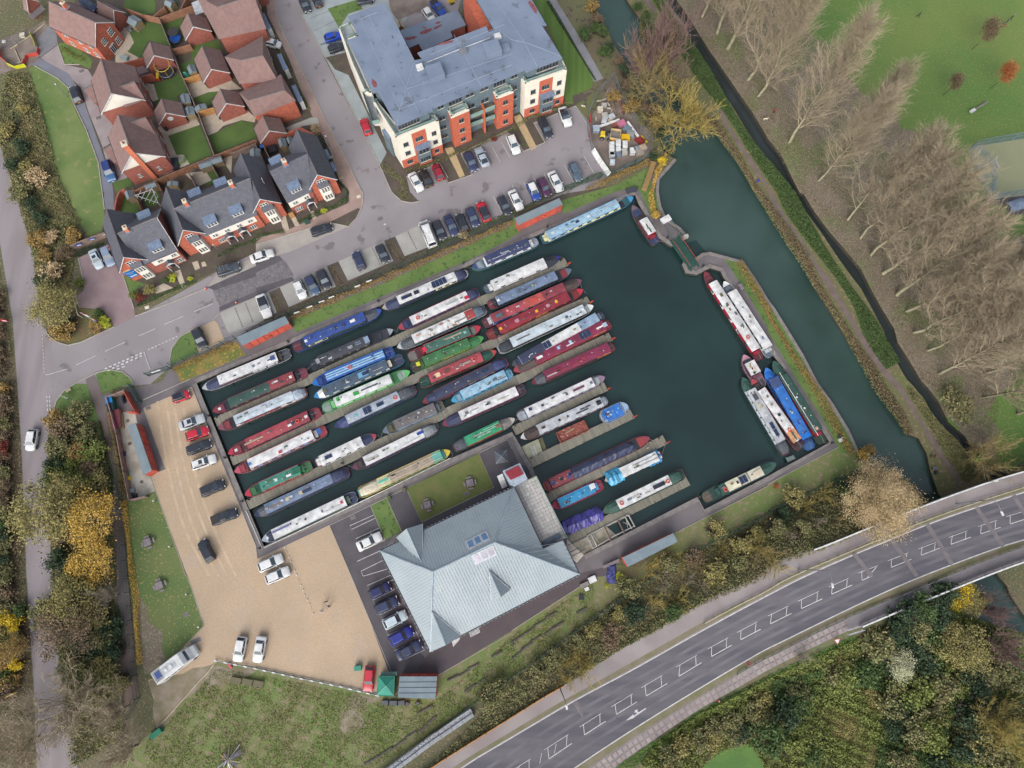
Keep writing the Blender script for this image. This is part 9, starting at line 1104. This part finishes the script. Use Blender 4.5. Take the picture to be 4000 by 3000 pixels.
# people and animals
def person_mesh(name,pose,jacket,legs,hair,skin=XX):
 J=dict(pel=(0,0,.95),wai=(0,0,1.1),che=(0,0,1.35),nec=(0,0,1.5),hed=(0,.02,1.62),top=(0,.02,1.74),ls=(-.19,0,1.42),rs=(.19,0,1.42),le=(-.26,0,1.14),re=(.26,0,1.14),lh=(-.27,.08,.88),rh=(.27,.08,.88),lk=(-.1,.04,.5),rk=(.1,-.02,.5),lf=(-.1,0,.07),rf=(.1,-.06,.07),lt=(-.11,.15,.04),rt=(.11,.1,.04),lhip=(-.1,0,.9),rhip=(.1,0,.9))
 if pose=='walk':J.update(lk=(-.1,.16,.5),lf=(-.1,.26,.1),lt=(-.1,.42,.07),rk=(.1,-.04,.5),rf=(.1,-.3,.12),rt=(.1,-.18,.04),lh=(-.26,-.14,.92),rh=(.26,.2,.95))
 if pose=='sit':
  for k in J:x,y,z=J[k];J[k]=x,y,z-.5
  J.update(lk=(-.12,.42,.46),rk=(.12,.42,.46),lf=(-.12,.46,.08),rf=(.12,.46,.08),lt=(-.12,.62,.05),rt=(.12,.62,.05),lh=(-.16,.3,.55),rh=(.16,.3,.55),le=(-.25,.1,.68),re=(.25,.1,.68))
 if pose=='reach':J.update(lh=(-.25,.45,1.25),le=(-.27,.2,1.2),rh=(.25,.4,1.2),re=(.27,.16,1.15))
 nm=list(J);E_2=[('pel','wai'),('wai','che'),('che','nec'),('nec','hed'),('hed','top'),('che','ls'),('ls','le'),('le','lh'),('che','rs'),('rs','re'),('re','rh'),('pel','lhip'),('lhip','lk'),('lk','lf'),('lf','lt'),('pel','rhip'),('rhip','rk'),('rk','rf'),('rf','rt')];RD=dict(pel=.15,wai=.13,che=.17,nec=.06,hed=.1,top=.07,ls=.075,rs=.075,le=.05,re=.05,lh=.035,rh=.035,lk=.065,rk=.065,lf=.05,rf=.05,lt=.04,rt=.04,lhip=.1,rhip=.1)
 me=bpy.data.meshes.new('sk');me.from_pydata([J[k]for k in nm],[(nm.index(a),nm.index(b))for a,b in E_2],[]);o=bpy.data.objects.new('sk',me);COL.objects.link(o);o.modifiers.new('skin','SKIN')
 for i,k in enumerate(nm):me.skin_vertices[0].data[i].radius=RD[k],RD[k]*.8
 me.skin_vertices[0].data[nm.index('pel')].use_root=True;sb=o.modifiers.new('sub','SUBSURF');sb.levels=1;sb.render_levels=1;m2=bpy.data.meshes.new_from_object(o.evaluated_get(bpy.context.evaluated_depsgraph_get()));bpy.data.objects.remove(o);m2.name='body'
 for c_ in(jacket,legs,skin,hair):m2.materials.append(flat(c_))
 zh=J['nec'][2];zp=J['pel'][2]
 for f in m2.polygons:
  c=f.center;f.material_index=(3 if c.z>zh+.16 or(c.z>zh+.06 and c.y<0)else 2)if c.z>zh else 1 if c.z<zp-.02 and abs(c.x)<.2 else 0
  if(c-Vector(J['lh'])).length<.06 or(c-Vector(J['rh'])).length<.06:f.material_index=2
  f.use_smooth=True
 return m2
PEO=[('person in dark clothes standing in the gravel yard, topmost of three','13',602,222,'stand',QB,QN,QN,200,0),('person in a grey top reaching out in the gravel yard, right of three','13',632,262,'reach',QR,QB,XT,120,0),('person in a white top and dark trousers in the gravel yard, lowest of three','13',566,305,'reach',QA,XT,QA,-30,0),('person in pale and dark clothes standing on the jetty near the blue tarpaulins','22',1172,552,'stand',QJ,QN,QO,30,0),('person sitting on the canal bank, upper of the two','32',1450,622,'sit',XV,QB,QO,90,0),('person sitting on the canal bank beside a dark bag','32',1460,726,'sit',QR,QB,QN,90,0),('person in black walking alone on the park grass','30',1310,125,'walk',QB,QN,QN,40,0),('person in dark clothes walking ahead in the park pair','30',2110,150,'walk',QB,QB,QD,40,0),('person in dark blue with red shoes following in the park pair','30',2065,188,'walk',QC,QB,QQ,40,0),('small figure in red under the poplars beside the stream','30',58,958,'stand',JC,QN,QN,0,0)]
HANDF=M().box((0,0,-.05),(.05,.03,.06))
for k in range(4):HANDF.tube([(-.02+k*.013,0,-.07),(-.02+k*.013,.01,-.11-.01*(k in(1,2))),(-.02+k*.013,.025,-.13)],.007,4)
HANDF.tube([(.025,0,-.04),(.045,.02,-.07)],.008,4);HANDM=HANDF.mesh('hand',[flat(XX)]);HJ=dict(stand=((-.27,.08,.88),(.27,.08,.88)),walk=((-.26,-.14,.92),(.26,.2,.95)),sit=((-.16,.3,.55),(.16,.3,.55)),reach=((-.25,.45,1.25),(.25,.4,1.2)))
for lab,t_,x,y,pose,jk,lg,hr,rz,z in PEO:
 p=P(t_,x,y,.9);t=thing('person',lab,'person',(p.x,p.y,.06),R(rz));inst('body',person_mesh('body',pose,jk,lg,hr),t)
 for hl in HJ[pose]:inst('hand',HANDM,t,hl)
 q=M();hz=1.5-(.5 if pose=='sit' else 0);q.box((0,.125,hz+.1),(.03,.03,.04));q.box((-.035,.115,hz+.14),(.02,.015,.012));q.box((.035,.115,hz+.14),(.02,.015,.012));q.box((0,.12,hz+.055),(.05,.015,.01));pt('face',q,flat((170,110,96)),t)
def dog(lab,t_,x,y,c_,rz,s=1):
 p=P(t_,x,y,.3);t=thing('dog',lab,'dog',(p.x,p.y,.03),R(rz));V_=[(0,0,.48),(.3,0,.5),(.45,0,.62),(.62,0,.66),(-.3,0,.5),(-.5,0,.62),(.28,.09,.3),(.3,.09,.05),(.28,-.09,.3),(.3,-.09,.05),(-.3,.1,.32),(-.36,.1,.18),(-.32,.1,.04),(-.3,-.1,.32),(-.36,-.1,.18),(-.32,-.1,.04)];E2=[(0,1),(1,2),(2,3),(0,4),(4,5),(1,6),(6,7),(1,8),(8,9),(4,10),(10,11),(11,12),(4,13),(13,14),(14,15)];RDD=[.13,.14,.07,.05,.11,.025,.05,.03,.05,.03,.06,.035,.025,.06,.035,.025]
 me=bpy.data.meshes.new('sk');me.from_pydata(V_,E2,[]);o=bpy.data.objects.new('sk',me);COL.objects.link(o);o.modifiers.new('skin','SKIN')
 for i,r_ in enumerate(RDD):me.skin_vertices[0].data[i].radius=r_,r_
 me.skin_vertices[0].data[0].use_root=True;sb=o.modifiers.new('sub','SUBSURF');sb.levels=1;m2=bpy.data.meshes.new_from_object(o.evaluated_get(bpy.context.evaluated_depsgraph_get()));bpy.data.objects.remove(o);m2.materials.append(flat(c_));inst('body',m2,t,sc=(s,s,s))
 for sy in(-1,1):pt('ear',M().box((.46,sy*.06,.7),(.05,.03,.08)),flat(c_),t,sc=(s,s,s))
dog('white dog under the poplars beside the stream','20',2190,1030,QU,10);dog('brown dog beside the walking pair in the park','30',2040,228,JR,200);boxthing('fishing_bag','dark bag on the canal bank below the seated people','bag','32',1448,765,(.7,.7,.4),QB,20,taper=.7);boxthing('litter','small bright blue bag on the canal path','bag','20',2127,1563,(.5,.4,.3),(60,70,200),30,taper=.6)
# labels of the many bushes: nearest landmark, colour and rank
CW={'dark':'dark green','green':'green','mix':'mottled','brown':'brown','olive':'olive','moss':'mossy green','tan':'straw coloured','gold':'golden','autumn':'autumn coloured','yellow':'yellow','orange':'orange','red':'dark red','lime':'lime green'};LMK={'scrub bushes below the main road':[('the pale seed headed tree','33',1145,770),('the parapet end frame','33',740,460),('the bright yellow tree','33',1640,140),('the lower right corner','33',2150,1600),('the reed patch','33',750,1300),('the bottom edge','23',1400,1640),('the triangular road sign','33',595,572),('its left end','23',2100,1400),('the right edge','33',2150,800)],'bushes in the roadside thicket':[('the big autumn tree','32',985,1010),('the south quay store','22',1200,1430),('the footway street lamp','23',410,960),('the start of the cream barrier','23',1640,400),('the gabion wall','13',1870,1170)],'bushes between the lane and the path':[('the moving white car','02',280,480),('the upper golden tree','02',770,1150),('the lower golden tree','02',800,1510),('the motorhome','03',1500,750)],'bushes on the bank above the junction':[('the plum driveway','01',680,600),('the blue ditch','00',120,1000),('the corner lawn','01',500,1150)],'hedge bushes on the left side of the lane':[('the moving white car','02',100,480),('the red striped sign','01',37,1112),('the lower left road sign','03',100,1025)],'yellow bushes by the lower lane':[('the lower left road sign','03',100,1025)],'shrubs on the west canal bank':[('the site compound','C',1000,500),('the riverside path','20',700,300),('the head of the canal wall','20',1250,1350)],'shrubs on the towpath strip':[('the top edge','20',1150,0)],'bare poplars behind the bank row':[('the sports court','31',1900,50),('the road bridge','32',2100,700),('the top edge','20',2000,0)]}
LMK['bare bushes below the main road']=LMK['scrub bushes below the main road'][:4];LMK['willow bushes in the roadside thicket']=LMK['bushes in the roadside thicket'];bym={v.name:CW[k]for k,v in LF.items()if k in CW};bym.update({TWIGY.name:'yellow twigged',TWIGO.name:'olive twigged',TWIGG.name:'grey twigged',TWIGM.name:'mauve twigged'});ORDN=ORD+['eighteenth','nineteenth','twentieth','twenty-first','twenty-second','twenty-third','twenty-fourth']
cells={}
for o in[o for o in bpy.data.objects if o.get('group')in LMK and o.get('category')]:cs=[c.material_slots[0].material.name for c in o.children if c.material_slots and c.material_slots[0].material.name in bym];cw=bym[cs[0]]if cs else 'bare' if 'poplar' in o.name else 'bushy';L=[((Vector((*P(t_,x,y).xy,0))-V3(o.location.x,o.location.y,0)).length,w)for w,t_,x,y in LMK[o['group']]];d,w=min(L);sz=o.children[0].scale.x;cells.setdefault((o['group'],cw,w),[]).append((d,o))
noun=lambda o:'poplar' if 'poplar' in o.name else 'bush'
for(g_,cw,w),L in cells.items():
 L.sort(key=lambda a:a[0]);place_={'scrub bushes below the main road':'in the lower thicket','bare bushes below the main road':'in the lower thicket','bushes in the roadside thicket':'in the roadside thicket','willow bushes in the roadside thicket':'in the roadside thicket','bushes between the lane and the path':'right of the lane','hedge bushes on the left side of the lane':'left of the lane','yellow bushes by the lower lane':'by the lower lane','shrubs on the west canal bank':'on the canal bank'}.get(g_,'')
 for i,(d,o)in enumerate(L):o['label']=('%s %s %s, %s nearest to %s'%(cw,noun(o),place_,ORDN[min(i,23)],w)).replace(' ,',',').replace('first nearest','nearest')
